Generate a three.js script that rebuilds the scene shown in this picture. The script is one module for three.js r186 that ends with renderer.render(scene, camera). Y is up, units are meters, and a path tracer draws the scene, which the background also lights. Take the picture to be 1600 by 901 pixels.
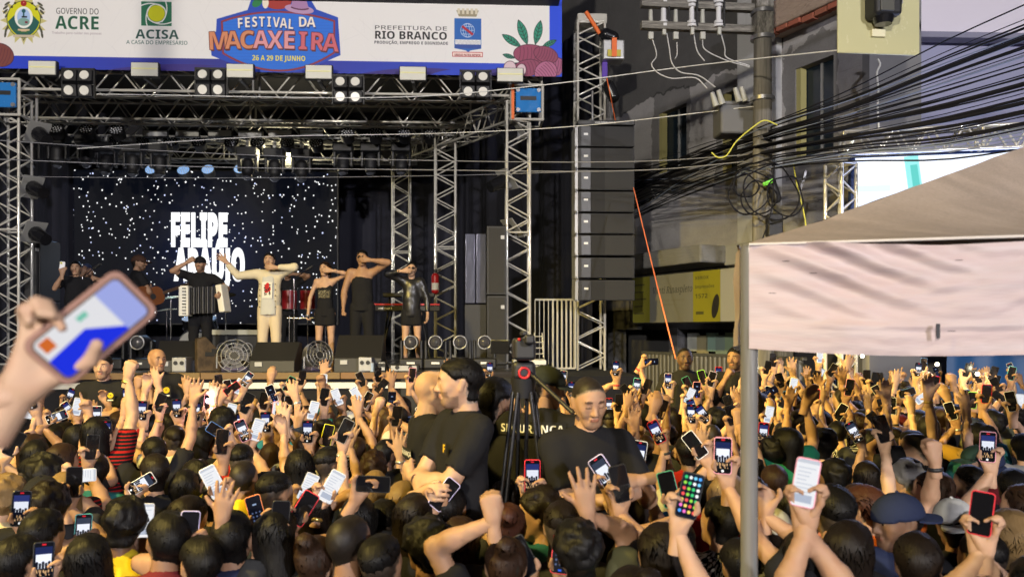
import * as THREE from 'three';
import { mergeGeometries } from 'three/addons/utils/BufferGeometryUtils.js';
import { RoundedBoxGeometry } from 'three/addons/geometries/RoundedBoxGeometry.js';
import { RectAreaLightUniformsLib } from 'three/addons/lights/RectAreaLightUniformsLib.js';

// ------------------------------------------------------------------ camera, sky, light, exposure
const scene = new THREE.Scene();
const F = 1250, CX = 800, HY = 517, EYE = 2.47, YAW = 2.7 * Math.PI / 180;
const camera = new THREE.PerspectiveCamera(2 * Math.atan(HY / F) * 180 / Math.PI, 1600 / (2 * HY), 0.1, 400);
camera.position.set(0, EYE, 0);
camera.rotation.y = -YAW;
camera.setViewOffset(1600, 2 * HY, 0, 0, 1600, 901);
camera.focus = 7.0; camera.userData.fStop = 2.7;
const renderer = new THREE.WebGLRenderer({ antialias: true });
renderer.toneMapping = THREE.LinearToneMapping;
renderer.toneMappingExposure = 1.0;
renderer.shadowMap.enabled = true;
RectAreaLightUniformsLib.init();
{ // a night sky over a town: nearly black, a little paler near the horizon all round
  const w = 64, h = 32, d = new Float32Array(w * h * 4);
  for (let j = 0; j < h; j++) for (let i = 0; i < w; i++) {
    const e = Math.max(0, (j + 0.5) / h * 2 - 1), g = 1 - e, k = (j * w + i) * 4;
    d[k] = 0.010 + 0.012 * g * g; d[k + 1] = 0.011 + 0.011 * g * g; d[k + 2] = 0.018 + 0.014 * g * g; d[k + 3] = 1;
  }
  const t = new THREE.DataTexture(d, w, h, THREE.RGBAFormat, THREE.FloatType);
  t.mapping = THREE.EquirectangularReflectionMapping; t.magFilter = THREE.LinearFilter; t.needsUpdate = true;
  scene.background = t; scene.environment = t;
}
const moon = new THREE.DirectionalLight(0xbcc8e8, 0.03);
moon.position.set(-20, 40, 25); moon.castShadow = true;
Object.assign(moon.shadow.camera, { left: -25, right: 25, top: 25, bottom: -25, far: 120 });
scene.add(moon, moon.target);

// ------------------------------------------------------------------ helpers
const V = (x, y, z) => new THREE.Vector3(x, y, z);
const CY = Math.cos(YAW), SY = Math.sin(YAW);
// a point of the place, given its direction from the photographer and its distance in metres
const at = (px, py, d) => V(SY * d + CY * (px - CX) / F * d, EYE + (HY - py) / F * d, -CY * d + SY * (px - CX) / F * d);
const pl = (px, py, Z) => at(px, py, Z / (CY - SY * (px - CX) / F));   // the same on the plane z = -Z
let seed = 20240629;
const rnd = () => { seed |= 0; seed = seed + 0x6D2B79F5 | 0; let t = Math.imul(seed ^ seed >>> 15, 1 | seed); t = t + Math.imul(t ^ t >>> 7, 61 | t) ^ t; return ((t ^ t >>> 14) >>> 0) / 4294967296; };
const rr = (a, b) => a + (b - a) * rnd();
const pick = (a) => a[Math.floor(rnd() * a.length)];
const lerp = (a, b, t) => a + (b - a) * t;
const clamp = (x, a, b) => Math.max(a, Math.min(b, x));
const used = {};
const numbered = (n) => { used[n] = (used[n] ?? -1) + 1; return used[n] ? n + '_' + String(used[n]).padStart(3, '0') : n; };
function thing(name, label, category, p = [0, 0, 0], turn = 0, group, kind) {
  const o = new THREE.Group(); o.name = numbered(name); scene.add(o);
  if (p.isVector3) o.position.copy(p); else o.position.set(...p);
  o.rotation.y = turn;
  o.userData = { label, category }; if (group) o.userData.group = group; if (kind) o.userData.kind = kind;
  return o;
}
function solo(name, label, category, g, m, p = [0, 0, 0], group, kind) {
  const o = new THREE.Mesh(g, m); o.name = numbered(name); o.castShadow = o.receiveShadow = true; scene.add(o);
  if (p.isVector3) o.position.copy(p); else o.position.set(...p);
  o.userData = kind === 'structure' ? { kind } : { label, category };
  if (kind === 'structure') o.userData.label = label;
  if (group) o.userData.group = group; if (kind && kind !== 'structure') o.userData.kind = kind;
  return o;
}
function part(parent, name, g, m, p = [0, 0, 0], r = [0, 0, 0], s) {
  const o = new THREE.Mesh(g, m); o.name = name; o.castShadow = o.receiveShadow = true; parent.add(o);
  if (p.isVector3) o.position.copy(p); else o.position.set(...p);
  o.rotation.set(...r); if (s) o.scale.set(...s);
  return o;
}
const cyls = {};
const cyl = (n = 8) => cyls[n] ??= new THREE.CylinderGeometry(1, 1, 1, n, 1);
const UP = V(0, 1, 0);
function bar(parent, name, a, b, r, m, n = 8) {   // a round bar between two points
  a = a.isVector3 ? a : V(...a); b = b.isVector3 ? b : V(...b);
  const o = part(parent, name, cyl(n), m, a.clone().add(b).multiplyScalar(0.5));
  const d = b.clone().sub(a), L = d.length();
  o.quaternion.setFromUnitVectors(UP, d.divideScalar(L)); o.scale.set(r, L, r);
  return o;
}
const boxes = {};
const box = (x, y, z, r = 0) => boxes[[x, y, z, r]] ??= r ? new RoundedBoxGeometry(x, y, z, 2, r) : new THREE.BoxGeometry(x, y, z);
function M(c, roughness = 0.7, metalness = 0, extra = {}) {
  const color = Array.isArray(c) ? new THREE.Color().setRGB(...c) : new THREE.Color(c);
  return new THREE.MeshStandardMaterial({ color, roughness, metalness, ...extra });
}
// value noise for textures and cloth
const hash = (x, y, z = 0) => { let h = Math.imul(x, 374761393) + Math.imul(y, 668265263) + Math.imul(z, 2147483647 ^ 1274126177) | 0; h = Math.imul(h ^ h >>> 13, 1274126177); return ((h ^ h >>> 16) >>> 0) / 4294967296; };
function vnoise(x, y, z = 0) {
  const i = Math.floor(x), j = Math.floor(y), k = Math.floor(z), f = x - i, g = y - j, h = z - k;
  const u = f * f * (3 - 2 * f), v = g * g * (3 - 2 * g), w = h * h * (3 - 2 * h);
  const L = (kk) => lerp(lerp(hash(i, j, kk), hash(i + 1, j, kk), u), lerp(hash(i, j + 1, kk), hash(i + 1, j + 1, kk), u), v);
  return lerp(L(k), L(k + 1), w);
}
const fbm = (x, y, z = 0, o = 4) => { let s = 0, a = 0.5, t = 0; for (let q = 0; q < o; q++) { s += a * vnoise(x, y, z + q * 7); t += a; a /= 2; x *= 2.03; y *= 2.03; z *= 2.03; } return s / t; };
function dataTex(w, h, f, srgb = false) {   // f(i, j) -> value or [r, g, b], 0..1
  const d = new Uint8Array(w * h * 4);
  for (let j = 0; j < h; j++) for (let i = 0; i < w; i++) {
    const v = f(i, j), k = (j * w + i) * 4, a = Array.isArray(v);
    d[k] = 255 * clamp(a ? v[0] : v, 0, 1); d[k + 1] = 255 * clamp(a ? v[1] : v, 0, 1); d[k + 2] = 255 * clamp(a ? v[2] : v, 0, 1); d[k + 3] = 255;
  }
  const t = new THREE.DataTexture(d, w, h); t.magFilter = THREE.LinearFilter; t.wrapS = t.wrapT = THREE.RepeatWrapping;
  if (srgb) t.colorSpace = THREE.SRGBColorSpace; t.needsUpdate = true; return t;
}
function canvasTex(w, h, draw) {
  const c = document.createElement('canvas'); c.width = w; c.height = h; draw(c.getContext('2d'), w, h);
  const t = new THREE.CanvasTexture(c); t.colorSpace = THREE.SRGBColorSpace; t.anisotropy = 8; return t;
}
const rep = (t, x, y) => { const c = t.clone(); c.repeat.set(x, y); c.needsUpdate = true; return c; };
const T = {   // shared textures
  fine: dataTex(256, 256, (i, j) => 0.5 * hash(i, j) + 0.5 * fbm(i / 9, j / 9)),
  grime: dataTex(512, 512, (i, j) => { const a = fbm(i / 60, j / 60, 3, 5), b = fbm(i / 14, j / 20, 9, 3); return 0.62 + 0.5 * (a - 0.5) + 0.25 * (b - 0.5); }, true),
  cloth: dataTex(256, 256, (i, j) => 0.5 + 0.22 * Math.sin(i * 0.8) * Math.sin(j * 0.8) + 0.3 * (hash(i, j) - 0.5)),
  strands: dataTex(256, 256, (i, j) => fbm(i / 2.2, j / 46, 5, 3)),
};
const MAT = {
  alu: M([0.62, 0.6, 0.54], 0.4, 0.2, { roughnessMap: T.grime }),
  aluDark: M([0.36, 0.36, 0.36], 0.42, 0.25),
  black: M([0.012, 0.012, 0.014], 0.55), blackGloss: M([0.01, 0.01, 0.012], 0.22), blackCloth: M([0.009, 0.009, 0.013], 0.95),
  blackMetal: M([0.018, 0.018, 0.02], 0.42, 0.3), rubber: M([0.02, 0.02, 0.02], 0.8), wood: M([0.2, 0.115, 0.05], 0.55),
  white: M([0.75, 0.75, 0.72], 0.5), steel: M([0.32, 0.32, 0.34], 0.35, 0.7), chrome: M([0.7, 0.7, 0.72], 0.15, 1),
  lens: new THREE.MeshPhysicalMaterial({ color: new THREE.Color().setRGB(0.05, 0.05, 0.06), roughness: 0.08, clearcoat: 1, clearcoatRoughness: 0.04 }),
  orange: M([0.8, 0.16, 0.03], 0.6), blue: M([0.02, 0.16, 0.5], 0.45), red: M([0.5, 0.015, 0.02], 0.4),
};
// ------------------------------------------------------------------ ground, stage, walls
{
  const asphalt = dataTex(512, 512, (i, j) => { const v = 0.2 + 0.09 * (hash(i, j) - 0.5) + 0.12 * (fbm(i / 40, j / 40) - 0.5); return [v, v * 0.98, v * 0.95]; }, true);
  const g = new THREE.PlaneGeometry(300, 300); g.rotateX(-Math.PI / 2); const uv = g.attributes.uv; for (let i = 0; i < uv.count; i++) uv.setXY(i, uv.getX(i) * 150, uv.getY(i) * 150);
  solo('ground', 'dark asphalt street under the crowd', 'ground', g, new THREE.MeshStandardMaterial({ map: asphalt, roughness: 0.9, bumpMap: T.fine, bumpScale: 0.004 }), [0, 0, -40], null, 'structure');
}
const DECK = 1.9, FRONT = 11.2;
const xL = -9.5, xR = pl(858, 580, FRONT).x;
{ // the stage: deck, timber lip, white fascia strip, black skirt
  const st = thing('stage', 'raised black concert stage with timber edge and white fascia strip', 'stage');
  const W = xR - xL, xc = (xL + xR) / 2;
  part(st, 'deck', box(W, 0.1, 11.5), M([0.03, 0.028, 0.03], 0.6, 0, { roughnessMap: T.grime }), [xc, DECK - 0.05, -FRONT - 5.75 - 0.03]);
  const nP = 9; const lipW = (pl(640, 580, FRONT).x - xL);
  for (let i = 0; i < nP; i++) part(st, 'lip_board', box(lipW / nP - 0.008, 0.09, 0.05, 0.008), M([0.17 + 0.04 * rnd(), 0.1 + 0.02 * rnd(), 0.045], 0.6), [xL + lipW * (i + 0.5) / nP, DECK - 0.05, -FRONT + 0.0]);
  part(st, 'skirt', box(W, DECK - 0.1, 0.04), MAT.blackCloth, [xc, (DECK - 0.1) / 2, -FRONT - 0.06]);
  part(st, 'fascia_strip', box(lipW, 0.085, 0.03, 0.006), M([0.7, 0.7, 0.68], 0.45), [xL + lipW / 2, DECK - 0.185, -FRONT - 0.01]);
  const dark = M([0.02, 0.02, 0.022], 0.7);
  for (let i = 0; i < 7; i++) part(st, 'skirt_panel', box(0.52, 0.55, 0.03, 0.006), dark, [pl(655, 580, FRONT).x + i * 0.3 * 1.0, DECK - 0.36, -FRONT - 0.02]);
}
{ // black drapes round the stage and its roof
  const fold = (w, h, amp, n, sx = 1) => { const g = new THREE.PlaneGeometry(w, h, Math.round(w * 14), 3), p = g.attributes.position; for (let i = 0; i < p.count; i++) { const x = p.getX(i) + 50; p.setZ(i, amp * (Math.sin(x * n) + 0.5 * Math.sin(x * n * 2.3 + 1) + 0.8 * (fbm(x * 1.3, p.getY(i) * 0.25) - 0.5))); } g.computeVertexNormals(); return g; };
  const navy = M([0.012, 0.013, 0.026], 0.8, 0, { side: THREE.DoubleSide, bumpMap: T.cloth, bumpScale: 0.001 });
  const add = (label, w, h, p, turn) => solo('stage_drape', label, 'drape', fold(w, h, 0.05, 7), navy, p, 'black drapes around the stage').rotation.y = turn;
  const y0 = DECK + 3.3;
  add('wide black drape hanging behind the star field screen', 12.5, 7, V(-4.4, y0, -22.2), 0);
  const a = pl(40, 300, 15), b = pl(118, 300, 21);
  add('dark drape along the left wing of the stage', Math.hypot(b.x - a.x, 6) + 0.5, 7, V((a.x + b.x) / 2 - 0.7, y0, -18), Math.PI / 2 - 0.1);
  const c = pl(722, 300, 20.8), e = pl(912, 300, 16.2);
  add('navy black drape between the side towers and hanging speakers', c.distanceTo(e) + 0.4, 8.4, V((c.x + e.x) / 2, 4.4, (c.z + e.z) / 2), -Math.atan2(e.z - c.z, e.x - c.x));
  add('dark drape at the right rear corner of the stage', 3.2, 7, V(pl(690, 300, 22).x + 0.3, y0, -21.9), 0);
  const rf = thing('stage_roof', 'dark fabric roof above the stage lights', 'roof', [-4.3, 8.1, -17.6]);
  part(rf, 'roof_sheet', box(11.5, 0.05, 8.5), M([0.018, 0.018, 0.026], 0.8));
  part(rf, 'rear_fascia', box(11.5, 1.1, 0.05), M([0.018, 0.018, 0.026], 0.8), [0, -0.6, -4.2]);
}
// ---- the grey rendered building on the right, seen at a slant
let onWallCut;
const WA = at(872, HY, 19.2), WB = at(1348, HY, 11.4);
const WD = WB.clone().sub(WA).setY(0), WL = WD.length(); WD.normalize();
const WN = V(-WD.z, 0, WD.x); if (WN.z < 0) WN.negate();   // faces the street
function onWall(px, py, off = 0) {   // where the line of sight meets the wall: metres along it and height
  const o = V(0, EYE, 0), d = at(px, py, 1).sub(o), P0 = WA.clone().addScaledVector(WN, off);
  const t = P0.clone().sub(o).dot(WN) / d.dot(WN), q = o.addScaledVector(d, t);
  return { s: q.clone().sub(P0).dot(WD), y: q.y, p: q };
}
onWallCut = onWall(1224, 300).s;
const wallTurn = Math.atan2(-WD.z, WD.x);
const grp = (o) => { o.position.set(WA.x, 0, WA.z); o.rotation.y = wallTurn; return o; };   // local x along the wall, z out of it
{
  const b = grp(thing('rendered_building', 'grey unpainted rendered building with dark windows behind the cable bundle', 'building'));
  const w1a = onWall(1029, 178), w1b = onWall(1073, 262), w2a = onWall(1243, 108), w2b = onWall(1303, 236), w3a = onWall(1128, 148), w3b = onWall(1176, 262);
  const H = 13, mx = 512, L0 = -2.2, L1 = WL;
  const s = new THREE.Shape([new THREE.Vector2(L0, 2.9), new THREE.Vector2(L1, 2.9), new THREE.Vector2(L1, H), new THREE.Vector2(L0, H)]);
  const holes = [[w1a.s, w1b.s, w1b.y, w1a.y], [w2a.s, w2b.s, w2b.y, w2a.y], [w3a.s, w3b.s, w3b.y, w3a.y]];
  for (const [x0, x1, y0, y1] of holes) s.holes.push(new THREE.Path([new THREE.Vector2(x0, y0), new THREE.Vector2(x1, y0), new THREE.Vector2(x1, y1), new THREE.Vector2(x0, y1)]));
  const g = new THREE.ExtrudeGeometry(s, { depth: 0.22, bevelEnabled: false });
  // wall tones: darker high up with a ragged slanting lower border, paler below, dark repairs round the windows
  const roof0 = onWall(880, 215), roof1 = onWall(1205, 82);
  const N = 1024, X = (i) => L0 + (i / N) * (L1 - L0), Y = (j) => 2.9 + (j / N) * (H - 2.9);
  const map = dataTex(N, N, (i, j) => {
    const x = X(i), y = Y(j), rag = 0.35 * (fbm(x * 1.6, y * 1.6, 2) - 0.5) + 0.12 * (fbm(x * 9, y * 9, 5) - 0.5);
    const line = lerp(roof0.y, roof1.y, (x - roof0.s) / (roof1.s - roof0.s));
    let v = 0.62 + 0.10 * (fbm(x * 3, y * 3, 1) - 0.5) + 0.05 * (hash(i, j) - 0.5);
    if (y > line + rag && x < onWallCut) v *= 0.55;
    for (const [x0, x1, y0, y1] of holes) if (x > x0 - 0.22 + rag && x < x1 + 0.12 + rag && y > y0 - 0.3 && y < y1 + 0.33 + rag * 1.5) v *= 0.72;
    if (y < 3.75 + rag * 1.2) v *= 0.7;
    if (x > onWallCut - 0.9 && x < onWallCut - 0.05 && y > 4.6) v = 0.7 + 0.05 * (fbm(x * 8, y * 3) - 0.5);
    return [v, v * 0.985, v * 0.99];
  }, true);
  const uv = g.attributes.uv, p = g.attributes.position; for (let i = 0; i < uv.count; i++) uv.setXY(i, (p.getX(i) - L0) / (L1 - L0), (p.getY(i) - 2.9) / (H - 2.9));
  g.translate(0, 0, -0.22);
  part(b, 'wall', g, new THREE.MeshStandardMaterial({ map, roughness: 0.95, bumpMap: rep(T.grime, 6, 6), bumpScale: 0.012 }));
  part(b, 'rear_block', box(L1 - L0, H, 0.5), M([0.05, 0.05, 0.055], 0.9), [(L0 + L1) / 2, H / 2, -0.85]);
  part(b, 'end_wall', box(0.12, H, 1.1), M([0.2, 0.2, 0.21], 0.95), [L1 + 0.06, H / 2, -0.55]);
  const glass = M([0.012, 0.02, 0.03], 0.12), fr = M([0.55, 0.55, 0.56], 0.4, 0.5), jamb = M([0.32, 0.29, 0.12], 0.8);
  for (const [x0, x1, y0, y1] of holes) {
    const w = part(b, 'window', box(x1 - x0, y1 - y0, 0.02), glass, [(x0 + x1) / 2, (y0 + y1) / 2, -0.17]);
    part(w, 'mullion', box(0.03, y1 - y0, 0.03), fr, [0.02, 0, 0.02]);
    part(w, 'jamb', box(0.09, y1 - y0, 0.12), jamb, [-(x1 - x0) / 2 + 0.045, 0, 0.085]);
    part(w, 'sill', box(x1 - x0 + 0.2, 0.05, 0.3, 0.01), M([0.3, 0.3, 0.3], 0.9), [0, -(y1 - y0) / 2 - 0.03, 0.14]);
  }
  // pilaster behind the utility pole, broken cornice, concrete marquee over the shops
  const pa = onWall(1160, 300).s, pb = onWall(1222, 300).s;
  part(b, 'pilaster', box(pb - pa, 6.2, 0.14, 0.02), M([0.42, 0.42, 0.42], 0.95, 0, { bumpMap: T.grime, bumpScale: 0.01 }), [(pa + pb) / 2, 2.9 + 2.9, 0.05]);
  const ca = onWall(1215, 20).s, cb = L1 + 0.25;
  part(b, 'cornice', box(cb - ca, 0.42, 0.5, 0.03), M([0.36, 0.27, 0.21], 0.95, 0, { bumpMap: T.grime, bumpScale: 0.03 }), [(ca + cb) / 2, onWall(1290, 8).y, 0.2]);
  for (let i = 0; i < 6; i++) part(b, 'brick', box(0.22, 0.09, 0.12, 0.012), M([0.26 + 0.08 * rnd(), 0.1, 0.06], 0.9), [ca + 0.25 + i * 0.245, onWall(1290, 8).y - 0.26 + 0.03 * rnd(), 0.33 + 0.03 * rnd()]);
  const ma = onWall(985, 405).s - 0.4, mb = onWall(1158, 400).s;
  part(b, 'marquee', box(mb - ma, 0.3, 0.9, 0.04), M([0.2, 0.2, 0.2], 0.95, 0, { bumpMap: T.grime, bumpScale: 0.02 }), [(ma + mb) / 2, onWall(1070, 402, 0.6).y, 0.42]);
  part(b, 'marquee_beam', box(L1 - mb + 0.1, 0.35, 0.35, 0.03), M([0.3, 0.3, 0.29], 0.95), [(mb + L1) / 2, onWall(1200, 395).y, 0.16]);
  // shop front: dark recess, shelf of goods, rolling shutters
  part(b, 'shop_lintel', box(L1 - L0, 0.5, 0.3), M([0.05, 0.05, 0.055], 0.9), [(L0 + L1) / 2, 2.75, -0.2]);
  for (let i = 0; i < 6; i++) part(b, 'shop_pier', box(0.25, 2.55, 0.3), M([0.09, 0.09, 0.1], 0.9), [L0 + 0.2 + i * (L1 - L0 - 0.3) / 5, 1.25, -0.18]);
  for (let k = 0; k < 5; k++) {
    const q = onWall(1090 + k * 15, 535, -0.3);
    const cols = [[0.5, 0.52, 0.5], [0.4, 0.36, 0.22], [0.3, 0.45, 0.4], [0.25, 0.33, 0.3], [0.3, 0.4, 0.25]];
    part(b, 'display_card', box(0.3, 0.34, 0.03), M(cols[k], 0.6), [q.s, onWall(1090 + k * 15, 534 + 4 * (k % 2), -0.3).y, -0.2]);
  }
}
{ // corrugated fence panels in front of the shops, each ridge a part of its own
  const f = grp(thing('corrugated_fence', 'row of ribbed grey metal sheets below the yellow shop sign', 'fence'));
  const a = onWall(1010, 560, 0.9), b = onWall(1250, 560, 0.9), n = 34, g = new THREE.CylinderGeometry(0.055, 0.055, 2.05, 8, 1), m = M([0.17, 0.165, 0.15], 0.5, 0.5);
  for (let i = 0; i < n; i++) part(f, 'ridge', g, m, [lerp(a.s, b.s, i / (n - 1)), 1.03, 0.9 + 0.004 * (i % 2)]);
  part(f, 'sheet', box(b.s - a.s + 0.2, 2.0, 0.02), M([0.09, 0.09, 0.085], 0.55, 0.4), [(a.s + b.s) / 2, 1.0, 0.87]);
  part(f, 'top_rail', box(b.s - a.s + 0.2, 0.05, 0.09, 0.01), M([0.15, 0.15, 0.14], 0.5, 0.5), [(a.s + b.s) / 2, 2.08, 0.9]);
}
{ // plastered blue grey building beyond, with paler upper storey
  const b = thing('plastered_building', 'tall smooth building in slate blue plaster with paler lavender top', 'building');
  const p = at(1520, 200, 16.5), yb = at(1520, 62, 16.3).y;
  const map = (c) => new THREE.MeshStandardMaterial({ color: new THREE.Color().setRGB(...c), roughness: 0.9, bumpMap: rep(T.grime, 3, 3), bumpScale: 0.01 });
  part(b, 'lower_wall', box(14, yb, 4), map([0.34, 0.35, 0.52]), [p.x + 5.2, yb / 2, p.z - 2]);
  part(b, 'upper_wall', box(14, 6, 3.8), map([0.78, 0.74, 0.86]), [p.x + 5.2, yb + 3.0, p.z - 1.6]);
  part(b, 'ledge', box(14.1, 0.12, 0.3, 0.02), map([0.3, 0.3, 0.42]), [p.x + 5.2, yb, p.z + 0.32]);
}
// ------------------------------------------------------------------ trusses
function truss(label, A, B, w, h, side, bays, m = MAT.alu, group = 'aluminium box trusses of the stage', r = 0.024) {
  const o = thing('box_truss', label, 'truss', A, 0, group);
  const D = B.clone().sub(A), L = D.length(); D.normalize();
  const S = side.clone().addScaledVector(D, -side.dot(D)).normalize(), U = S.clone().cross(D).normalize(); if (U.y < -0.01) U.negate();
  const P = (t, u, s) => D.clone().multiplyScalar(t).addScaledVector(U, u * h / 2).addScaledVector(S, s * w / 2);
  for (const u of [-1, 1]) for (const s of [-1, 1]) bar(o, 'chord', P(0, u, s), P(L, u, s), r, m, 10);
  const st = L / bays;
  for (let i = 0; i < bays; i++) for (const s of [-1, 1]) {
    const up = (i % 2 ? 1 : -1) * (s > 0 ? 1 : 1);
    bar(o, 'brace', P(i * st + 0.02, up, s), P((i + 1) * st - 0.02, -up, s), r * 0.62, m, 6);
    bar(o, 'brace', P(i * st + 0.02, s, up), P((i + 1) * st - 0.02, s, -up), r * 0.5, m, 6);
  }
  for (const t of [0, L * 0.5, L]) for (const s of [-1, 1]) { bar(o, 'end_bar', P(t, -1, s), P(t, 1, s), r * 0.8, m, 6); bar(o, 'end_bar', P(t, s, -1), P(t, s, 1), r * 0.8, m, 6); }
  return o;
}
const Z1 = 14.2, Z2 = 16.9, Z3 = 20.2;
const H1 = 0.45;
{
  const y1 = pl(430, 131, Z1).y, y2 = pl(430, 176, 16.5).y, y3 = pl(430, 206, 18).y, y4 = pl(430, 240, 19.2).y;
  truss('long front truss under the printed banner carrying flood panels', V(pl(-60, 120, Z1).x, y1, -Z1), V(pl(845, 120, Z1).x, y1, -Z1), 0.42, 0.42, V(0, 0, 1), 26);
  truss('second cross truss below and behind the banner truss', V(pl(46, 170, 16.5).x, y2, -16.5), V(pl(735, 180, 16.5).x, y2, -16.5), 0.4, 0.42, V(0, 0, 1), 26);
  truss('third cross truss from which the round spotlights hang', V(pl(50, 200, 18).x, y3, -18), V(pl(660, 206, 18).x, y3, -18), 0.4, 0.34, V(0, 0, 1), 26, MAT.aluDark);
  truss('rear cross truss just above the star field screen', V(pl(50, 240, 19.2).x, y4, -19.2), V(pl(650, 240, 19.2).x, y4, -19.2), 0.4, 0.36, V(0, 0, 1), 26, MAT.aluDark);
  const sA = pl(812, 170, Z1 + 0.1), sB = pl(628, 241, Z3);
  truss('slanting side truss running back from the right front tower', sA, sB, 0.4, 0.42, V(1, 0, 0), 18);
  const tower = (label, px, Z, yTop, w, bays, base = DECK) => { const p = pl(px, 500, Z); return truss(label, V(p.x, base, p.z), V(p.x, yTop, p.z), w, w, V(0, 0, 1), bays); };
  const yt = y1 - 0.3;
  tower('front left stage tower beside the left speaker stack', 20, Z1, yt, 0.4, 18);
  tower('front right stage tower beside the rail of white bars', 809, Z1, yt, 0.4, 18);
  tower('middle tower on the right with a red extinguisher at its foot', 696, Z2, pl(696, 215, Z2).y, 0.42, 18);
  tower('rear tower right of the star field screen', 627, Z3, pl(627, 235, Z3).y, 0.42, 18);
  tower('outer speaker tower holding the hanging line of black cabinets', 921, 14.9, pl(921, 40, 14.9).y, 0.5, 26, 0.9);
  // sleeve blocks at the heads of the towers
  const sleeve = (label, px, py, Z) => {
    const p = pl(px, py, Z), o = thing('sleeve_block', label, 'sleeve block', p, 0, 'blue sleeve blocks on the tower heads');
    for (const sx of [-1, 1]) for (const sz of [-1, 1]) bar(o, 'corner_post', [sx * 0.27, -0.3, sz * 0.27], [sx * 0.27, 0.3, sz * 0.27], 0.026, MAT.alu);
    for (const sy of [-0.3, 0.3]) for (const s of [-1, 1]) { bar(o, 'frame_bar', [-0.27, sy, s * 0.27], [0.27, sy, s * 0.27], 0.024, MAT.alu); bar(o, 'frame_bar', [s * 0.27, sy, -0.27], [s * 0.27, sy, 0.27], 0.024, MAT.alu); }
    const pn = part(o, 'blue_plate', box(0.44, 0.42, 0.05, 0.02), M([0.03, 0.2, 0.55], 0.5, 0, { roughnessMap: T.grime }), [0.02, 0.02, 0.3]);
    part(pn, 'slot', box(0.28, 0.07, 0.02), MAT.black, [0, 0.03, 0.022]);
    for (const sx of [-1, 1]) for (const sy of [-1, 1]) part(pn, 'caster', new THREE.CylinderGeometry(0.035, 0.035, 0.03, 12), MAT.steel, [sx * 0.18, sy * 0.17, 0.03], [Math.PI / 2, 0, 0]);
    part(o, 'orange_strap', box(0.05, 0.62, 0.02), MAT.orange, [-0.25, 0, 0.31]);
  };
  sleeve('scuffed blue sleeve block on the left tower head', 18, 158, Z1 - 0.05);
  sleeve('blue sleeve block with white rim on the right tower head', 822, 166, Z1 - 0.05);
  // head of the outer tower: top plate, outrigger with yellow hoist and orange strap
  const q = pl(921, 40, 14.9), hd = thing('hoist_head', 'tower head with outrigger, orange strap and black chain hoists', 'hoist', q);
  part(hd, 'top_plate', box(0.55, 0.18, 0.5, 0.02), MAT.alu, [0.02, 0.05, 0]);
  part(hd, 'outrigger_frame', box(0.4, 0.36, 0.36, 0.03), M([0.45, 0.45, 0.44], 0.4, 0.7), [0.38, -0.6, 0.3]);
  part(hd, 'yellow_plate', box(0.24, 0.12, 0.03), M([0.5, 0.42, 0.04], 0.5), [0.38, -0.68, 0.5]);
  part(hd, 'orange_strap', box(0.09, 0.34, 0.02), MAT.orange, [0.38, -0.58, 0.52]);
  part(hd, 'hoist', new THREE.CapsuleGeometry(0.12, 0.14, 4, 10), MAT.blackGloss, [0.33, -0.28, 0.25], [0, 0, 1.2]);
  part(hd, 'hoist', new THREE.CapsuleGeometry(0.12, 0.2, 4, 10), MAT.blackGloss, [0.36, -1.32, 0.3], [0, 0, 0.4]);
  part(hd, 'purple_sling', box(0.1, 0.3, 0.04, 0.01), M([0.12, 0.06, 0.4], 0.8), [0.24, -0.93, 0.3]);
  for (let k = 0; k < 4; k++) bar(hd, 'chain', [0.3 + k * 0.03, -1.45, 0.3], [0.3 + k * 0.02, -2.1, 0.3], 0.007, MAT.steel, 5);
  bar(hd, 'strap_tail', [-0.1, 0.15, 0.27], [0.15, -0.25, 0.27], 0.04, MAT.orange, 6);
}
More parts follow.
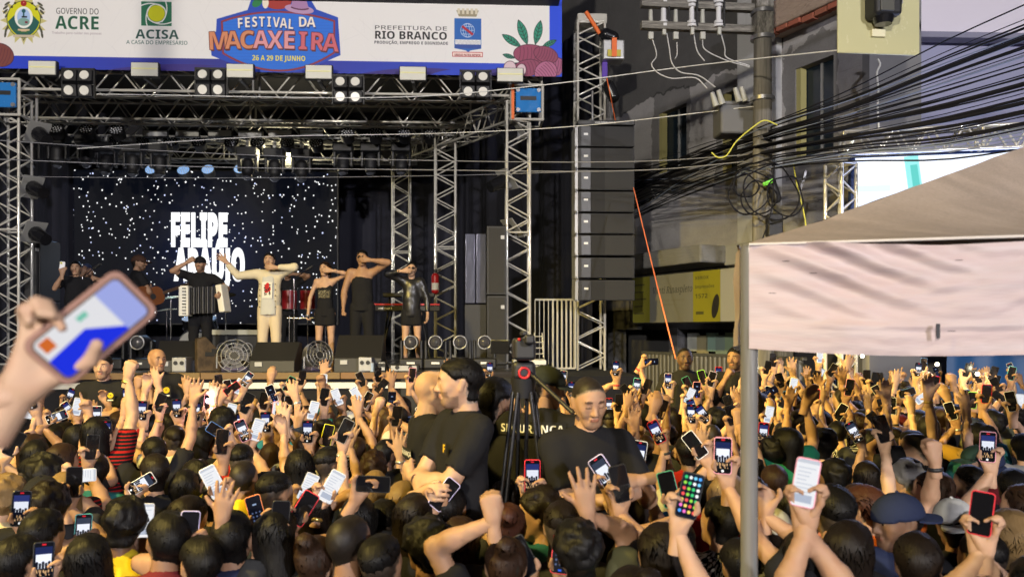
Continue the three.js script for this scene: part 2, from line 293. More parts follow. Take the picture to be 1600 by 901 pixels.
// ------------------------------------------------------------------ the printed banner
{
  const Zb = 13.75, x0 = -70, x1 = 878, yT = -150, yB = 113, S = 2;   // extent of the print, in the units of its artwork
  const W = (x1 - x0) * S, Hh = (yB - yT) * S;
  const tex = canvasTex(2048, Math.round(2048 * Hh / W), (c, w, h) => {
    const k = w / (x1 - x0); c.scale(k, k); c.translate(-x0, -yT);
    c.fillStyle = '#e9e7e6'; c.fillRect(x0, yT, x1 - x0, yB - yT);
    for (let i = 0; i < 300; i++) { c.strokeStyle = `rgba(120,120,130,${0.02 + 0.03 * rnd()})`; c.beginPath(); const a = rr(x0, x1), b = rr(yT, 100); c.moveTo(a, b); c.lineTo(a + rr(-30, 30), b + rr(5, 40)); c.stroke(); }
    // blue border below and to the right, violet sweeps in it
    const gr = c.createLinearGradient(0, 0, 860, 0); gr.addColorStop(0, '#1b3fd0'); gr.addColorStop(0.35, '#2b2d8c'); gr.addColorStop(0.6, '#2636a8'); gr.addColorStop(1, '#1546d8');
    c.fillStyle = gr; c.fillRect(x0, 93, x1 - x0, 40); c.fillStyle = '#1747de'; c.fillRect(858, yT, 30, 300);
    c.fillStyle = '#33257d'; for (const [a, b] of [[120, 330], [520, 700], [700, 800]]) { c.beginPath(); c.moveTo(a, 122); c.quadraticCurveTo((a + b) / 2, 96, b, 104); c.quadraticCurveTo((a + b) / 2 + 40, 112, b - 30, 124); c.fill(); }
    // state crest
    c.save(); c.translate(33, 38); const leaf = (x, y, a, l, b2, col) => { c.save(); c.translate(x, y); c.rotate(a); c.fillStyle = col; c.beginPath(); c.ellipse(0, 0, l, b2, 0, 0, 7); c.fill(); c.restore(); };
    c.fillStyle = '#c9c07c'; for (let i = 0; i < 16; i++) { const a = i / 16 * 6.283; c.beginPath(); c.moveTo(Math.cos(a - 0.2) * 24, Math.sin(a - 0.2) * 26); c.lineTo(Math.cos(a) * 36, Math.sin(a) * 38); c.lineTo(Math.cos(a + 0.2) * 24, Math.sin(a + 0.2) * 26); c.fill(); }
    c.beginPath(); c.moveTo(-8, -18); c.lineTo(-18, -44); c.lineTo(18, -44); c.lineTo(8, -18); c.fill();
    for (let i = 0; i < 9; i++) for (const s of [-1, 1]) leaf(s * (25 + 3 * Math.sin(i)), -26 + i * 6, s * (0.6 + i * 0.1), 5, 1.7, '#4b4a3c');
    c.fillStyle = '#3b4a2c'; c.beginPath(); c.ellipse(0, -2, 26, 29, 0, 0, 7); c.fill();
    c.fillStyle = '#d6d414'; c.beginPath(); c.ellipse(0, -2, 25, 28, 0, 0, 7); c.fill();
    c.fillStyle = '#1b5a56'; c.beginPath(); c.moveTo(-24, 2); c.lineTo(0, -22); c.lineTo(24, 2); c.quadraticCurveTo(18, 22, 0, 26); c.quadraticCurveTo(-18, 22, -24, 2); c.fill();
    c.fillStyle = '#d6d414'; c.beginPath(); c.moveTo(-23, -10); c.lineTo(-8, -26); c.lineTo(8, -26); c.lineTo(23, -10); c.lineTo(12, -12); c.lineTo(-12, -12); c.fill();
    c.fillStyle = '#eef0ea'; c.beginPath(); c.ellipse(0, -5, 14, 17, 0, 0, 7); c.fill(); c.fillStyle = '#a8c4ee'; c.beginPath(); c.ellipse(0, -5.5, 10, 13, 0, 0, 7); c.fill(); c.fillStyle = '#7fa79e'; c.beginPath(); c.ellipse(0, 2, 9, 6, 0, 0, 7); c.fill();
    c.fillStyle = '#12515c'; c.fillRect(-1.2, -15, 2.2, 10); c.beginPath(); c.arc(0, -15, 3, 0, 7); c.fill(); c.fillStyle = '#151b2a'; c.fillRect(-3, -7, 8, 2.4); c.fillStyle = '#7c1d35'; c.fillRect(2, 1, 4, 3);
    c.fillStyle = '#a3141c'; c.beginPath(); c.arc(0, -27, 4.6, 0, 7); c.fill(); c.fillStyle = '#e8a0a0'; c.beginPath(); c.arc(0, -28, 1, 0, 7); c.fill();
    c.fillStyle = '#332f16'; for (const [x, y] of [[-18, -21], [-13, -27], [13, -27], [19, -18]]) { c.beginPath(); c.arc(x, y, 1.8, 0, 7); c.fill(); }
    c.fillStyle = '#d8bb96'; c.fillRect(-9, 13, 18, 4); c.strokeStyle = '#3a6a38'; c.lineWidth = 1.4; for (const s of [-1, 1]) { c.beginPath(); c.moveTo(s * 4, 17); c.lineTo(s * 16, 15); c.moveTo(-s * 7, 20); c.lineTo(s * 7, 17); c.stroke(); }
    c.fillStyle = '#c9b9a2'; c.fillRect(-16, 22, 32, 4); c.fillStyle = '#333'; c.font = 'bold 7px sans-serif'; c.fillText('v', -2, 31); c.restore();
    const tx = (s, x, y, font, col, w2) => { c.font = font; c.fillStyle = col; c.textAlign = 'left'; const m = c.measureText(s).width; c.save(); c.translate(x, y); if (w2) c.scale(w2 / m, 1); c.fillText(s, 0, 0); c.restore(); };
    tx('GOVERNO DO', 82, 26, '12.5px sans-serif', '#3a3a3a', 66); tx('ACRE', 81, 50, 'bold 28px sans-serif', '#10543a', 68); tx('Trabalho para cuidar das pessoas', 76, 57.5, '5.2px sans-serif', '#b0a5ad', 76);
    // square swirl logo
    c.fillStyle = '#1c6b4c'; c.fillRect(213, 4.5, 47, 38); c.strokeStyle = '#e9e7e6'; c.lineWidth = 1.85;
    for (let i = 0; i < 4; i++) { c.save(); c.translate(236.5, 23.5); c.rotate(i * Math.PI / 2); c.beginPath(); c.moveTo(-25, -12); c.quadraticCurveTo(-4, -22, 13, -8); c.stroke(); c.restore(); }
    c.beginPath(); c.arc(236.5, 23, 14.5, 0, 7); c.stroke(); c.fillStyle = '#d3d416'; c.beginPath(); c.arc(236.5, 23, 13, 0, 7); c.fill();
    tx('ACISA', 204, 62.5, 'bold 20px sans-serif', '#1b4741', 67); tx('A CASA DO EMPRESÁRIO', 190, 71.5, '8.4px sans-serif', '#1b4741', 95);
    // festival badge
    const poly = (a, col) => { c.fillStyle = col; c.beginPath(); a.forEach(([x, y], i) => i ? c.lineTo(x, y) : c.moveTo(x, y)); c.closePath(); c.fill(); };
    c.lineJoin = 'round';
    poly([[330, 30], [378, 15], [388, -14], [470, -16], [486, 12], [520, 24], [524, 84], [470, 108], [428, 116], [380, 110], [340, 95], [322, 88], [319, 54], [329, 50]], '#1b46b8');
    c.fillStyle = '#a5302a'; c.beginPath(); c.ellipse(425, 0, 22, 13, 0, 0, 7); c.fill(); c.fillStyle = '#efe3d2'; c.beginPath(); c.ellipse(406, 3, 5, 9, 0, 0, 7); c.fill(); c.fillStyle = '#1f7d45'; c.beginPath(); c.ellipse(393, 3, 9, 6, -0.7, 0, 7); c.fill();
    const inner = () => { c.beginPath(); c.moveTo(338, 34); c.quadraticCurveTo(420, 2, 514, 30); c.lineTo(514, 80); c.quadraticCurveTo(430, 138, 340, 84); c.closePath(); };
    c.fillStyle = '#1f6fdc'; inner(); c.fill(); c.strokeStyle = '#8e2f3c'; c.lineWidth = 3; inner(); c.stroke(); c.strokeStyle = 'rgba(20,60,160,.25)'; c.lineWidth = 0.5; for (let i = 0; i < 16; i++) { c.beginPath(); c.moveTo(340, 34 + i * 5); c.lineTo(512, 32 + i * 5); c.stroke(); }
    c.fillStyle = '#b894bb'; c.beginPath(); c.ellipse(459, 12, 23, 7, 0.12, 0, 7); c.fill(); c.fillStyle = '#a97fae'; c.beginPath(); c.moveTo(446, 10); c.lineTo(450, -12); c.lineTo(468, -12); c.lineTo(474, 11); c.fill(); c.strokeStyle = '#5c2c4c'; c.lineWidth = 2; c.beginPath(); c.moveTo(446, 9); c.quadraticCurveTo(460, 15, 474, 11); c.stroke();
    const arc = (s, xs, y0, bend, size, font, fill, edge, lw) => { c.font = font; c.textAlign = 'center'; const n = s.length; [...s].forEach((ch, i) => { const t = (i + 0.5) / n * 2 - 1, x = lerp(xs[0], xs[1], (i + 0.5) / n); c.save(); c.translate(x, y0 + bend * t * t); c.rotate(t * 0.05); c.scale((xs[1] - xs[0]) / n / (size * 0.66), 1); c.fillStyle = edge; for (let q = 3; q > 0; q--) c.fillText(ch, q * 0.5, q * 0.9); c.strokeStyle = edge; c.lineWidth = lw; c.strokeText(ch, 0, 0); c.fillStyle = typeof fill === 'function' ? fill(i / n) : fill; c.fillText(ch, 0, 0); c.restore(); }); };
    arc('FESTIVAL', [361, 451], 41, 4, 21, 'bold 22px sans-serif', '#f4e9dc', '#173a86', 1.2); arc('DA', [458, 484], 40, 1, 20, 'bold 22px sans-serif', '#f4e9dc', '#173a86', 1.2);
    arc('MACAXEIRA', [323, 519], 75, 4, 33, 'bold 39px sans-serif', (t) => t < 0.3 ? '#d58a62' : t < 0.6 ? '#e09aa0' : '#cf6672', '#5e2326', 2);
    tx('26 A 29 DE JUNHO', 385, 94, 'bold 11.5px sans-serif', '#f2dd4a', 84);
    tx('PREFEITURA DE', 577, 42, '9.4px sans-serif', '#3b3b40', 117); tx('RIO BRANCO', 577, 56.5, 'bold 17px sans-serif', '#141418', 117); tx('PRODUÇÃO, EMPREGO E DIGNIDADE', 577, 65, 'bold 6.6px sans-serif', '#3d3d45', 118);
    // city arms
    c.fillStyle = '#9b9178'; c.beginPath(); c.moveTo(708, 9); c.lineTo(744, 9); c.lineTo(740, 19); c.lineTo(712, 19); c.fill(); c.fillStyle = '#d7cfb8'; for (let i = 0; i < 5; i++) c.fillRect(710 + i * 7, 6, 4, 9);
    poly([[705, 22], [748, 22], [748, 70], [731, 73], [727, 76], [723, 73], [705, 70]], '#1f62b6'); c.fillStyle = '#2c4c9c'; c.fillRect(706, 62, 41, 8); c.fillStyle = '#f0f0ee'; c.fillRect(706, 56, 41, 7.5); c.strokeStyle = '#8a94a5'; c.lineWidth = 0.6; for (let i = 0; i < 3; i++) { c.beginPath(); for (let x = 706; x < 748; x += 2) c.lineTo(x, 58 + i * 2 + Math.sin(x) * 0.6); c.stroke(); }
    c.strokeStyle = '#c6d3e8'; c.lineWidth = 0.8; for (const r of [11, 7, 3]) { c.beginPath(); c.ellipse(726, 41, r, 11, 0, 0, 7); c.stroke(); } for (const y of [35, 41, 47]) { c.beginPath(); c.moveTo(716, y); c.lineTo(736, y); c.stroke(); }
    c.save(); c.translate(726, 41); c.rotate(0.66); c.fillStyle = '#b01c2c'; c.fillRect(-11, -1.8, 22, 3.8); c.restore();
    c.fillStyle = '#f3dcd4'; c.strokeStyle = '#b0252c'; c.lineWidth = 0.9; c.fillRect(702, 76, 48, 7); c.strokeRect(702, 76, 48, 7); tx('UBIQUE PATRIA MEMOR', 705, 82, 'bold 5px sans-serif', '#7c2024', 42);
    // cassava roots and leaves
    const lf = (x, y, a, l) => { c.save(); c.translate(x, y); c.rotate(a); c.fillStyle = '#1f8a70'; c.strokeStyle = '#12382f'; c.lineWidth = 0.9; c.beginPath(); c.moveTo(0, 0); c.quadraticCurveTo(l * 0.32, -l * 0.55, 0, -l); c.quadraticCurveTo(-l * 0.32, -l * 0.55, 0, 0); c.fill(); c.stroke(); c.beginPath(); c.moveTo(0, 0); c.lineTo(0, -l); for (let q = 0.2; q < 0.8; q += 0.15) { c.moveTo(0, -l * q); c.lineTo(l * 0.12, -l * (q + 0.1)); c.moveTo(0, -l * q); c.lineTo(-l * 0.12, -l * (q + 0.1)); } c.stroke(); c.restore(); };
    lf(812, 66, -1.0, 36); lf(822, 62, -0.35, 42); lf(835, 62, 0.22, 40); lf(846, 66, 1.1, 26); lf(802, 84, -1.3, 20); lf(808, 92, -2.0, 18);
    const root = (x, y, a, b, r, col) => { c.save(); c.translate(x, y); c.rotate(r); c.fillStyle = col; c.strokeStyle = '#4a1a33'; c.lineWidth = 1; c.beginPath(); c.ellipse(0, 0, a, b, 0, 0, 7); c.fill(); c.stroke(); c.strokeStyle = 'rgba(74,26,51,.6)'; for (let q = -3; q < 4; q++) { c.beginPath(); c.moveTo(q * a * 0.22, -b * 0.7); c.quadraticCurveTo(q * a * 0.22 + 3, 0, q * a * 0.22 - 1, b * 0.7); c.stroke(); } c.restore(); };
    root(866, 96, 20, 15, 0.2, '#a05478'); root(828, 78, 28, 16, 0.05, '#93405f'); root(852, 78, 20, 13, 0.3, '#8c3c5a'); root(820, 101, 24, 14, -0.3, '#8e3f5e'); root(852, 106, 19, 17, -0.7, '#b06488');
    for (const [x, y, a, b] of [[794, 100, 10, 11], [812, 104, 8, 11], [836, 118, 6, 4]]) { c.fillStyle = '#d8bfc6'; c.strokeStyle = '#4a1a33'; c.beginPath(); c.ellipse(x, y, a, b, 0.2, 0, 7); c.fill(); c.stroke(); }
    root(-4, 92, 22, 18, 0.3, '#7c3f3a'); c.fillStyle = '#1546d8'; poly([[880, 104], [880, 124], [862, 124]], '#1546d8');
  });
  const a = pl(x0, HY, Zb).x, b = pl(x1, HY, Zb).x, yb = pl(430, yB - 0.0145 * 0, Zb).y, wM = b - a, hM = wM * Hh / W;
  const o = thing('printed_banner', 'large white festival banner with logos and blue border above the stage', 'banner', [(a + b) / 2, yb, -Zb]);
  const g = new THREE.PlaneGeometry(wM, hM, 40, 10), p = g.attributes.position; for (let i = 0; i < p.count; i++) p.setZ(i, 0.012 * (fbm(p.getX(i) * 0.8 + 20, p.getY(i) * 0.8 + 9) - 0.5)); g.computeVertexNormals();
  part(o, 'print', g, new THREE.MeshStandardMaterial({ map: tex, roughness: 0.6 }), [0, hM / 2, 0]);
  part(o, 'backing_frame', box(wM - 0.1, hM - 0.1, 0.05), MAT.black, [0, hM / 2, -0.05]);
}
// ------------------------------------------------------------------ LED screens
{
  const Zs = 19.9, a = pl(112, 265, Zs), b = pl(526, 505, Zs), w = b.x - a.x, h = a.y - b.y;
  const tex = canvasTex(1656, Math.round(1656 * h / w), (c, W, Hh) => {
    c.fillStyle = '#070910'; c.fillRect(0, 0, W, Hh); const k = W / 414;
    const g = c.createRadialGradient(W * 0.52, Hh * 0.55, 20, W * 0.52, Hh * 0.55, W * 0.4); g.addColorStop(0, '#141d3e'); g.addColorStop(1, 'rgba(7,9,16,0)'); c.fillStyle = g; c.fillRect(0, 0, W, Hh);
    for (let i = 0; i < 640; i++) { const x = rnd() * W, y = rnd() * Hh, r = (0.95 + 0.75 * rnd() * rnd()) * k; c.fillStyle = rnd() < 0.8 ? '#ffffff' : '#cfd8ff'; c.beginPath(); c.ellipse(x, y, r * 0.85, r, 0, 0, 7); c.fill(); }
    c.textAlign = 'center'; c.fillStyle = '#fff'; c.strokeStyle = '#fff';
    const word = (s, x, y, wd, ht) => { c.font = 'bold 100px sans-serif'; const m = c.measureText(s).width; c.save(); c.translate(x * k, y * k); c.scale(wd * k / m, ht * k / 73); c.lineWidth = 9; c.strokeText(s, 0, 0); c.fillText(s, 0, 0); c.restore(); };
    word('FELIPE', 197, 118, 90, 50); word('ARAÚJO', 214, 172, 110, 48);
  });
  const o = thing('led_screen', 'star field stage screen with big white two line lettering', 'screen', [(a.x + b.x) / 2, b.y, -Zs]);
  part(o, 'cabinet', box(w + 0.06, h + 0.06, 0.16), MAT.black, [0, h / 2, -0.1]);
  part(o, 'display', new THREE.PlaneGeometry(w, h), new THREE.MeshStandardMaterial({ color: 0x000000, emissive: 0xffffff, emissiveMap: tex, emissiveIntensity: 1.35, roughness: 0.95 }), [0, h / 2, 0]);
  const l = new THREE.RectAreaLight(0xdfe6ff, 0.16, w, h); l.position.set((a.x + b.x) / 2, b.y + h / 2, -Zs + 0.1); l.rotation.y = Math.PI; scene.add(l);
}
const DS = 10.3;
{ // bright relay screen on its own goal post of trusses, right
  const o0 = at(1337, 247, DS), e0 = at(1760, 247, DS - 0.6), w = Math.hypot(e0.x - o0.x, e0.z - o0.z), turn = -Math.atan2(e0.z - o0.z, e0.x - o0.x), h = 1.85;
  const tex = canvasTex(512, 320, (c, W, Hh) => { c.fillStyle = '#f3f8ff'; c.fillRect(0, 0, W, Hh); c.save(); c.translate(112, 30); c.rotate(-0.12); c.fillStyle = '#8fd8cf'; c.fillRect(-12, -30, 28, 84); c.fillStyle = '#5cbcae'; c.fillRect(-2, -10, 14, 60); c.restore(); c.fillStyle = '#d6f0ea'; c.fillRect(0, 62, 70, 14); c.fillRect(100, 92, 40, 24); });
  const o = thing('led_screen', 'glaring white relay screen above the pale tent roof', 'screen', [o0.x, o0.y - h, o0.z], turn);
  part(o, 'cabinet', box(w + 0.1, h + 0.1, 0.16), M([0.02, 0.05, 0.2], 0.5), [w / 2, h / 2, -0.1]);
  part(o, 'display', new THREE.PlaneGeometry(w, h), new THREE.MeshStandardMaterial({ color: 0x000000, emissive: 0xf2f6ff, emissiveMap: tex, emissiveIntensity: 1.5 }), [w / 2, h / 2, 0]);
  const c = o.localToWorld.bind(o); o.updateMatrixWorld();
  const l = new THREE.RectAreaLight(0xa8bcff, 7, w, h); l.position.copy(c(V(w / 2, h / 2, 0.08))); l.lookAt(c(V(w / 2, h / 2, 3))); scene.add(l);
  const g = 'trusses of the relay screen';
  const A = at(1316, 228, DS), B = at(1760, 216, DS - 0.6); A.y = at(1316, 226, DS).y; B.y = A.y;
  truss('top truss over the relay screen behind the cables', A, B, 0.24, 0.28, WN, 16, MAT.alu, g);
  const t = at(1314, 400, DS); truss('upright truss beside the relay screen', V(t.x, 0, t.z), V(t.x, A.y - 0.25, t.z), 0.26, 0.26, WN, 22, MAT.alu, g);
  const t2 = at(1356, 560, DS + 4); truss('second upright truss seen below the tent valance', V(t2.x, 0, t2.z), V(t2.x, 3.6, t2.z), 0.3, 0.3, WN, 12, MAT.alu, g);
}
// ------------------------------------------------------------------ lamps on the rig
{
  const pale = M([0.72, 0.71, 0.62], 0.3), paleHi = M([0.85, 0.82, 0.4], 0.4), disc = M([0.8, 0.78, 0.7], 0.25);
  const ord = ['first', 'second', 'third', 'fourth', 'fifth', 'sixth', 'seventh', 'eighth', 'ninth', 'tenth', 'eleventh', 'twelfth', 'thirteenth', 'fourteenth'];
  [66, 226, 375, 498, 645, 797].forEach((px, i) => {
    const Z = 13.5, y = pl(430, 112, Z).y, x = pl(px, 112, Z).x;
    const o = thing('flood_panel', `pale rectangular flood panel on the front truss, ${ord[i]} from the left`, 'flood light', [x, y, -Z], 0, 'flood panels on the front truss');
    part(o, 'housing', box(0.46, 0.25, 0.09, 0.015), MAT.black, [0, 0, -0.03]); part(o, 'reflector', box(0.43, 0.22, 0.03, 0.008), pale, [0, 0, 0.02]); part(o, 'lamp_tube', box(0.42, 0.022, 0.012, 0.004), paleHi, [0, 0.01, 0.037]);
    part(o, 'bracket', box(0.05, 0.05, 0.5), MAT.blackMetal, [0, -0.13, -0.25]);
  });
  [[122, 131], [330, 130], [544, 141], [743, 133]].forEach(([px, py], i) => {
    const Z = 13.5, q = pl(px, py, Z), o = thing('blinder', `black blinder with four white lamps, ${ord[i]} from the left`, 'stage light', q, 0, 'four lamp blinders on the front truss');
    for (const sx of [-1, 1]) for (const sy of [-1, 1]) {
      const c = part(o, 'lamp_box', box(0.235, 0.2, 0.14, 0.02), MAT.black, [sx * 0.125, sy * 0.115, 0], [-sy * 0.16, 0, 0]);
      part(c, 'lamp', new THREE.CylinderGeometry(0.075, 0.075, 0.02, 20), disc, [0, 0, 0.072], [Math.PI / 2, 0, 0]);
    }
    part(o, 'yoke', box(0.54, 0.03, 0.05), MAT.blackMetal, [0, 0.24, 0]); for (const s of [-1, 1]) part(o, 'yoke_arm', box(0.02, 0.48, 0.05), MAT.blackMetal, [s * 0.26, 0, 0]);
  });
  // hanging moving heads
  const headBase = box(0.42, 0.2, 0.34, 0.03), headBody = new THREE.CapsuleGeometry(0.13, 0.16, 4, 14), lensG = new THREE.CylinderGeometry(0.105, 0.115, 0.05, 20), glassG = new THREE.SphereGeometry(0.1, 16, 8, 0, 6.3, 0, 1.1);
  const lensGlass = new THREE.MeshPhysicalMaterial({ color: new THREE.Color().setRGB(0.12, 0.13, 0.16), roughness: 0.1, metalness: 0.4, clearcoat: 1 });
  [[48, 228], [90, 228], [136, 228], [166, 240], [208, 241], [250, 242], [387, 247], [429, 249], [471, 250], [536, 240], [579, 240], [627, 240]].forEach(([px, py], i) => {
    const q = pl(px, py, 17.4), o = thing('moving_head', `black moving head hanging below the trusses, ${ord[i]} from the left`, 'stage light', q, 0, 'moving heads hanging in a row');
    part(o, 'base', headBase, MAT.black, [0, 0.12, 0]); part(o, 'clamp', box(0.06, 0.16, 0.1), MAT.aluDark, [0, 0.3, 0]);
    for (const s of [-1, 1]) part(o, 'yoke_arm', box(0.06, 0.34, 0.14, 0.02), MAT.blackMetal, [s * 0.18, -0.12, 0]);
    const h = part(o, 'head', headBody, MAT.black, [0, -0.2, 0.02], [-0.25 + 0.2 * rnd(), 0, 0]);
    part(h, 'lens_ring', lensG, MAT.blackMetal, [0, -0.2, 0]); part(h, 'lens', glassG, lensGlass, [0, -0.19, 0], [Math.PI, 0, 0]);
  });
  // round LED cans: dark ones in two rows, four lit pale blue
  const can = new THREE.CylinderGeometry(0.15, 0.13, 0.2, 20), rim = new THREE.TorusGeometry(0.145, 0.014, 6, 24), dotG = new THREE.SphereGeometry(0.016, 6, 4), dotM = M([0.6, 0.62, 0.66], 0.25), face = new THREE.CylinderGeometry(0.14, 0.14, 0.01, 20);
  const par = (px, py, Z, lit, label, group) => {
    const q = pl(px, py, Z), o = thing('par_can', label, 'stage light', q, 0, group), tilt = part(o, 'can', can, MAT.black, [0, 0, 0], [1.05, 0, 0]);
    part(tilt, 'rim', rim, MAT.blackMetal, [0, 0.1, 0], [Math.PI / 2, 0, 0]);
    part(tilt, 'face', face, lit ? new THREE.MeshStandardMaterial({ color: 0x223344, emissive: 0x9cc8ff, emissiveIntensity: 0.9 }) : MAT.black, [0, 0.1, 0]);
    for (let r = 0; r < 3; r++) { const n = [1, 6, 11][r]; for (let k = 0; k < n; k++) { const a = k / n * 6.283; part(tilt, 'diode', dotG, dotM, [Math.cos(a) * r * 0.052, 0.106, Math.sin(a) * r * 0.052]); } }
    part(o, 'yoke', box(0.34, 0.03, 0.04), MAT.blackMetal, [0, 0.16, -0.06]);
    if (lit) { const l = new THREE.SpotLight(0x9cc8ff, 14, 9, 0.5, 0.6, 2); l.position.set(q.x, q.y - 0.1, q.z + 0.2); l.target.position.set(q.x, DECK, q.z + 4); scene.add(l, l.target); l.castShadow = true; }
  };
  [[90, 206], [137, 207], [184, 208], [543, 213], [587, 213], [632, 213], [673, 214]].forEach(([px, py], i) => par(px, py, 16.9, false, `dark LED can in the upper lamp row, ${ord[i]} from the left`, 'unlit LED cans, upper row'));
  [[180, 226], [223, 227], [268, 227], [312, 226], [363, 227], [404, 227], [450, 227], [495, 228]].forEach(([px, py], i) => par(px, py, 17.9, false, `dark LED can in the lower lamp row, ${ord[i]} from the left`, 'unlit LED cans, lower row'));
  [[238, 269], [288, 270], [326, 269], [376, 268]].forEach(([px, py], i) => par(px, py, 19.0, true, `LED can glowing pale blue above the screen, ${ord[i]} from the left`, 'lit LED cans above the screen'));
  [[243, 209], [293, 209], [344, 209], [391, 210], [438, 209], [487, 209]].forEach(([px, py], i) => {
    const o = thing('strip_light', `pale strip light between the lamp rows, ${ord[i]} from the left`, 'stage light', pl(px, py, 17.2), 0, 'pale strip lights');
    part(o, 'housing', box(0.52, 0.16, 0.1, 0.02), MAT.black); part(o, 'reflector', box(0.48, 0.12, 0.03, 0.006), M([0.42, 0.42, 0.4], 0.4), [0, 0, 0.045]);
  });
  { // one lit work lamp
    const q = pl(450, 246, 18.6), o = thing('work_lamp', 'small bright yellowish work lamp above the screen', 'lamp', q);
    const e = (i) => new THREE.MeshStandardMaterial({ color: 0x111111, emissive: 0xfff3c0, emissiveIntensity: i });
    part(o, 'housing', box(0.2, 0.42, 0.1, 0.02), MAT.black, [0, -0.05, -0.05]); part(o, 'lamp', box(0.15, 0.12, 0.02), e(5), [0, 0.09, 0.01]); part(o, 'lamp', box(0.14, 0.08, 0.02), e(2.2), [0, -0.05, 0.01]); part(o, 'lamp', box(0.14, 0.05, 0.02), e(0.9), [0, -0.16, 0.01]);
    const l = new THREE.PointLight(0xfff0c0, 6, 0, 2); l.position.set(q.x, q.y, q.z + 0.2); l.castShadow = true; scene.add(l);
  }
  // side spotlights clamped to the front towers
  const side = (px, py, Z, yaw, pitch, label) => {
    const o = thing('side_spotlight', label, 'stage light', pl(px, py, Z), yaw, 'spotlights clamped to the towers');
    const b = part(o, 'barrel', new THREE.CylinderGeometry(0.1, 0.13, 0.34, 14), MAT.blackGloss, [0, 0, 0.06], [Math.PI / 2 + pitch, 0, 0]);
    part(b, 'barn_door', box(0.36, 0.02, 0.42, 0.005), M([0.28, 0.28, 0.27], 0.5), [0, -0.24, 0], [0.25, 0, 0]); part(o, 'clamp', box(0.06, 0.2, 0.06), MAT.aluDark, [0, 0.06, -0.2]);
  };
  side(781, 288, Z1 - 0.1, -1.0, 0.45, 'spotlight clamped halfway up the right front tower'); side(790, 366, Z1 - 0.1, -1.0, 0.5, 'lower spotlight clamped to the right front tower'); side(795, 212, Z1, -1.0, 0.6, 'spotlight tucked under the right tower head');
  side(56, 298, Z1 - 0.1, 1.0, 0.35, 'spotlight clamped halfway up the left front tower'); side(60, 370, Z1 - 0.1, 1.0, 0.4, 'lower spotlight clamped to the left front tower'); side(64, 215, Z1, 0.9, 0.5, 'spotlight tucked under the left tower head');
}
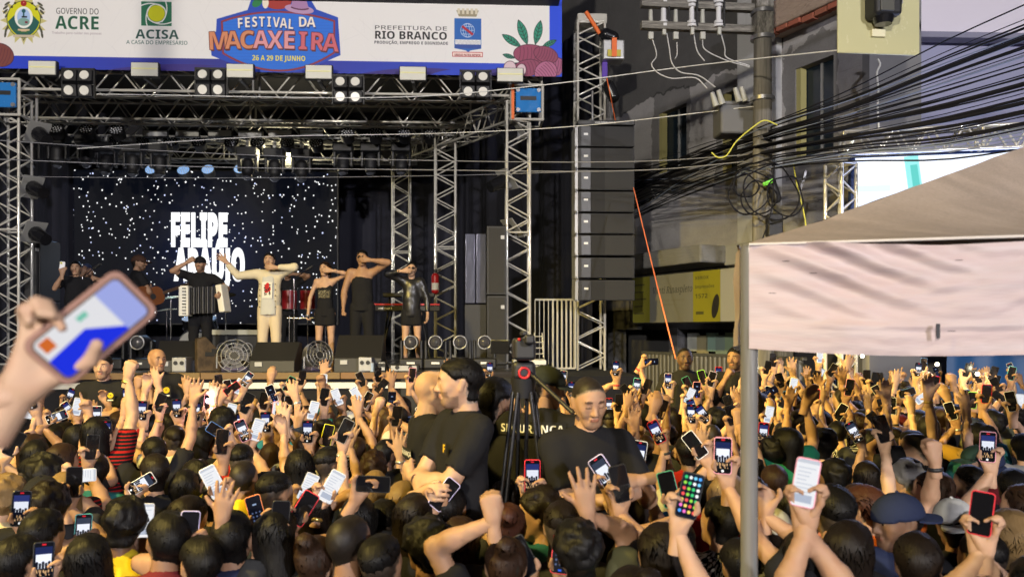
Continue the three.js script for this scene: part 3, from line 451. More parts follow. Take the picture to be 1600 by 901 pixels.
// ------------------------------------------------------------------ loudspeakers
{
  const grille = M([0.035, 0.035, 0.037], 0.7, 0.2, { bumpMap: rep(T.cloth, 8, 8), bumpScale: 0.003 });
  const Zp = 13.6, hTot = pl(943, 197, Zp).y - pl(943, 468, Zp).y, bh = hTot / 8.1, w = (pl(988, 300, Zp).x - pl(900, 300, Zp).x), p0 = pl(944, 197, Zp);
  const bump = thing('rigging_frame', 'black top frame of the hanging speaker line', 'rigging frame', [p0.x, p0.y, -Zp]); part(bump, 'frame', box(w, 0.08, 0.5, 0.015), M([0.05, 0.05, 0.05], 0.5, 0.4)); part(bump, 'name_strip', new THREE.PlaneGeometry(0.5, 0.05), new THREE.MeshStandardMaterial({ map: canvasTex(256, 26, (c) => { c.fillStyle = '#222'; c.fillRect(0, 0, 256, 26); c.fillStyle = '#eee'; c.font = 'bold 20px sans-serif'; c.fillText('www.taigas.com.br', 28, 20); }), roughness: 0.5 }), [0, 0, 0.253]);
  bar(bump, 'lifting_bar', [-0.2, 0.04, 0], [-0.2, 0.6, 0], 0.02, MAT.steel);
  const ordn = ['topmost', 'second', 'third', 'fourth', 'fifth', 'sixth', 'seventh', 'lowest'];
  for (let i = 0; i < 8; i++) {
    const y = p0.y - 0.05 - bh * (i + 0.5), o = thing('line_speaker', `black hanging speaker cabinet, ${ordn[i]} of the line of eight`, 'speaker', [p0.x, y, -Zp + 0.01 * Math.max(0, i - 4)], 0, 'hanging line of speaker cabinets');
    if (i > 5) o.rotation.x = 0.05 * (i - 5);
    part(o, 'cabinet', box(w - 0.02, bh - 0.025, 0.5, 0.01), M([0.022, 0.022, 0.024], 0.6)); part(o, 'side_plate', box(0.05, bh - 0.01, 0.46), MAT.aluDark, [-w / 2 - 0.02, 0, 0]);
    part(o, 'horn_strip', box(w * 0.16, bh - 0.05, 0.02), M([0.03, 0.03, 0.03], 0.4), [-w * 0.36, 0, 0.252]); part(o, 'grille', box(w * 0.24, bh - 0.05, 0.02), M([0.018, 0.018, 0.02], 0.8), [-w * 0.15, 0, 0.25]); part(o, 'grille', box(w * 0.5, bh - 0.05, 0.02), grille, [w * 0.22, 0, 0.252]);
    part(o, 'badge', box(0.07, 0.035, 0.01), M([0.75, 0.75, 0.75], 0.4), [-w * 0.36, 0.03, 0.266]); for (const s of [-1, 1]) part(o, 'pin', new THREE.SphereGeometry(0.02, 8, 6), MAT.steel, [-w / 2 - 0.03, s * bh * 0.46, 0.24]);
  }
  const stack = (px0, px1, py0, py1, Z, n, label, names, group) => {
    const a = pl(px0, py0, Z), b = pl(px1, py1, Z), h = (a.y - DECK) / n, w2 = b.x - a.x;
    for (let i = 0; i < n; i++) {
      const o = thing('stacked_speaker', names[i], 'speaker', [(a.x + b.x) / 2, DECK + h * i, -Z - 0.35], 0, group);
      part(o, 'cabinet', box(w2 - 0.01, h - 0.01, 0.7, 0.015), MAT.black, [0, h / 2, 0]); part(o, 'grille', box(w2 - 0.08, h - 0.08, 0.02, 0.004), grille, [0, h / 2, 0.352]); part(o, 'badge', box(0.06, 0.06, 0.01), MAT.aluDark, [0.1, h - 0.2, 0.367]);
    }
  };
  stack(760, 792, 352, 570, 13.5, 2, '', ['lower black side speaker behind the right front tower', 'upper black side speaker behind the right front tower'], 'side speaker stacks');
  { const a = pl(726, 364, 13.9), b = pl(760, 364, 13.9), h = a.y - DECK; const o = thing('road_case', 'tall steel blue panelled case beside the side speakers', 'case', [(a.x + b.x) / 2, DECK, -14.2], 0); const m = M([0.12, 0.13, 0.2], 0.45, 0.3, { roughnessMap: T.grime }); part(o, 'shell', box(b.x - a.x, h * 0.45, 0.6, 0.01), MAT.black, [0, h * 0.23, 0]); for (const s of [-1, 1]) part(o, 'panel', box((b.x - a.x) / 2 - 0.02, h * 0.53, 0.6, 0.012), m, [s * (b.x - a.x) / 4, h * 0.73, s * 0.01]); }
  stack(36, 62, 372, 570, 14.6, 2, '', ['lower black speaker beside the left front tower', 'upper black speaker beside the left front tower'], 'side speaker stacks');
}
{ // rail of pale bars and cases between tower and speaker line, on a black wing platform
  const Z = 14.3, a = pl(836, 468, Z), b = pl(899, 468, Z), p = thing('wing_platform', 'black wing platform right of the stage under the speaker tower', 'platform', [(a.x + pl(958, 500, Z).x) / 2, 0, -Z]);
  part(p, 'platform', box(pl(958, 500, Z).x - a.x + 0.3, 1.75, 3), MAT.blackCloth, [0, 0.87, 0]);
  const r = thing('bar_rail', 'rail of upright pale metal bars right of the front tower', 'railing', [a.x, 1.75, -Z]);
  const w = b.x - a.x, h = a.y - 1.75; for (const y of [0.05, h]) bar(r, 'rail', [0, y, 0], [w, y, 0], 0.02, MAT.alu); for (let i = 0; i < 10; i++) bar(r, 'bar', [w * (i / 9), 0.05, 0], [w * (i / 9), h, 0], i > 3 ? 0.02 : 0.009, MAT.alu, 6);
  const c = thing('aluminium_ladder', 'small aluminium step frame leaning beside the right tower', 'ladder', pl(842, 558, 13.8), 0.3); for (const s of [-1, 1]) bar(c, 'rail', [s * 0.09, 0, 0], [s * 0.07 + 0.03, 0.42, -0.1], 0.014, MAT.alu); for (let i = 0; i < 4; i++) bar(c, 'rung', [-0.08, 0.06 + i * 0.1, -0.02 * i], [0.1, 0.06 + i * 0.1, -0.02 * i], 0.01, MAT.alu);
  const s = thing('white_slab', 'white base slab under the right front tower', 'slab', pl(826, 565, 13.6)); part(s, 'slab', box(0.55, 0.08, 0.6, 0.01), MAT.white);
}
// ------------------------------------------------------------------ things on the stage floor
const deckAt = (px, Z) => V(pl(px, 560, Z).x, DECK, -Z);
{
  const wedge = (px, Z, w, h, d, label, side = MAT.black, turn = 0) => {
    const o = thing('wedge_monitor', label, 'monitor speaker', deckAt(px, Z), turn, 'wedge monitors along the stage edge');
    const s = new THREE.Shape([new THREE.Vector2(-d / 2, 0), new THREE.Vector2(d / 2, 0), new THREE.Vector2(d / 2 - 0.02, h * 0.35), new THREE.Vector2(-d / 4, h), new THREE.Vector2(-d / 2, h * 0.95)]);
    const g = new THREE.ExtrudeGeometry(s, { depth: w, bevelEnabled: true, bevelSize: 0.008, bevelThickness: 0.008, bevelSegments: 1 }); g.translate(0, 0, -w / 2); g.rotateY(Math.PI / 2);
    part(o, 'cabinet', g, side);
    part(o, 'side_handle', box(0.012, 0.06, 0.13, 0.004), MAT.rubber, [w / 2 + 0.012, h * 0.5, 0.05]); part(o, 'socket_plate', box(0.1, 0.06, 0.01), MAT.aluDark, [w * 0.3, h * 0.25, -d / 2 - 0.01]);
    for (const s2 of [-1, 1]) part(o, 'foot', box(0.05, 0.02, d * 0.8), MAT.rubber, [s2 * w * 0.4, -0.005, 0]);
    return o;
  };
  wedge(431, 11.75, 0.62, 0.4, 0.5, 'black wedge monitor in front of the singer', MAT.black, Math.PI);
  wedge(563, 11.8, 0.66, 0.5, 0.55, 'large black wedge monitor in front of the man in a vest', MAT.black, Math.PI);
  wedge(282, 11.85, 0.6, 0.42, 0.5, 'black wedge monitor at the feet of the accordion player', MAT.black, Math.PI + 0.2);
  const wd = wedge(330, 11.7, 0.1, 0.48, 0.42, 'wedge monitor with bare timber side beside the silver fan', M([0.2, 0.13, 0.065], 0.65, 0, { map: T.grime }), -0.9); part(wd, 'grip_hole', box(0.02, 0.07, 0.14), MAT.black, [0.055, 0.28, -0.05]);
  const fan = (px, py, r, turn, label) => {
    const q = pl(px, py, 11.65), o = thing('floor_fan', label, 'fan', [q.x, DECK, q.z], turn, 'silver floor fans'), y = q.y - DECK;
    const hd = part(o, 'drum', new THREE.CylinderGeometry(r, r, 0.13, 30, 1, true), M([0.35, 0.35, 0.37], 0.3, 0.9, { side: THREE.DoubleSide }), [0, y, 0], [Math.PI / 2 - 0.25, 0, 0]);
    for (let k = 0; k < 4; k++) part(hd, 'guard_ring', new THREE.TorusGeometry(r * (0.28 + 0.24 * k), 0.006, 5, 28), MAT.steel, [0, 0.07, 0], [Math.PI / 2, 0, 0]);
    for (let k = 0; k < 14; k++) { const a = k / 14 * 6.283; bar(hd, 'guard_wire', [Math.cos(a) * 0.05, 0.072, Math.sin(a) * 0.05], [Math.cos(a) * r, 0.066, Math.sin(a) * r], 0.004, MAT.steel, 5); }
    for (let k = 0; k < 5; k++) { const a = k / 5 * 6.283; part(hd, 'blade', box(r * 0.72, 0.006, 0.11, 0.002), M([0.25, 0.25, 0.26], 0.35, 0.8), [Math.cos(a) * r * 0.48, 0, Math.sin(a) * r * 0.48], [0.4, -a, 0]); }
    part(hd, 'motor', new THREE.CylinderGeometry(0.07, 0.07, 0.14, 14), MAT.black); part(o, 'stand', box(r * 1.5, 0.06, 0.2, 0.02), M([0.06, 0.05, 0.1], 0.5), [0, 0.03, 0]); for (const s of [-1, 1]) bar(o, 'bracket', [s * r * 1.02, 0.04, 0], [s * r * 1.02, y, 0], 0.014, MAT.steel);
  };
  fan(366, 557, 0.235, 0.25, 'silver drum fan left of the singer'); fan(496, 556, 0.21, 0.7, 'silver drum fan turned aside, right of the singer');
  // floor moving heads
  const fm = (px, label) => {
    const o = thing('moving_head', label, 'stage light', deckAt(px, 12.2), 0, 'moving heads standing on the stage floor');
    part(o, 'base', box(0.36, 0.16, 0.34, 0.03), MAT.black, [0, 0.08, 0]); for (const s of [-1, 1]) part(o, 'yoke_arm', box(0.05, 0.3, 0.15, 0.02), MAT.blackMetal, [s * 0.15, 0.28, 0]);
    const h = part(o, 'head', new THREE.CapsuleGeometry(0.11, 0.14, 4, 14), MAT.black, [0, 0.4, 0.02], [Math.PI / 2, 0, 0]);
    part(h, 'lens_ring', new THREE.TorusGeometry(0.098, 0.012, 6, 24), MAT.steel, [0, 0.17, 0], [Math.PI / 2, 0, 0]); part(h, 'lens', new THREE.SphereGeometry(0.095, 18, 8, 0, 6.3, 0, 1.2), MAT.lens, [0, 0.11, 0]);
    part(o, 'label_strip', box(0.12, 0.03, 0.004), MAT.white, [0, 0.09, 0.172]);
  };
  ['first', 'second', 'third', 'fourth'].forEach((n, i) => fm(643 + i * 38, `round lens moving head on the stage floor, ${n} right of the large wedge`));
  fm(178, 'round lens moving head behind the raised blurred phone'); fm(222, 'round lens moving head behind the bald guard');
  const ubox = (px, py, Z, w, h, label, m) => { const q = pl(px, py, Z), o = thing('equipment_box', label, 'box', [q.x, DECK, -Z]); part(o, 'shell', box(w, h, 0.25, 0.01), m, [0, h / 2, 0]); part(o, 'front_plate', box(w * 0.86, h * 0.8, 0.01), MAT.aluDark, [0, h / 2, 0.128]); for (const s of [-1, 1]) part(o, 'socket', new THREE.CylinderGeometry(0.03, 0.03, 0.012, 12), MAT.black, [s * w * 0.22, h * 0.62, 0.136], [Math.PI / 2, 0, 0]); return o; };
  ubox(284, 570, 11.5, 0.2, 0.2, 'small grey equipment box beside the timber wedge', MAT.steel); ubox(572, 570, 11.5, 0.19, 0.2, 'small metal socket box at the stage edge right of the large wedge', MAT.steel); ubox(598, 572, 11.55, 0.1, 0.14, 'narrow dark equipment box at the stage edge', MAT.blackMetal); ubox(632, 575, 11.5, 0.42, 0.09, 'flat black stage box with a yellow strip', MAT.black);
  { const o = thing('drinks_can', 'pale blue drinks can standing at the stage edge', 'can', V(pl(581, 571, 11.4).x, DECK, -11.4)); part(o, 'body', new THREE.CylinderGeometry(0.033, 0.033, 0.12, 14), M([0.4, 0.5, 0.62], 0.3, 0.5), [0, 0.06, 0]); part(o, 'lid', new THREE.CylinderGeometry(0.028, 0.033, 0.01, 14), MAT.steel, [0, 0.125, 0]); }
  // drums and percussion
  const drum = (parent, name, p, r, h, m, rot = [0, 0, 0]) => { const d = part(parent, name, new THREE.CylinderGeometry(r, r, h, 24), m, p, rot); for (const s of [-1, 1]) part(d, 'hoop', new THREE.TorusGeometry(r, 0.012, 6, 28), MAT.chrome, [0, s * h / 2, 0], [Math.PI / 2, 0, 0]); part(d, 'skin', new THREE.CylinderGeometry(r * 0.96, r * 0.96, 0.01, 24), M([0.6, 0.6, 0.58], 0.6), [0, h / 2 + 0.004, 0]); return d; };
  const stand = (o, p, h) => { bar(o, 'stand_pole', [p[0], 0, p[2]], [p[0], h, p[2]], 0.013, MAT.chrome); for (let k = 0; k < 3; k++) { const a = k * 2.1; bar(o, 'stand_leg', [p[0], 0.3, p[2]], [p[0] + 0.25 * Math.cos(a), 0, p[2] + 0.25 * Math.sin(a)], 0.01, MAT.chrome); } };
  { const o = thing('drum_kit', 'drum kit with chrome stands and cymbals behind the accordion player', 'drums', deckAt(300, 16.2));
    drum(o, 'bass_drum', [0.15, 0.3, 0.2], 0.28, 0.4, MAT.blackGloss, [Math.PI / 2, 0, 0]); drum(o, 'tom', [0, 0.72, 0.1], 0.15, 0.2, MAT.blackGloss, [0.4, 0, 0]); drum(o, 'tom', [0.35, 0.72, 0.1], 0.16, 0.2, MAT.blackGloss, [0.4, 0, 0]); drum(o, 'floor_tom', [0.75, 0.4, 0], 0.2, 0.36, MAT.blackGloss);
    for (const [x, h, t] of [[-0.5, 1.0, 0.1], [-0.42, 1.25, 0.2], [0.65, 1.3, -0.2]]) { stand(o, [x, 0, 0], h); part(o, 'cymbal', new THREE.CylinderGeometry(0.03, 0.2, 0.025, 28), M([0.55, 0.45, 0.2], 0.25, 1), [x, h, 0], [t, 0, 0.1]); }
    const cab = part(o, 'riser', box(2.6, 0.02, 1.6), MAT.black, [0.1, 0.01, 0]); }
  { const o = thing('percussion_set', 'red percussion drums on chrome stands beside the woman in a glitter vest', 'drums', deckAt(466, 14.3)); for (const [x, z] of [[-0.16, 0], [0.16, 0], [0.48, 0.05]]) { drum(o, 'red_drum', [x, 1.12, z], 0.13, 0.34, M([0.2, 0.008, 0.012], 0.35)); stand(o, [x, 0, z], 0.95); } bar(o, 'cross_bar', [-0.2, 0.8, 0], [0.5, 0.8, 0], 0.014, MAT.chrome); }
  { const o = thing('ring_amplifier', 'low black amplifier with two ringed speaker cones behind the silver fan', 'amplifier', deckAt(372, 13.6)); part(o, 'cabinet', box(0.75, 0.5, 0.4, 0.02), MAT.black, [0, 0.25, 0]); for (const s of [-1, 1]) part(o, 'cone_ring', new THREE.TorusGeometry(0.09, 0.012, 6, 24), MAT.steel, [s * 0.2, 0.28, 0.205]); part(o, 'top_strip', box(0.75, 0.08, 0.38), M([0.5, 0.48, 0.35], 0.5), [0, 0.55, 0]); }
  { const q = pl(634, 482, 14.1), o = thing('stage_keyboard', 'red ended stage keyboard on black stand behind the dancers', 'keyboard', [q.x, DECK, -14.1]), y = q.y - DECK;
    part(o, 'body', box(1.2, 0.09, 0.3, 0.01), MAT.black, [0, y, 0]); part(o, 'red_back', box(1.2, 0.03, 0.06, 0.005), MAT.red, [0, y + 0.07, 0.1]); part(o, 'lettering', new THREE.PlaneGeometry(0.4, 0.05), new THREE.MeshStandardMaterial({ map: canvasTex(256, 32, (c) => { c.fillStyle = '#0a0a0c'; c.fillRect(0, 0, 256, 32); c.fillStyle = '#ddd'; c.font = 'bold 26px sans-serif'; c.fillText('nord stage 3', 20, 24); }), roughness: 0.5 }), [-0.3, y, 0.152]);
    for (const s of [-1, 1]) { bar(o, 'stand_leg', [s * 0.45, 0, 0.15], [-s * 0.1 + s * 0.35, y - 0.05, -0.1], 0.02, MAT.blackMetal); bar(o, 'stand_leg', [s * 0.45, 0, -0.2], [s * 0.3, y - 0.05, 0.12], 0.02, MAT.blackMetal); } part(o, 'upper_synth', box(0.9, 0.07, 0.26, 0.01), MAT.black, [0.05, y + 0.24, -0.1]); bar(o, 'upper_post', [0.4, y, -0.1], [0.4, y + 0.24, -0.1], 0.015, MAT.blackMetal); bar(o, 'upper_post', [-0.3, y, -0.1], [-0.3, y + 0.24, -0.1], 0.015, MAT.blackMetal); }
  { const q = pl(680, 452, 16.4), o = thing('fire_extinguisher', 'red fire extinguisher hung on the middle right tower', 'extinguisher', q); part(o, 'tank', new THREE.CapsuleGeometry(0.08, 0.28, 4, 14), MAT.red, [0, 0.12, 0]); part(o, 'label', new THREE.CylinderGeometry(0.082, 0.082, 0.14, 14, 1, true, -1, 2), MAT.white, [0, 0.06, 0]); part(o, 'valve', box(0.07, 0.07, 0.05, 0.01), MAT.black, [0, 0.38, 0]); bar(o, 'hose', [0.03, 0.38, 0.02], [0.1, 0.1, 0.03], 0.012, MAT.rubber); }
  // microphone stands
  [[128, 13.4], [459, 13.6]].forEach(([px, Z], i) => { const o = thing('microphone_stand', ['microphone stand behind the two people filming', 'microphone stand between singer and percussion'][i], 'microphone stand', deckAt(px, Z)); bar(o, 'pole', [0, 0, 0], [0, 1.45, 0], 0.011, MAT.chrome); bar(o, 'boom', [0, 1.45, 0], [0.25, 1.6, 0.1], 0.009, MAT.chrome); part(o, 'microphone', new THREE.CapsuleGeometry(0.025, 0.1, 4, 8), MAT.blackMetal, [0.28, 1.62, 0.11], [0, 0, -1]); part(o, 'base', new THREE.CylinderGeometry(0.13, 0.14, 0.03, 16), MAT.black, [0, 0.015, 0]); });
}
// ------------------------------------------------------------------ the street on the right
function tube(pts, r, n = 20, s = 5) { return new THREE.TubeGeometry(new THREE.CatmullRomCurve3(pts), n, r, s); }
{ // utility pole
  const D = 10.8, base = at(1192, 500, D), o = thing('utility_pole', 'concrete utility pole with two crossarms, insulators and meter boxes', 'pole', [base.x, 0, base.z]);
  const conc = M([0.5, 0.47, 0.42], 0.95, 0, { bumpMap: T.grime, bumpScale: 0.01, map: T.grime }), L = (px, py, dz = 0) => at(px, py, D + dz).sub(V(base.x, 0, base.z));
  part(o, 'shaft', new THREE.CylinderGeometry(0.095, 0.17, 9, 18), conc, [0, 4.5, 0]);
  for (const [py, dy] of [[10, 0], [44, 0]]) { const a = L(998, py + 3), b = L(1205, py - 4, -0.15); part(o, 'crossarm', box(a.distanceTo(b), 0.1, 0.11, 0.01), conc, a.clone().add(b).multiplyScalar(0.5), [0, 0.06, Math.atan2(b.y - a.y, Math.hypot(b.x - a.x, b.z - a.z))]); }
  part(o, 'pole_cap', box(0.24, 0.6, 0.24, 0.03), conc, L(1192, 25)); for (const py of [60, 20, 155, 395]) part(o, 'band', new THREE.CylinderGeometry(0.16, 0.16, 0.05, 16), MAT.steel, L(1192, py)); 
  const porcelain = M([0.6, 0.6, 0.62], 0.25), grey = M([0.4, 0.4, 0.36], 0.5);
  const fuse = (px, k) => { const f = part(o, 'fuse_cutout', new THREE.CylinderGeometry(0.035, 0.035, 0.36, 10), porcelain, L(px, 22, -0.12)); for (const s of [-1, 1]) for (let q = 0; q < 2; q++) part(f, 'shed', new THREE.CylinderGeometry(0.075 - q * 0.015, 0.075 - q * 0.015, 0.035, 14), porcelain, [0, s * (0.16 - q * 0.05), 0]); part(f, 'clip', box(0.05, 0.1, 0.05, 0.01), grey, [0.0, -0.24, 0.03]); part(f, 'fuse_tube', new THREE.CylinderGeometry(0.016, 0.016, 0.34, 8), MAT.blackMetal, [0.06, 0, 0.05]); };
  [1037, 1081, 1123].forEach(fuse);
  [1017, 1056, 1098].forEach((px) => { part(o, 'arrester', new THREE.CylinderGeometry(0.025, 0.035, 0.28, 10), grey, L(px, 30, -0.08)); part(o, 'clamp', box(0.07, 0.1, 0.06, 0.01), grey, L(px, 56, -0.08)); });
  const lead = M([0.5, 0.5, 0.5], 0.5, 0.4), leads = [[[1020, 62], [1026, 88], [1018, 100], [1026, 112], [1048, 122], [1088, 122], [1105, 138]], [[1042, 52], [1046, 75], [1050, 98], [1062, 112], [1092, 118], [1118, 136]], [[1058, 66], [1058, 85], [1055, 92]], [[1084, 52], [1090, 80], [1101, 95]], [[1098, 62], [1100, 75], [1130, 92], [1172, 105]], [[1126, 50], [1133, 76], [1134, 88], [1172, 103]]];
  leads.forEach((a) => part(o, 'lead', tube(a.map(([x, y], i) => L(x, y, -0.1 - 0.02 * i)), 0.009, 24, 5), lead));
  [[1116, 155], [1126, 152], [1152, 148], [1162, 147]].forEach(([x, y]) => part(o, 'bushing', new THREE.CylinderGeometry(0.03, 0.045, 0.2, 10), grey, L(x, y, 0.15), [0, 0, 0.3]));
  part(o, 'transformer', box(0.55, 0.42, 0.4, 0.04), M([0.14, 0.14, 0.14], 0.7, 0.2), L(1150, 190, 0.45)); part(o, 'transformer_lid', box(0.6, 0.05, 0.44, 0.02), M([0.16, 0.16, 0.16], 0.7), L(1150, 167, 0.45));
  part(o, 'meter_box', box(0.2, 0.3, 0.13, 0.02), MAT.black, L(1210, 352, -0.2)); part(o, 'splice_case', new THREE.CapsuleGeometry(0.07, 0.26, 4, 12), MAT.black, L(1208, 295, -0.25), [0, 0, 0.35]); part(o, 'green_tag', box(0.15, 0.05, 0.04, 0.01), M([0.2, 0.75, 0.08], 0.5), L(1201, 285, -0.34), [0, 0, 0.4]);
  part(o, 'bracket', box(0.03, 0.34, 0.03), MAT.steel, L(1254, 285, -0.1), [0, 0, -0.3]);
}
{ // coils, loops and loose cables at the pole, then the bundles running past it
  const dull = (c) => new THREE.MeshPhysicalMaterial({ color: new THREE.Color().setRGB(...c), roughness: 0.7, specularIntensity: 0.35 }), D = 10.5, blk = dull([0.01, 0.01, 0.014]), pale = dull([0.2, 0.24, 0.36]), yel = M([0.6, 0.58, 0.08], 0.5);
  [[1172, 300, 34], [1185, 310, 26], [1165, 290, 18], [1205, 300, 42], [1228, 305, 30]].forEach(([x, y, r], i) => { const R = r / F * D, g = new THREE.TorusGeometry(R, 0.011, 5, 40); const p = g.attributes.position; for (let q = 0; q < p.count; q++) { const a = Math.atan2(p.getY(q), p.getX(q)); p.setXYZ(q, p.getX(q) * (1 + 0.12 * Math.sin(2 * a + i)), p.getY(q) * (1 + 0.1 * Math.cos(3 * a + i)), p.getZ(q) + 0.04 * Math.sin(a * 2 + i)); } g.computeVertexNormals(); solo('cable_coil', ['slack black cable coil left of the pole, largest of the left pair', 'slack black cable coil left of the pole, tight inner one', 'small slack cable coil high left of the pole', 'wide slack cable coil hanging in front of the pole', 'slack cable coil right of the pole by the meter box'][i], 'cable', g, blk, at(x, y, D - 0.05 * i), 'slack coils on the utility pole'); });
  const cab = (pts, r, m, label, group) => solo('cable', label, 'cable', tube(pts, r, 30, 5), m, [0, 0, 0], group);
  cab([[1112, 238], [1122, 246], [1134, 244], [1150, 222], [1175, 200], [1195, 188], [1215, 195]].map(([x, y]) => at(x, y, D - 0.3)), 0.009, yel, 'bright yellow cable looping up to the pole', 'loose cables');
  cab([[1240, 255], [1246, 290], [1256, 330], [1262, 368]].map(([x, y]) => at(x, y, D - 0.1)), 0.01, yel, 'thin yellow cable dropping right of the pole towards the tent', 'loose cables');
  cab([[1210, 258], [1205, 330], [1182, 400]].map(([x, y]) => at(x, y, D - 0.25)), 0.01, blk, 'black drop cable running down the pole shaft', 'loose cables');
  cab([[1372, 92], [1376, 100], [1371, 112], [1373, 140], [1372, 170], [1374, 205]].map(([x, y]) => at(x, y, 11)), 0.014, M([0.75, 0.75, 0.72], 0.6), 'knotted white cord hanging down under the traffic signal', 'loose cables');
  const nW = 46, thin = [];
  for (let i = 0; i < nW; i++) {
    const t = i / (nW - 1), y0 = 268 + 80 * Math.pow(rnd(), 1.2) , ym = 196 + 70 * t + rr(-6, 6), y1 = lerp(0, 226, Math.pow(t, 0.75)) + rr(-10, 10), thick = i === 7 || i === 19 || i === 30;
    const pts = [at(980, y0, 16.5 + rr(-0.3, 0.3)), at(1080, lerp(y0, ym, 0.62) + 7, 13 + rr(-0.2, 0.2)), at(1192, ym, 10.75 + rr(-0.25, 0.25)), at(1330, lerp(ym, y1, 0.33) + 8 - 12 * t, 9.4), at(1480, lerp(ym, y1, 0.7) + 5, 8.4), at(1640, y1 - 8, 7.6)];
    if (i % 6 === 5) { pts.splice(0, 2, at(1150, ym + 20, 11.2)); }
    const one = cab(pts, thick ? 0.024 : rr(0.005, 0.011), rnd() < 0.12 ? pale : blk, thick ? `thick bundled black cable crossing to the upper right, ${['highest', 'middle', 'lowest'][[7, 19, 30].indexOf(i)]} of three` : 'thin dark service cable of the tangle running past the utility pole', thick ? 'thick bundled cables' : 'thin service cables past the pole'); if (!thick) thin.push([pts[pts.length - 1].y, one]);
  }
  thin.sort((a, b) => b[0] - a[0]).forEach(([, o], i) => { o.userData.label = `thin dark service cable past the pole, number ${i + 1} from the top at the right edge`; });
  const rope = M([0.8, 0.8, 0.78], 0.7), wire = M([0.25, 0.25, 0.27], 0.5);
  cab([at(150, 147, 13), at(640, 151, 12.5), at(846, 133, 12), at(1080, 103, 11), at(1312, 78, 9)], 0.008, rope, 'white rope from the front truss to the traffic signal', 'lines strung across the stage');
  cab([at(120, 232, 12.6), at(400, 214, 12.5), at(690, 208, 12.4), at(900, 197, 12), at(1188, 165, 10.9)], 0.006, rope, 'thin white line from the lamp row to the utility pole', 'lines strung across the stage');
  cab([at(-20, 248, 12.5), at(300, 260, 12.5), at(640, 265, 12.5), at(1000, 266, 11.8), at(1190, 250, 10.9)], 0.008, wire, 'grey wire across the stage just above the star screen', 'lines strung across the stage');
  cab([at(-20, 218, 12.8), at(300, 238, 12.8), at(640, 250, 12.6), at(1000, 252, 11.8), at(1190, 240, 10.9)], 0.007, wire, 'grey wire across the stage through the lamp rows', 'lines strung across the stage');
  cab([at(-20, 275, 12.8), at(300, 278, 12.8), at(700, 274, 12.6), at(905, 268, 12)], 0.005, wire, 'thinnest wire across the top of the star screen', 'lines strung across the stage');
  cab([at(990, 293, 12.5), at(1022, 425, 10.8), at(1056, 560, 9.2)], 0.0095, M([0.75, 0.2, 0.1], 0.6), 'taut orange strap slanting down from the hanging speakers', 'lines strung across the stage');
  cab([at(948, 120, 14.6), at(962, 190, 14.5)], 0.01, MAT.orange, 'short orange strap tail hanging from the hoist', 'lines strung across the stage');
}
{ // traffic signal seen from behind, with its square back board
  const D = 9, p = at(1373, 20, D), o = thing('traffic_signal', 'black traffic signal on a square beige back board, seen from behind', 'traffic signal', p, 0.05);
  const w = 135 / F * D; part(o, 'back_board', new RoundedBoxGeometry(w, 1.3, 0.03, 3, 0.014), M([0.5, 0.48, 0.28], 0.55, 0, { roughnessMap: T.grime }), [0, 1.3 / 2 - 65 / F * D, 0]);
  const hs = part(o, 'housing', box(0.32, 0.9, 0.26, 0.05), MAT.black, [-0.03, 0.33, 0.15]); part(hs, 'hinge', box(0.03, 0.05, 0.05), MAT.steel, [0.17, -0.28, 0.05]); part(hs, 'rear_lid', box(0.16, 0.84, 0.03, 0.01), M([0.08, 0.08, 0.07], 0.35), [-0.03, 0.0, 0.13]); part(hs, 'lid', new THREE.CylinderGeometry(0.12, 0.09, 0.08, 14), MAT.blackGloss, [0, -0.48, 0]); part(o, 'socket', box(0.16, 0.09, 0.04, 0.01), M([0.7, 0.66, 0.45], 0.5), [-0.02, -0.24, 0.03]);
  bar(o, 'mast_arm', [0, 0.9, -0.05], [4.5, 1.1, -0.05], 0.05, M([0.3, 0.3, 0.28], 0.5, 0.5));
}
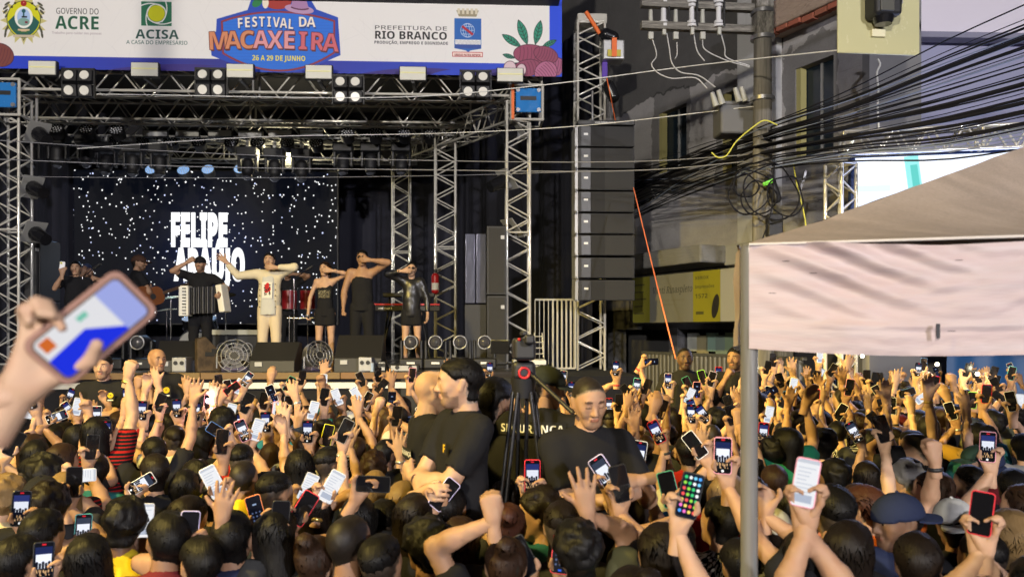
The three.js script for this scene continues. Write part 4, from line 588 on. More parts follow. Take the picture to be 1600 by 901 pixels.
{ // shop sign: printed sheet under the marquee
  const Zo = 0.95, a = onWall(989, 432, Zo), b = onWall(1126, 503, Zo), c = onWall(1185, 503, Zo), o = grp(thing('shop_sign', 'printed yellow and white shop sign hung under the concrete marquee', 'sign')), w = c.s - a.s, h = onWall(1060, 427, Zo).y - onWall(1060, 503, Zo).y, y = onWall(1060, 465, Zo).y;
  const t = canvasTex(1024, 384, (g, W, H) => {
    const x1 = W * (b.s - a.s) / w; g.fillStyle = '#74746f'; g.fillRect(0, 0, W, H); g.fillStyle = '#77741f'; g.fillRect(0, 0, x1 * 0.22, H); g.fillStyle = '#858018'; g.fillRect(x1 * 0.72, 0, x1 * 0.28, H); g.fillStyle = '#98978f'; g.fillRect(x1, 0, W - x1, H);
    g.fillStyle = '#2a2a2e'; g.font = 'italic 74px serif'; g.fillText('Vanti Rinaspleto', x1 * 0.25, 150, x1 * 0.46); g.font = '26px serif'; g.fillStyle = '#6a675a'; g.fillText('xerox  papelaria', x1 * 0.36, 215); g.fillText('presentes', x1 * 0.36, 250); g.fillStyle = '#4c4a1e'; g.font = 'bold 34px sans-serif'; g.fillText('XEROX', x1 * 0.74, 62); g.fillText('Impressões', x1 * 0.74, 130, x1 * 0.2); g.font = 'bold 46px sans-serif'; g.fillText('1572', x1 * 0.74, 205); g.fillRect(x1 * 0.75, 306, 62, 22); for (let i = 0; i < 5; i++) { g.fillRect(x1 * 0.02, 60 + i * 60, x1 * (0.1 + 0.06 * hash(i, 3)), 12); } g.fillStyle = '#1e1c18'; g.beginPath(); g.ellipse(x1 * 0.95, 270, 26, 90, 0.15, 0, 7); g.fill(); g.fillStyle = '#a89a30'; g.font = 'italic 70px serif'; g.fillText('Xe', x1 + 120, 150); g.fillText('Van', x1 + 90, 260);
  });
  part(o, 'print', new THREE.PlaneGeometry(w, h), new THREE.MeshStandardMaterial({ map: t, roughness: 0.7 }), [a.s + w / 2, y, Zo]); part(o, 'frame', box(w + 0.04, h + 0.04, 0.06), MAT.blackMetal, [a.s + w / 2, y, Zo - 0.035]);
}
{ // low wall, column and tarp seen under the tent
  const p = at(1440, 575, 16), o = thing('plaster_wall', 'plain beige plaster wall behind the far crowd under the tent edge', 'wall', [p.x, 0, p.z]); part(o, 'wall', box(2.6, 3.2, 0.2), M([0.25, 0.23, 0.19], 0.95, 0, { bumpMap: T.grime, bumpScale: 0.02 }), [-0.35, 1.6, 0]); part(o, 'coping', box(2.7, 0.08, 0.26, 0.02), M([0.3, 0.29, 0.27], 0.9), [-0.35, 3.23, 0]);
  const c = at(1220, 575, 12.5), k = thing('concrete_column', 'stained concrete column right of the corrugated fence', 'column', [c.x, 0, c.z]); part(k, 'shaft', box(0.3, 3.4, 0.3, 0.02), M([0.3, 0.28, 0.24], 0.95, 0, { bumpMap: T.grime, bumpScale: 0.02, map: T.grime }), [0, 1.7, 0]); part(k, 'capital', box(0.36, 0.1, 0.36, 0.01), M([0.3, 0.28, 0.24], 0.95), [0, 3.45, 0]);
  const q = at(1560, 575, 14.5), g = new THREE.PlaneGeometry(4.2, 2.7, 60, 12), v = g.attributes.position; for (let i = 0; i < v.count; i++) v.setZ(i, 0.1 * (fbm(v.getX(i) * 3 + 9, v.getY(i) * 0.8 + 9) - 0.5) + 0.04 * Math.sin(v.getX(i) * 9)); g.computeVertexNormals(); solo('tarpaulin', 'blue tarpaulin hung behind the crowd at the far right', 'tarpaulin', g, M([0.03, 0.11, 0.28], 0.45, 0, { side: THREE.DoubleSide }), [q.x + 1.15, 1.45, q.z]);
  const d = at(1262, 575, 15.5), dd = thing('dark_awning', 'dark navy cloth side of a stall behind the far crowd', 'stall', [d.x, 0, d.z]); part(dd, 'side_cloth', box(2.2, 2.9, 0.06), M([0.02, 0.025, 0.06], 0.9), [0, 1.45, 0]); for (const s of [-1, 1]) bar(dd, 'post', [s * 1.08, 0, 0.06], [s * 1.08, 2.95, 0.06], 0.025, MAT.alu);
}
{ // the pale tent: corner pole, sagging valance, pyramid roof
  const c0 = at(1171, 517, 3.0), ux = at(1600, 517, 2.735).sub(c0).setY(0).normalize(), uz = V(-ux.z, 0, ux.x); if (uz.z > 0) uz.negate();
  const o = thing('gazebo_tent', 'pale pink gazebo tent with deep valance and grey pole', 'tent', [c0.x, 0, c0.z]), Sz = 3.0;
  const yB = 2.405, yT = 2.79, Q = (a, b, y) => ux.clone().multiplyScalar(a).addScaledVector(uz, b).setY(y);
  const stainMap = (() => { const N = 512; return dataTex(N, N, (i, j) => { const n = fbm(i / 70, j / 30, 4), m = fbm(i / 24, j / 24, 8), st = hash(i >> 2, j >> 2) > 0.9994 ? 0.5 : 1, pk = clamp((n - 0.42) * 3, 0, 1); const v = 0.7 + 0.05 * (m - 0.5); return [v * st, v * (0.9 + 0.025 * pk) * st, v * (0.915 + 0.03 * pk) * st]; }, true); })();
  const cloth = new THREE.MeshPhysicalMaterial({ map: stainMap, roughness: 0.55, side: THREE.DoubleSide, bumpMap: T.cloth, bumpScale: 0.0005, sheen: 0.2 });
  const roofMat = new THREE.MeshStandardMaterial({ color: new THREE.Color().setRGB(0.4, 0.34, 0.3), map: dataTex(256, 256, (i, j) => { const v = 0.86 + 0.16 * (fbm(i / 40, j / 9, 2) - 0.5) + 0.06 * (hash(i, j) - 0.5); return [v, v * 0.985, v * 0.97]; }, true), roughness: 0.65, side: THREE.DoubleSide });
  const sheet = (fn, nu, nv) => { const g = new THREE.PlaneGeometry(1, 1, nu, nv), p = g.attributes.position; for (let i = 0; i < p.count; i++) { const q = fn(p.getX(i) + 0.5, p.getY(i) + 0.5); p.setXYZ(i, q.x, q.y, q.z); } g.computeVertexNormals(); return g; };
  const corners = [[0, 0], [1, 0], [1, 1], [0, 1]];
  const fold = (u, v, k) => 0.028 * (fbm(u * 5 + k * 9, v * 1.6 + 3) - 0.5) + 0.007 * Math.sin((u * 3 - v) * 6 + k) * (0.4 + 0.6 * fbm(u * 8, v * 3, k)) + 0.006 * Math.abs(Math.sin(u * 9 + v * 4));
  const wrink = (u, v, k) => { const a = fbm(u * 9 + v * 5 + k * 3, v * 1.5 - u, 1), b = fbm(u * 44 + v * 14, v * 9 + k, 2); const c2 = fbm(u * 15 - v * 6 + k, v * 4 + u * 3, 4); return 0.012 * (1 - Math.abs(2 * a - 1)) + 0.012 * (1 - Math.abs(2 * c2 - 1)) + 0.007 * (1 - Math.abs(2 * b - 1)); };
  for (let k = 0; k < 4; k++) {
    const [a0, b0] = corners[k], [a1, b1] = corners[(k + 1) % 4], n = Q(b1 - b0, -(a1 - a0), 0);
    part(o, 'valance', sheet((u, v) => { const e = 0.02 * Math.sin(u * 3.1) , q = Q(lerp(a0, a1, u) * Sz, lerp(b0, b1, u) * Sz, lerp(yB - e - 0.012 * Math.sin(u * 11), yT - 0.025 * Math.sin(Math.PI * Math.min(1, u * 1.0)) + 0.006 * Math.sin(u * 23), v)); return q.addScaledVector(n, 0.034 + Math.min(1, 9 * u, 9 * (1 - u)) * (fold(u, v, k) + 0.75 * wrink(u, v, k) + 0.012 * Math.max(0, 1 - Math.abs(v - 0.24 - 0.02 * Math.sin(u * 7)) * 22) + 0.03 * Math.max(0, 1 - Math.hypot(u * 3, 1 - v) * 1.1) * Math.sin((u * 3 + v) * 26)) + (v < 0.22 ? 0.006 : 0)); }, k ? 50 : 220, k ? 10 : 40), cloth);
    const ap = Q(Sz / 2, Sz / 2, 3.46);
    part(o, 'roof_panel', sheet((u, v) => { const e = Q(lerp(a0, a1, u) * Sz, lerp(b0, b1, u) * Sz, yT), q = e.lerp(ap, v); q.y -= 0.22 * Math.sin(Math.PI * v) * Math.sin(Math.PI * u) + 0.03 * (fbm(u * 9 + k, v * 5) - 0.5) + 0.05 * (1 - v) * wrink(u * 2, v * 2, k); return q; }, 60, 40), roofMat);
    part(o, 'piping', tube([0, 0.25, 0.5, 0.75, 1].map((u) => Q(lerp(a0, a1, u) * Sz, lerp(b0, b1, u) * Sz, yT).addScaledVector(n, 0.04)), 0.006, 20, 5), M([0.6, 0.55, 0.52], 0.6));
    const pm = M([0.42, 0.41, 0.39], 0.42, 0.6, { roughnessMap: T.grime, bumpMap: T.grime, bumpScale: 0.002 });
    part(o, 'pole', new THREE.CylinderGeometry(0.032, 0.032, yT, 20), pm, Q(a0 * Sz, b0 * Sz, yT / 2));
    bar(o, 'eave_bar', Q(a0 * Sz, b0 * Sz, yT - 0.05), Q(a1 * Sz, b1 * Sz, yT - 0.05), 0.018, pm);
  }
  part(o, 'stitched_tag', box(0.012, 0.05, 0.004), MAT.black, Q(0.62, 0, 2.47).addScaledVector(uz, -0.09));
}
// ------------------------------------------------------------------ street lamps behind the photographer
function streetLamp(label, x, z, h, aim, color, I, angle, soft = 18) {
  const o = thing('street_lamp', label, 'street lamp', [x, 0, z], 0, 'street lamps behind the photographer');
  bar(o, 'post', [0, 0, 0], [0, h, 0], 0.09, MAT.aluDark, 12); bar(o, 'arm', [0, h, 0], [0.0, h + 0.25, -1.2], 0.05, MAT.aluDark);
  const c = V(0, h + 0.2, -1.5), hd = part(o, 'lamp_head', box(0.5, 0.12, 0.8, 0.04), MAT.aluDark, c); part(hd, 'lamp_glass', box(0.42, 0.02, 0.66), new THREE.MeshStandardMaterial({ color: 0x222222, emissive: color, emissiveIntensity: 6 }), [0, -0.07, 0]);
  const l = new THREE.SpotLight(color, I, 0, angle, 0.5, 2); l.position.set(x, h + 0.08, z - 1.5); l.target.position.set(...aim); l.castShadow = true; l.shadow.radius = soft; l.shadow.mapSize.set(2048, 2048); scene.add(l, l.target);
}
streetLamp('whitish street lamp far behind the photographer on the left', -8, 19, 7.6, [-2.5, 4.2, -14], 0xfff6e6, 1900, 0.8);
streetLamp('whitish street lamp far behind the photographer on the right', 9, 19, 7.8, [4, 4.4, -12], 0xf8f4fa, 1950, 0.8);
streetLamp('yellow street lamp left of the crowd', -6.5, 0, 8.6, [-1, 1.5, -7.3], 0xffdf78, 1000, 0.6);
streetLamp('added yellow lamp left of the stage lighting the crowd beyond the tent', -9.5, -4, 6.6, [5.4, 1.5, -8.6], 0xffdf78, 2100, 0.2);  // added out of view: narrow beam brightening the crowd the tent shades
// ------------------------------------------------------------------ figures: distance fields meshed by surface nets
class Field {
  constructor(lo, hi, h) { this.lo = lo; this.h = h; this.n = [0, 1, 2].map((i) => Math.max(3, Math.ceil((hi[i] - lo[i]) / h) + 1)); this.d = new Float32Array(this.n[0] * this.n[1] * this.n[2]).fill(1); }
  // tapered capsule a-b; f = [nx, ny, nz, s] flattens it along a direction; cut = flat end at b
  add(a, b, ra, rb, k = 0.02, f, cut, sub) {
    const { lo, h, n, d } = this, m = k + 2.5 * h, R = Math.max(ra, rb) + m, [nx, ny] = n;
    const r0 = [0, 1, 2].map((i) => Math.max(0, Math.floor((Math.min(a[i], b[i]) - R - lo[i]) / h))), r1 = [0, 1, 2].map((i) => Math.min(n[i] - 1, Math.ceil((Math.max(a[i], b[i]) + R - lo[i]) / h)));
    const bx = b[0] - a[0], by = b[1] - a[1], bz = b[2] - a[2], bb = bx * bx + by * by + bz * bz || 1e-9, L = Math.sqrt(bb), fs = f ? 1 / f[3] - 1 : 0;
    for (let z = r0[2]; z <= r1[2]; z++) for (let y = r0[1]; y <= r1[1]; y++) for (let x = r0[0]; x <= r1[0]; x++) {
      let qx = lo[0] + x * h - a[0], qy = lo[1] + y * h - a[1], qz = lo[2] + z * h - a[2];
      const t = (qx * bx + qy * by + qz * bz) / bb, tc = t < 0 ? 0 : (t > 1 ? (cut ? t : 1) : t);
      qx -= bx * tc; qy -= by * tc; qz -= bz * tc;
      if (f) { const dn = (qx * f[0] + qy * f[1] + qz * f[2]) * fs; qx += f[0] * dn; qy += f[1] * dn; qz += f[2] * dn; }
      let v = Math.sqrt(qx * qx + qy * qy + qz * qz) - (ra + (rb - ra) * (tc > 1 ? 1 : tc));
      if (cut && t > 1) v = Math.max(v, (t - 1) * L);
      const i = x + nx * (y + ny * z), o = d[i];
      if (sub) d[i] = Math.max(o, -v);
      else { const e = k - Math.abs(o - v); d[i] = Math.min(o, v) - (e > 0 ? e * e / k * 0.25 : 0); }
    }
  }
  each(fn) { const { lo, h, n, d } = this; let i = 0; for (let z = 0; z < n[2]; z++) for (let y = 0; y < n[1]; y++) for (let x = 0; x < n[0]; x++, i++) d[i] = fn(d[i], lo[0] + x * h, lo[1] + y * h, lo[2] + z * h); }
  mesh() {
    const { lo, h, n, d } = this, [nx, ny, nz] = n, id = new Int32Array(d.length).fill(-1), P = [], I = [], sy = nx, sz = nx * ny;
    const O = [0, 1, sy, sy + 1, sz, sz + 1, sz + sy, sz + sy + 1], E = [0, 1, 2, 3, 4, 5, 6, 7, 0, 2, 1, 3, 4, 6, 5, 7, 0, 4, 1, 5, 2, 6, 3, 7];
    for (let z = 0; z < nz - 1; z++) for (let y = 0; y < ny - 1; y++) for (let x = 0; x < nx - 1; x++) {
      const c = x + y * sy + z * sz; let m = 0; for (let q = 0; q < 8; q++) if (d[c + O[q]] < 0) m |= 1 << q;
      if (m === 0 || m === 255) continue;
      let px = 0, py = 0, pz = 0, k = 0;
      for (let e = 0; e < 24; e += 2) { const a = E[e], b = E[e + 1], A = d[c + O[a]], B = d[c + O[b]]; if ((A < 0) === (B < 0)) continue; const t = A / (A - B); px += (a & 1) + ((b & 1) - (a & 1)) * t; py += (a >> 1 & 1) + ((b >> 1 & 1) - (a >> 1 & 1)) * t; pz += (a >> 2 & 1) + ((b >> 2 & 1) - (a >> 2 & 1)) * t; k++; }
      id[c] = P.length / 3; P.push(lo[0] + (x + px / k) * h, lo[1] + (y + py / k) * h, lo[2] + (z + pz / k) * h);
    }
    const quad = (a, b, c, e, flip) => { if (a < 0 || b < 0 || c < 0 || e < 0) return; if (flip) I.push(a, c, b, a, e, c); else I.push(a, b, c, a, c, e); };
    for (let z = 1; z < nz - 1; z++) for (let y = 1; y < ny - 1; y++) for (let x = 1; x < nx - 1; x++) {
      const c = x + y * sy + z * sz, s = d[c] < 0;
      if (s !== d[c + 1] < 0) quad(id[c], id[c - sz], id[c - sz - sy], id[c - sy], s === false);
      if (s !== d[c + sy] < 0) quad(id[c], id[c - 1], id[c - 1 - sz], id[c - sz], s === false);
      if (s !== d[c + sz] < 0) quad(id[c], id[c - sy], id[c - sy - 1], id[c - 1], s === false);
    }
    const g = new THREE.BufferGeometry(); g.setAttribute('position', new THREE.Float32BufferAttribute(P, 3)); g.setIndex(I); return g;
  }
}
function tint(g, fn) {   // own colours of the skin: lips, brows, beard
  const p = g.attributes.position, c = new Float32Array(p.count * 3);
  for (let i = 0; i < p.count; i++) { const v = fn ? fn(p.getX(i), p.getY(i), p.getZ(i)) : null; const x = p.getX(i), y = p.getY(i), z = p.getZ(i), q = 0.86 + 0.28 * fbm(x * 34, y * 34, z * 34, 2), r = 0.94 + 0.12 * vnoise(x * 60 + 7, y * 60, z * 60); c[i * 3] = (v ? v[0] : 1) * q; c[i * 3 + 1] = (v ? v[1] : 1) * q * r; c[i * 3 + 2] = (v ? v[2] : 1) * q * r; }
  g.setAttribute('color', new THREE.BufferAttribute(c, 3)); return g;
}
function wrapUV(g, kx = 0.16) { const p = g.attributes.position, u = new Float32Array(p.count * 2); for (let i = 0; i < p.count; i++) { u[2 * i] = Math.atan2(p.getX(i), p.getZ(i)) * kx * 8; u[2 * i + 1] = p.getY(i) * 8; } g.setAttribute('uv', new THREE.BufferAttribute(u, 2)); return g; }
function ripple(g, amp, f, s) { g.computeVertexNormals(); const p = g.attributes.position, n = g.attributes.normal; for (let i = 0; i < p.count; i++) { const x = p.getX(i), y = p.getY(i), z = p.getZ(i), v = amp * ((fbm(x * f + s, y * f * 0.7 + s, z * f, 2) - 0.5) * 1.4 + 1.1 * (0.6 - Math.abs(2 * vnoise(x * f * 1.1 + y * f * 0.9 + s, y * f * 0.45 - x * f * 0.3 + s, z * f * 0.8) - 1))); p.setXYZ(i, x + n.getX(i) * v, y + n.getY(i) * v, z + n.getZ(i) * v); } return g; }

const P = (c, roughness, extra) => new THREE.MeshPhysicalMaterial({ color: new THREE.Color().setRGB(...c), roughness, ...extra });
const SKIN = [[0.50, 0.32, 0.215], [0.45, 0.275, 0.18], [0.385, 0.225, 0.14], [0.31, 0.175, 0.105], [0.23, 0.125, 0.072], [0.15, 0.08, 0.047], [0.085, 0.045, 0.028]].map((c) => P(c, 0.56, { vertexColors: true, specularIntensity: 0.7 }));
const HAIRC = { black: [0.0045, 0.004, 0.004], brown: [0.024, 0.012, 0.007], dark: [0.009, 0.006, 0.0045], blond: [0.18, 0.115, 0.05], grey: [0.20, 0.19, 0.18], auburn: [0.05, 0.018, 0.01] };
const HAIRM = Object.fromEntries(Object.entries(HAIRC).map(([k, c]) => [k, P(c, 0.5, { bumpMap: T.strands, bumpScale: 0.002, specularIntensity: 0.4, side: THREE.DoubleSide })]));
const FAB = {}; const patt = { patterned: (i, j) => { const v = fbm(i / 9, j / 9, 3, 2) > 0.52 ? 0.75 : 0.06; return [v, v, v]; }, leopard: (i, j) => { const a = fbm(i / 7, j / 7, 6, 2), v = a > 0.44 && a < 0.56 ? 0.1 : 0.62; return [v, v * 0.78, v * 0.5]; }, striped: (i, j) => (j >> 3) % 3 === 0 ? [0.55, 0.08, 0.08] : [0.07, 0.07, 0.08], checked: (i, j) => { const v = 0.2 + 0.22 * ((i >> 4) % 2) + 0.22 * ((j >> 4) % 2); return [v * 0.6, v * 0.7, v]; } };
const fabric = (c) => FAB[c] ??= patt[c] ? P([1, 1, 1], 0.9, { map: dataTex(128, 128, patt[c], true), side: THREE.DoubleSide, specularIntensity: 0.35 }) : P(c.split(',').map(Number), 0.9, { bumpMap: T.cloth, bumpScale: 0.0008, side: THREE.DoubleSide, specularIntensity: 0.35 });
const CLOTH = { black: '0.012,0.012,0.014', charcoal: '0.03,0.031,0.034', navy: '0.018,0.025,0.06', white: '0.5,0.5,0.48', grey: '0.2,0.2,0.2', mustard: '0.34,0.2,0.03', yellow: '0.62,0.45,0.02', green: '0.02,0.22,0.13', teal: '0.02,0.12,0.13', red: '0.4,0.02,0.02', blue: '0.03,0.2,0.5', orange: '0.6,0.13,0.02', beige: '0.5,0.42,0.28', pink: '0.5,0.2,0.25', maroon: '0.12,0.015,0.02', olive: '0.1,0.1,0.05', 'dark blue': '0.02,0.04,0.12' };
const cap = (F2, a, b, ra, rb, k, f, c, s) => F2.add(a, b, ra, rb, k, f, c, s);

const headCache = {};
const hairLine = (y) => y > 0.092 ? 0.13 : y > 0.025 ? lerp(0.03, 0.1, (y - 0.025) / 0.067) : y > -0.02 ? lerp(-0.022, 0.03, (y + 0.02) / 0.045) : -0.026;
function headGeo(cell, face, ears = true, scalp = 0) {   // head frame: origin between the ears, y up, z forward
  const key = [cell, JSON.stringify(face || 0), ears, scalp].join(); if (headCache[key]) return headCache[key];
  const G = new Field([-0.11, -0.2, -0.15], [0.11, 0.15, 0.15], cell);
  cap(G, [0, 0.03, -0.025], [0, 0.032, 0.015], 0.086, 0.084, 0.02, [1, 0, 0, 0.86]); cap(G, [0, 0.0, 0.03], [0, -0.06, 0.044], 0.062, 0.044, 0.03, [1, 0, 0, 0.95]);
  cap(G, [0, -0.085, 0.066], [0, -0.088, 0.06], 0.02, 0.02, 0.035); for (const s of [-1, 1]) { cap(G, [s * 0.05, -0.03, 0.0], [s * 0.022, -0.08, 0.058], 0.02, 0.018, 0.03); cap(G, [s * 0.038, -0.012, 0.062], [s * 0.034, -0.03, 0.066], 0.022, 0.018, 0.025); }
  cap(G, [0, -0.05, -0.025], [0, -0.17, -0.035], 0.05, 0.056, 0.03);
  cap(G, [-0.034, 0.034, 0.083], [0.034, 0.034, 0.083], 0.011, 0.011, 0.018);
  if (cell < 0.012) { for (const s of [-1, 1]) { const q = [s * 0.031, 0.014, 0.104]; cap(G, q, q, 0.017, 0.017, 0.001, null, false, true); cap(G, [s * 0.031, 0.014, 0.083], [s * 0.031, 0.013, 0.083], 0.0125, 0.0125, 0.004); } cap(G, [-0.016, -0.047, 0.093], [0.016, -0.047, 0.093], 0.008, 0.008, 0.008); cap(G, [-0.012, -0.056, 0.092], [0.012, -0.056, 0.092], 0.008, 0.008, 0.006); }
  cap(G, [0, 0.022, 0.09], [0, -0.02, 0.113], 0.008, 0.012, 0.014); for (const s of [-1, 1]) cap(G, [s * 0.012, -0.024, 0.1], [s * 0.011, -0.024, 0.1], 0.009, 0.009, 0.01);
  if (ears) for (const s of [-1, 1]) { cap(G, [s * 0.078, 0.022, -0.016], [s * 0.075, -0.02, -0.002], 0.016, 0.011, 0.008, [1, 0, 0, 0.5]); }
  const g = G.mesh();
  tint(g, face || scalp ? (x, y, z) => {
    const ax = Math.abs(x), ex = ax - 0.031, ey = y - 0.014;
    if (scalp && Math.hypot(ax - 0.082, y + 0.002, z + 0.004) > 0.033 && z < hairLine(y) - (scalp === 0.055 ? 0.014 : 0.0) && y > -0.092) { const ed = clamp(Math.min((hairLine(y) - (scalp === 0.055 ? 0.014 : 0) - z) / 0.02, (y + 0.092) / 0.03) + 0.5 * (hash(Math.round(x * 260), Math.round(y * 260), 5) - 0.5), 0, 1), f = lerp(0.8, scalp, ed) * (0.7 + 0.6 * hash(Math.round(x * 300), Math.round(y * 300), Math.round(z * 300))); return [f * 0.8, f, f * 1.2]; }
    if (!face) return null;
    if (face.glasses && z > 0.05 && Math.abs(ex) < 0.027 && Math.abs(ey) < 0.017) return [0.03, 0.03, 0.04];
    if (z > 0.075 && !face.shut) { if (ex * ex + ey * ey < 0.0058 ** 2) return [0.06, 0.05, 0.05]; if (Math.abs(ex) < 0.0135 && Math.abs(ey) < 0.0052) return [1.35, 1.7, 2.0]; }
    if (face.shut && z > 0.07 && Math.abs(ex) < 0.014 && Math.abs(y - 0.006) < 0.003) return [0.3, 0.28, 0.28];
    if (z > 0.07 && Math.abs(y - 0.037 + (ax - 0.03) * (ax - 0.03) * 12) < 0.005 && ax > 0.012 && ax < 0.048) return [0.18, 0.16, 0.16];
    if (z > 0.085 && y < -0.043 && y > -0.06 && ax < 0.021) return [0.85, 0.62, 0.6];
    if (face.beard && z > 0.012 && y < -0.03 && (y < -0.064 || ax > 0.026 || y > -0.04) && (z > 0.03 || y < -0.05) && !(y > -0.05 && ax > 0.03 && z < 0.06)) { const f = face.beard + 0.25 * hash(Math.round(x * 400), Math.round(y * 400)) * (1 - face.beard); return [f, f, f]; }
    return null;
  } : null);
  return headCache[key] = g;
}
const hairCache = {};
function hairGeo(type, cell, s) {
  const key = [type, cell, s].join(); if (hairCache[key]) return hairCache[key];
  const lowY = type === 'long' ? -0.42 : type === 'bob' ? -0.18 : -0.14, G = new Field([-0.17, lowY - 0.05, -0.24], [0.17, 0.21, 0.15], cell);
  const t = { short: 0.012, fade: 0.014, curly: 0.024, afro: 0.042, long: 0.011, bob: 0.013, pony: 0.007, bun: 0.007, under: 0.004 }[type] ?? 0.012;
  const nape = { fade: -0.02, short: 0.085, long: 0.2, bob: 0.15, curly: 0.09, afro: 0.09, under: 0.085 }[type] ?? 0.075, fwd = { long: 0.012, bob: 0.022, curly: 0.02, afro: 0.02 }[type] ?? 0, sway = Math.sin(s * 2.1) * 0.02;
  G.each((d, x, y, z) => {
    const u = clamp((y + nape) / (type === 'fade' ? 0.05 : 0.11), 0.12, 1), T2 = (type === 'long' || type === 'bob' ? t : t * u) * (type === 'short' && z > 0.02 ? 1.25 : 1), a = Math.atan2(x, -z);
    const X = x / (0.0765 + T2 * 0.8), Y = (y - 0.03) / (0.088 + T2), Z = (z + 0.008) / (0.1035 + T2 * 0.9); let v = (Math.sqrt(X * X + Y * Y + Z * Z) - 1) * 0.085;
    if (y < 0.02 && z < 0) { const nx = x, nz = z + 0.032, w = Math.sqrt(nx * nx * 0.9 + nz * nz) - (0.055 + 0.004 * u); v = Math.min(v, Math.max(w, y - 0.02)); }
    if (type === 'curly' || type === 'afro') v += 0.02 * (fbm(x * 34 + s * 9, y * 34, z * 34, 2) - 0.5) * 2; else v += (0.0035 + 0.003 * u) * (fbm(a * 7 + s * 5, y * 9 + 0.3 * a, s, 3) - 0.5) * 2;
    if (type === 'under') v = Math.max(v, y - 0.06);
    if (/short|fade|under|buzz/.test(type)) v = Math.max(v, 0.036 - Math.hypot(Math.abs(x) - 0.082, y + 0.004, (z + 0.002) * 0.9));
    return Math.max(v, (z - hairLine(y) - fwd + 0.02 * (fbm(x * 50 + s, y * 50, z * 20, 2) - 0.5)) * 0.6, -(y + nape + 0.012 * (fbm(a * 6, s) - 0.5)) * 0.8);
  });
  if (type === 'long') { cap(G, [0, 0.02, -0.07], [sway, -0.36 - 0.04 * Math.sin(s), -0.085], 0.075, 0.062, 0.04, [0, 0, 1, 0.5]); for (const q of [-1, 1]) cap(G, [q * 0.07, 0.02, -0.03], [q * 0.075 + sway, -0.28, -0.045], 0.024, 0.02, 0.04); G.each((d, x, y, z) => d < 0.05 ? d + 0.005 * (fbm(x * 55 + s, y * 4, z * 20, 2) - 0.5) * 2 : d); }
  if (type === 'bob') { cap(G, [0, 0.0, -0.06], [0, -0.11, -0.055], 0.078, 0.074, 0.03, [0, 0, 1, 0.6]); for (const q of [-1, 1]) cap(G, [q * 0.072, 0.02, -0.01], [q * 0.078, -0.11, 0.0], 0.026, 0.022, 0.03); G.each((d, x, y, z) => d < 0.05 ? d + 0.005 * (fbm(x * 55 + s, y * 4, z * 20, 2) - 0.5) * 2 : d); }
  if (type === 'pony') { cap(G, [0, 0.05, -0.11], [0, 0.03, -0.14], 0.022, 0.026, 0.012); cap(G, [0, 0.03, -0.14], [sway, -0.17, -0.14], 0.03, 0.014, 0.012); }
  if (type === 'bun') { cap(G, [0, 0.1, -0.08], [0, 0.115, -0.095], 0.042, 0.042, 0.008); G.each((d, x, y, z) => d < 0.04 ? d + 0.006 * (fbm(x * 40, y * 40, z * 40, 2) - 0.5) * 2 : d); }
  const g = G.mesh(), p = g.attributes.position, u = new Float32Array(p.count * 2); g.computeVertexNormals();
  for (let i = 0; i < p.count; i++) { u[2 * i] = Math.atan2(p.getX(i), -p.getZ(i) + (p.getY(i) > 0.08 ? 0.03 : 0)) * 0.6; u[2 * i + 1] = p.getY(i) * 4; }
  g.setAttribute('uv', new THREE.BufferAttribute(u, 2));
  return hairCache[key] = cell > 0.018 ? g : tufts(g, type, cell < 0.015 ? 2000 : 700);
}
function tufts(g, type, n) {   // locks of hair lying along the surface: one slim face each
  const p = g.attributes.position, nn = g.attributes.normal, P3 = [...p.array], N3 = [...nn.array], U = [...g.attributes.uv.array], I = [...g.index.array], wild = /curly|afro/.test(type), a = V(0, 0, 0), q = V(0, 0, 0), f = V(0, 0, 0), w = V(0, 0, 0);
  for (let i = 0; i < n; i++) {
    const k = Math.floor(rnd() * p.count); a.fromBufferAttribute(p, k); q.fromBufferAttribute(nn, k); if (q.y < -0.6) continue;
    if (wild) f.set(rr(-1, 1), rr(-1, 1), rr(-1, 1)); else f.set(a.x * 3, -0.6 + (a.y > 0.07 ? 0.4 : 0), a.y > 0.05 ? (type === 'short' || type === 'fade' ? 0.35 : -0.5) : -0.1).add(w.set(rr(-0.25, 0.25), rr(-0.2, 0.2), rr(-0.25, 0.25)));
    f.addScaledVector(q, -f.dot(q)).normalize(); w.crossVectors(f, q).normalize();
    const L = (wild ? rr(0.008, 0.018) : /long|bob|pony/.test(type) ? rr(0.03, 0.06) : rr(0.01, 0.022)), h = rr(0.0012, 0.0026), lift = wild ? rr(0.004, 0.012) : rr(0.0005, 0.0045), b = P3.length / 3;
    P3.push(a.x + w.x * h + q.x * 0.0008, a.y + w.y * h + q.y * 0.0008, a.z + w.z * h + q.z * 0.0008, a.x - w.x * h + q.x * 0.0008, a.y - w.y * h + q.y * 0.0008, a.z - w.z * h + q.z * 0.0008, a.x + f.x * L + q.x * lift, a.y + f.y * L + q.y * lift, a.z + f.z * L + q.z * lift);
    const t = rr(-0.5, 0.5); for (let e = 0; e < 3; e++) { N3.push(q.x + w.x * t + f.x * 0.25, q.y + w.y * t + f.y * 0.25, q.z + w.z * t + f.z * 0.25); U.push(rnd(), rnd()); } I.push(b, b + 1, b + 2);
  }
  const o = new THREE.BufferGeometry(); o.setAttribute('position', new THREE.Float32BufferAttribute(P3, 3)); o.setAttribute('normal', new THREE.Float32BufferAttribute(N3, 3)); o.setAttribute('uv', new THREE.Float32BufferAttribute(U, 2)); o.setIndex(I); return o;
}
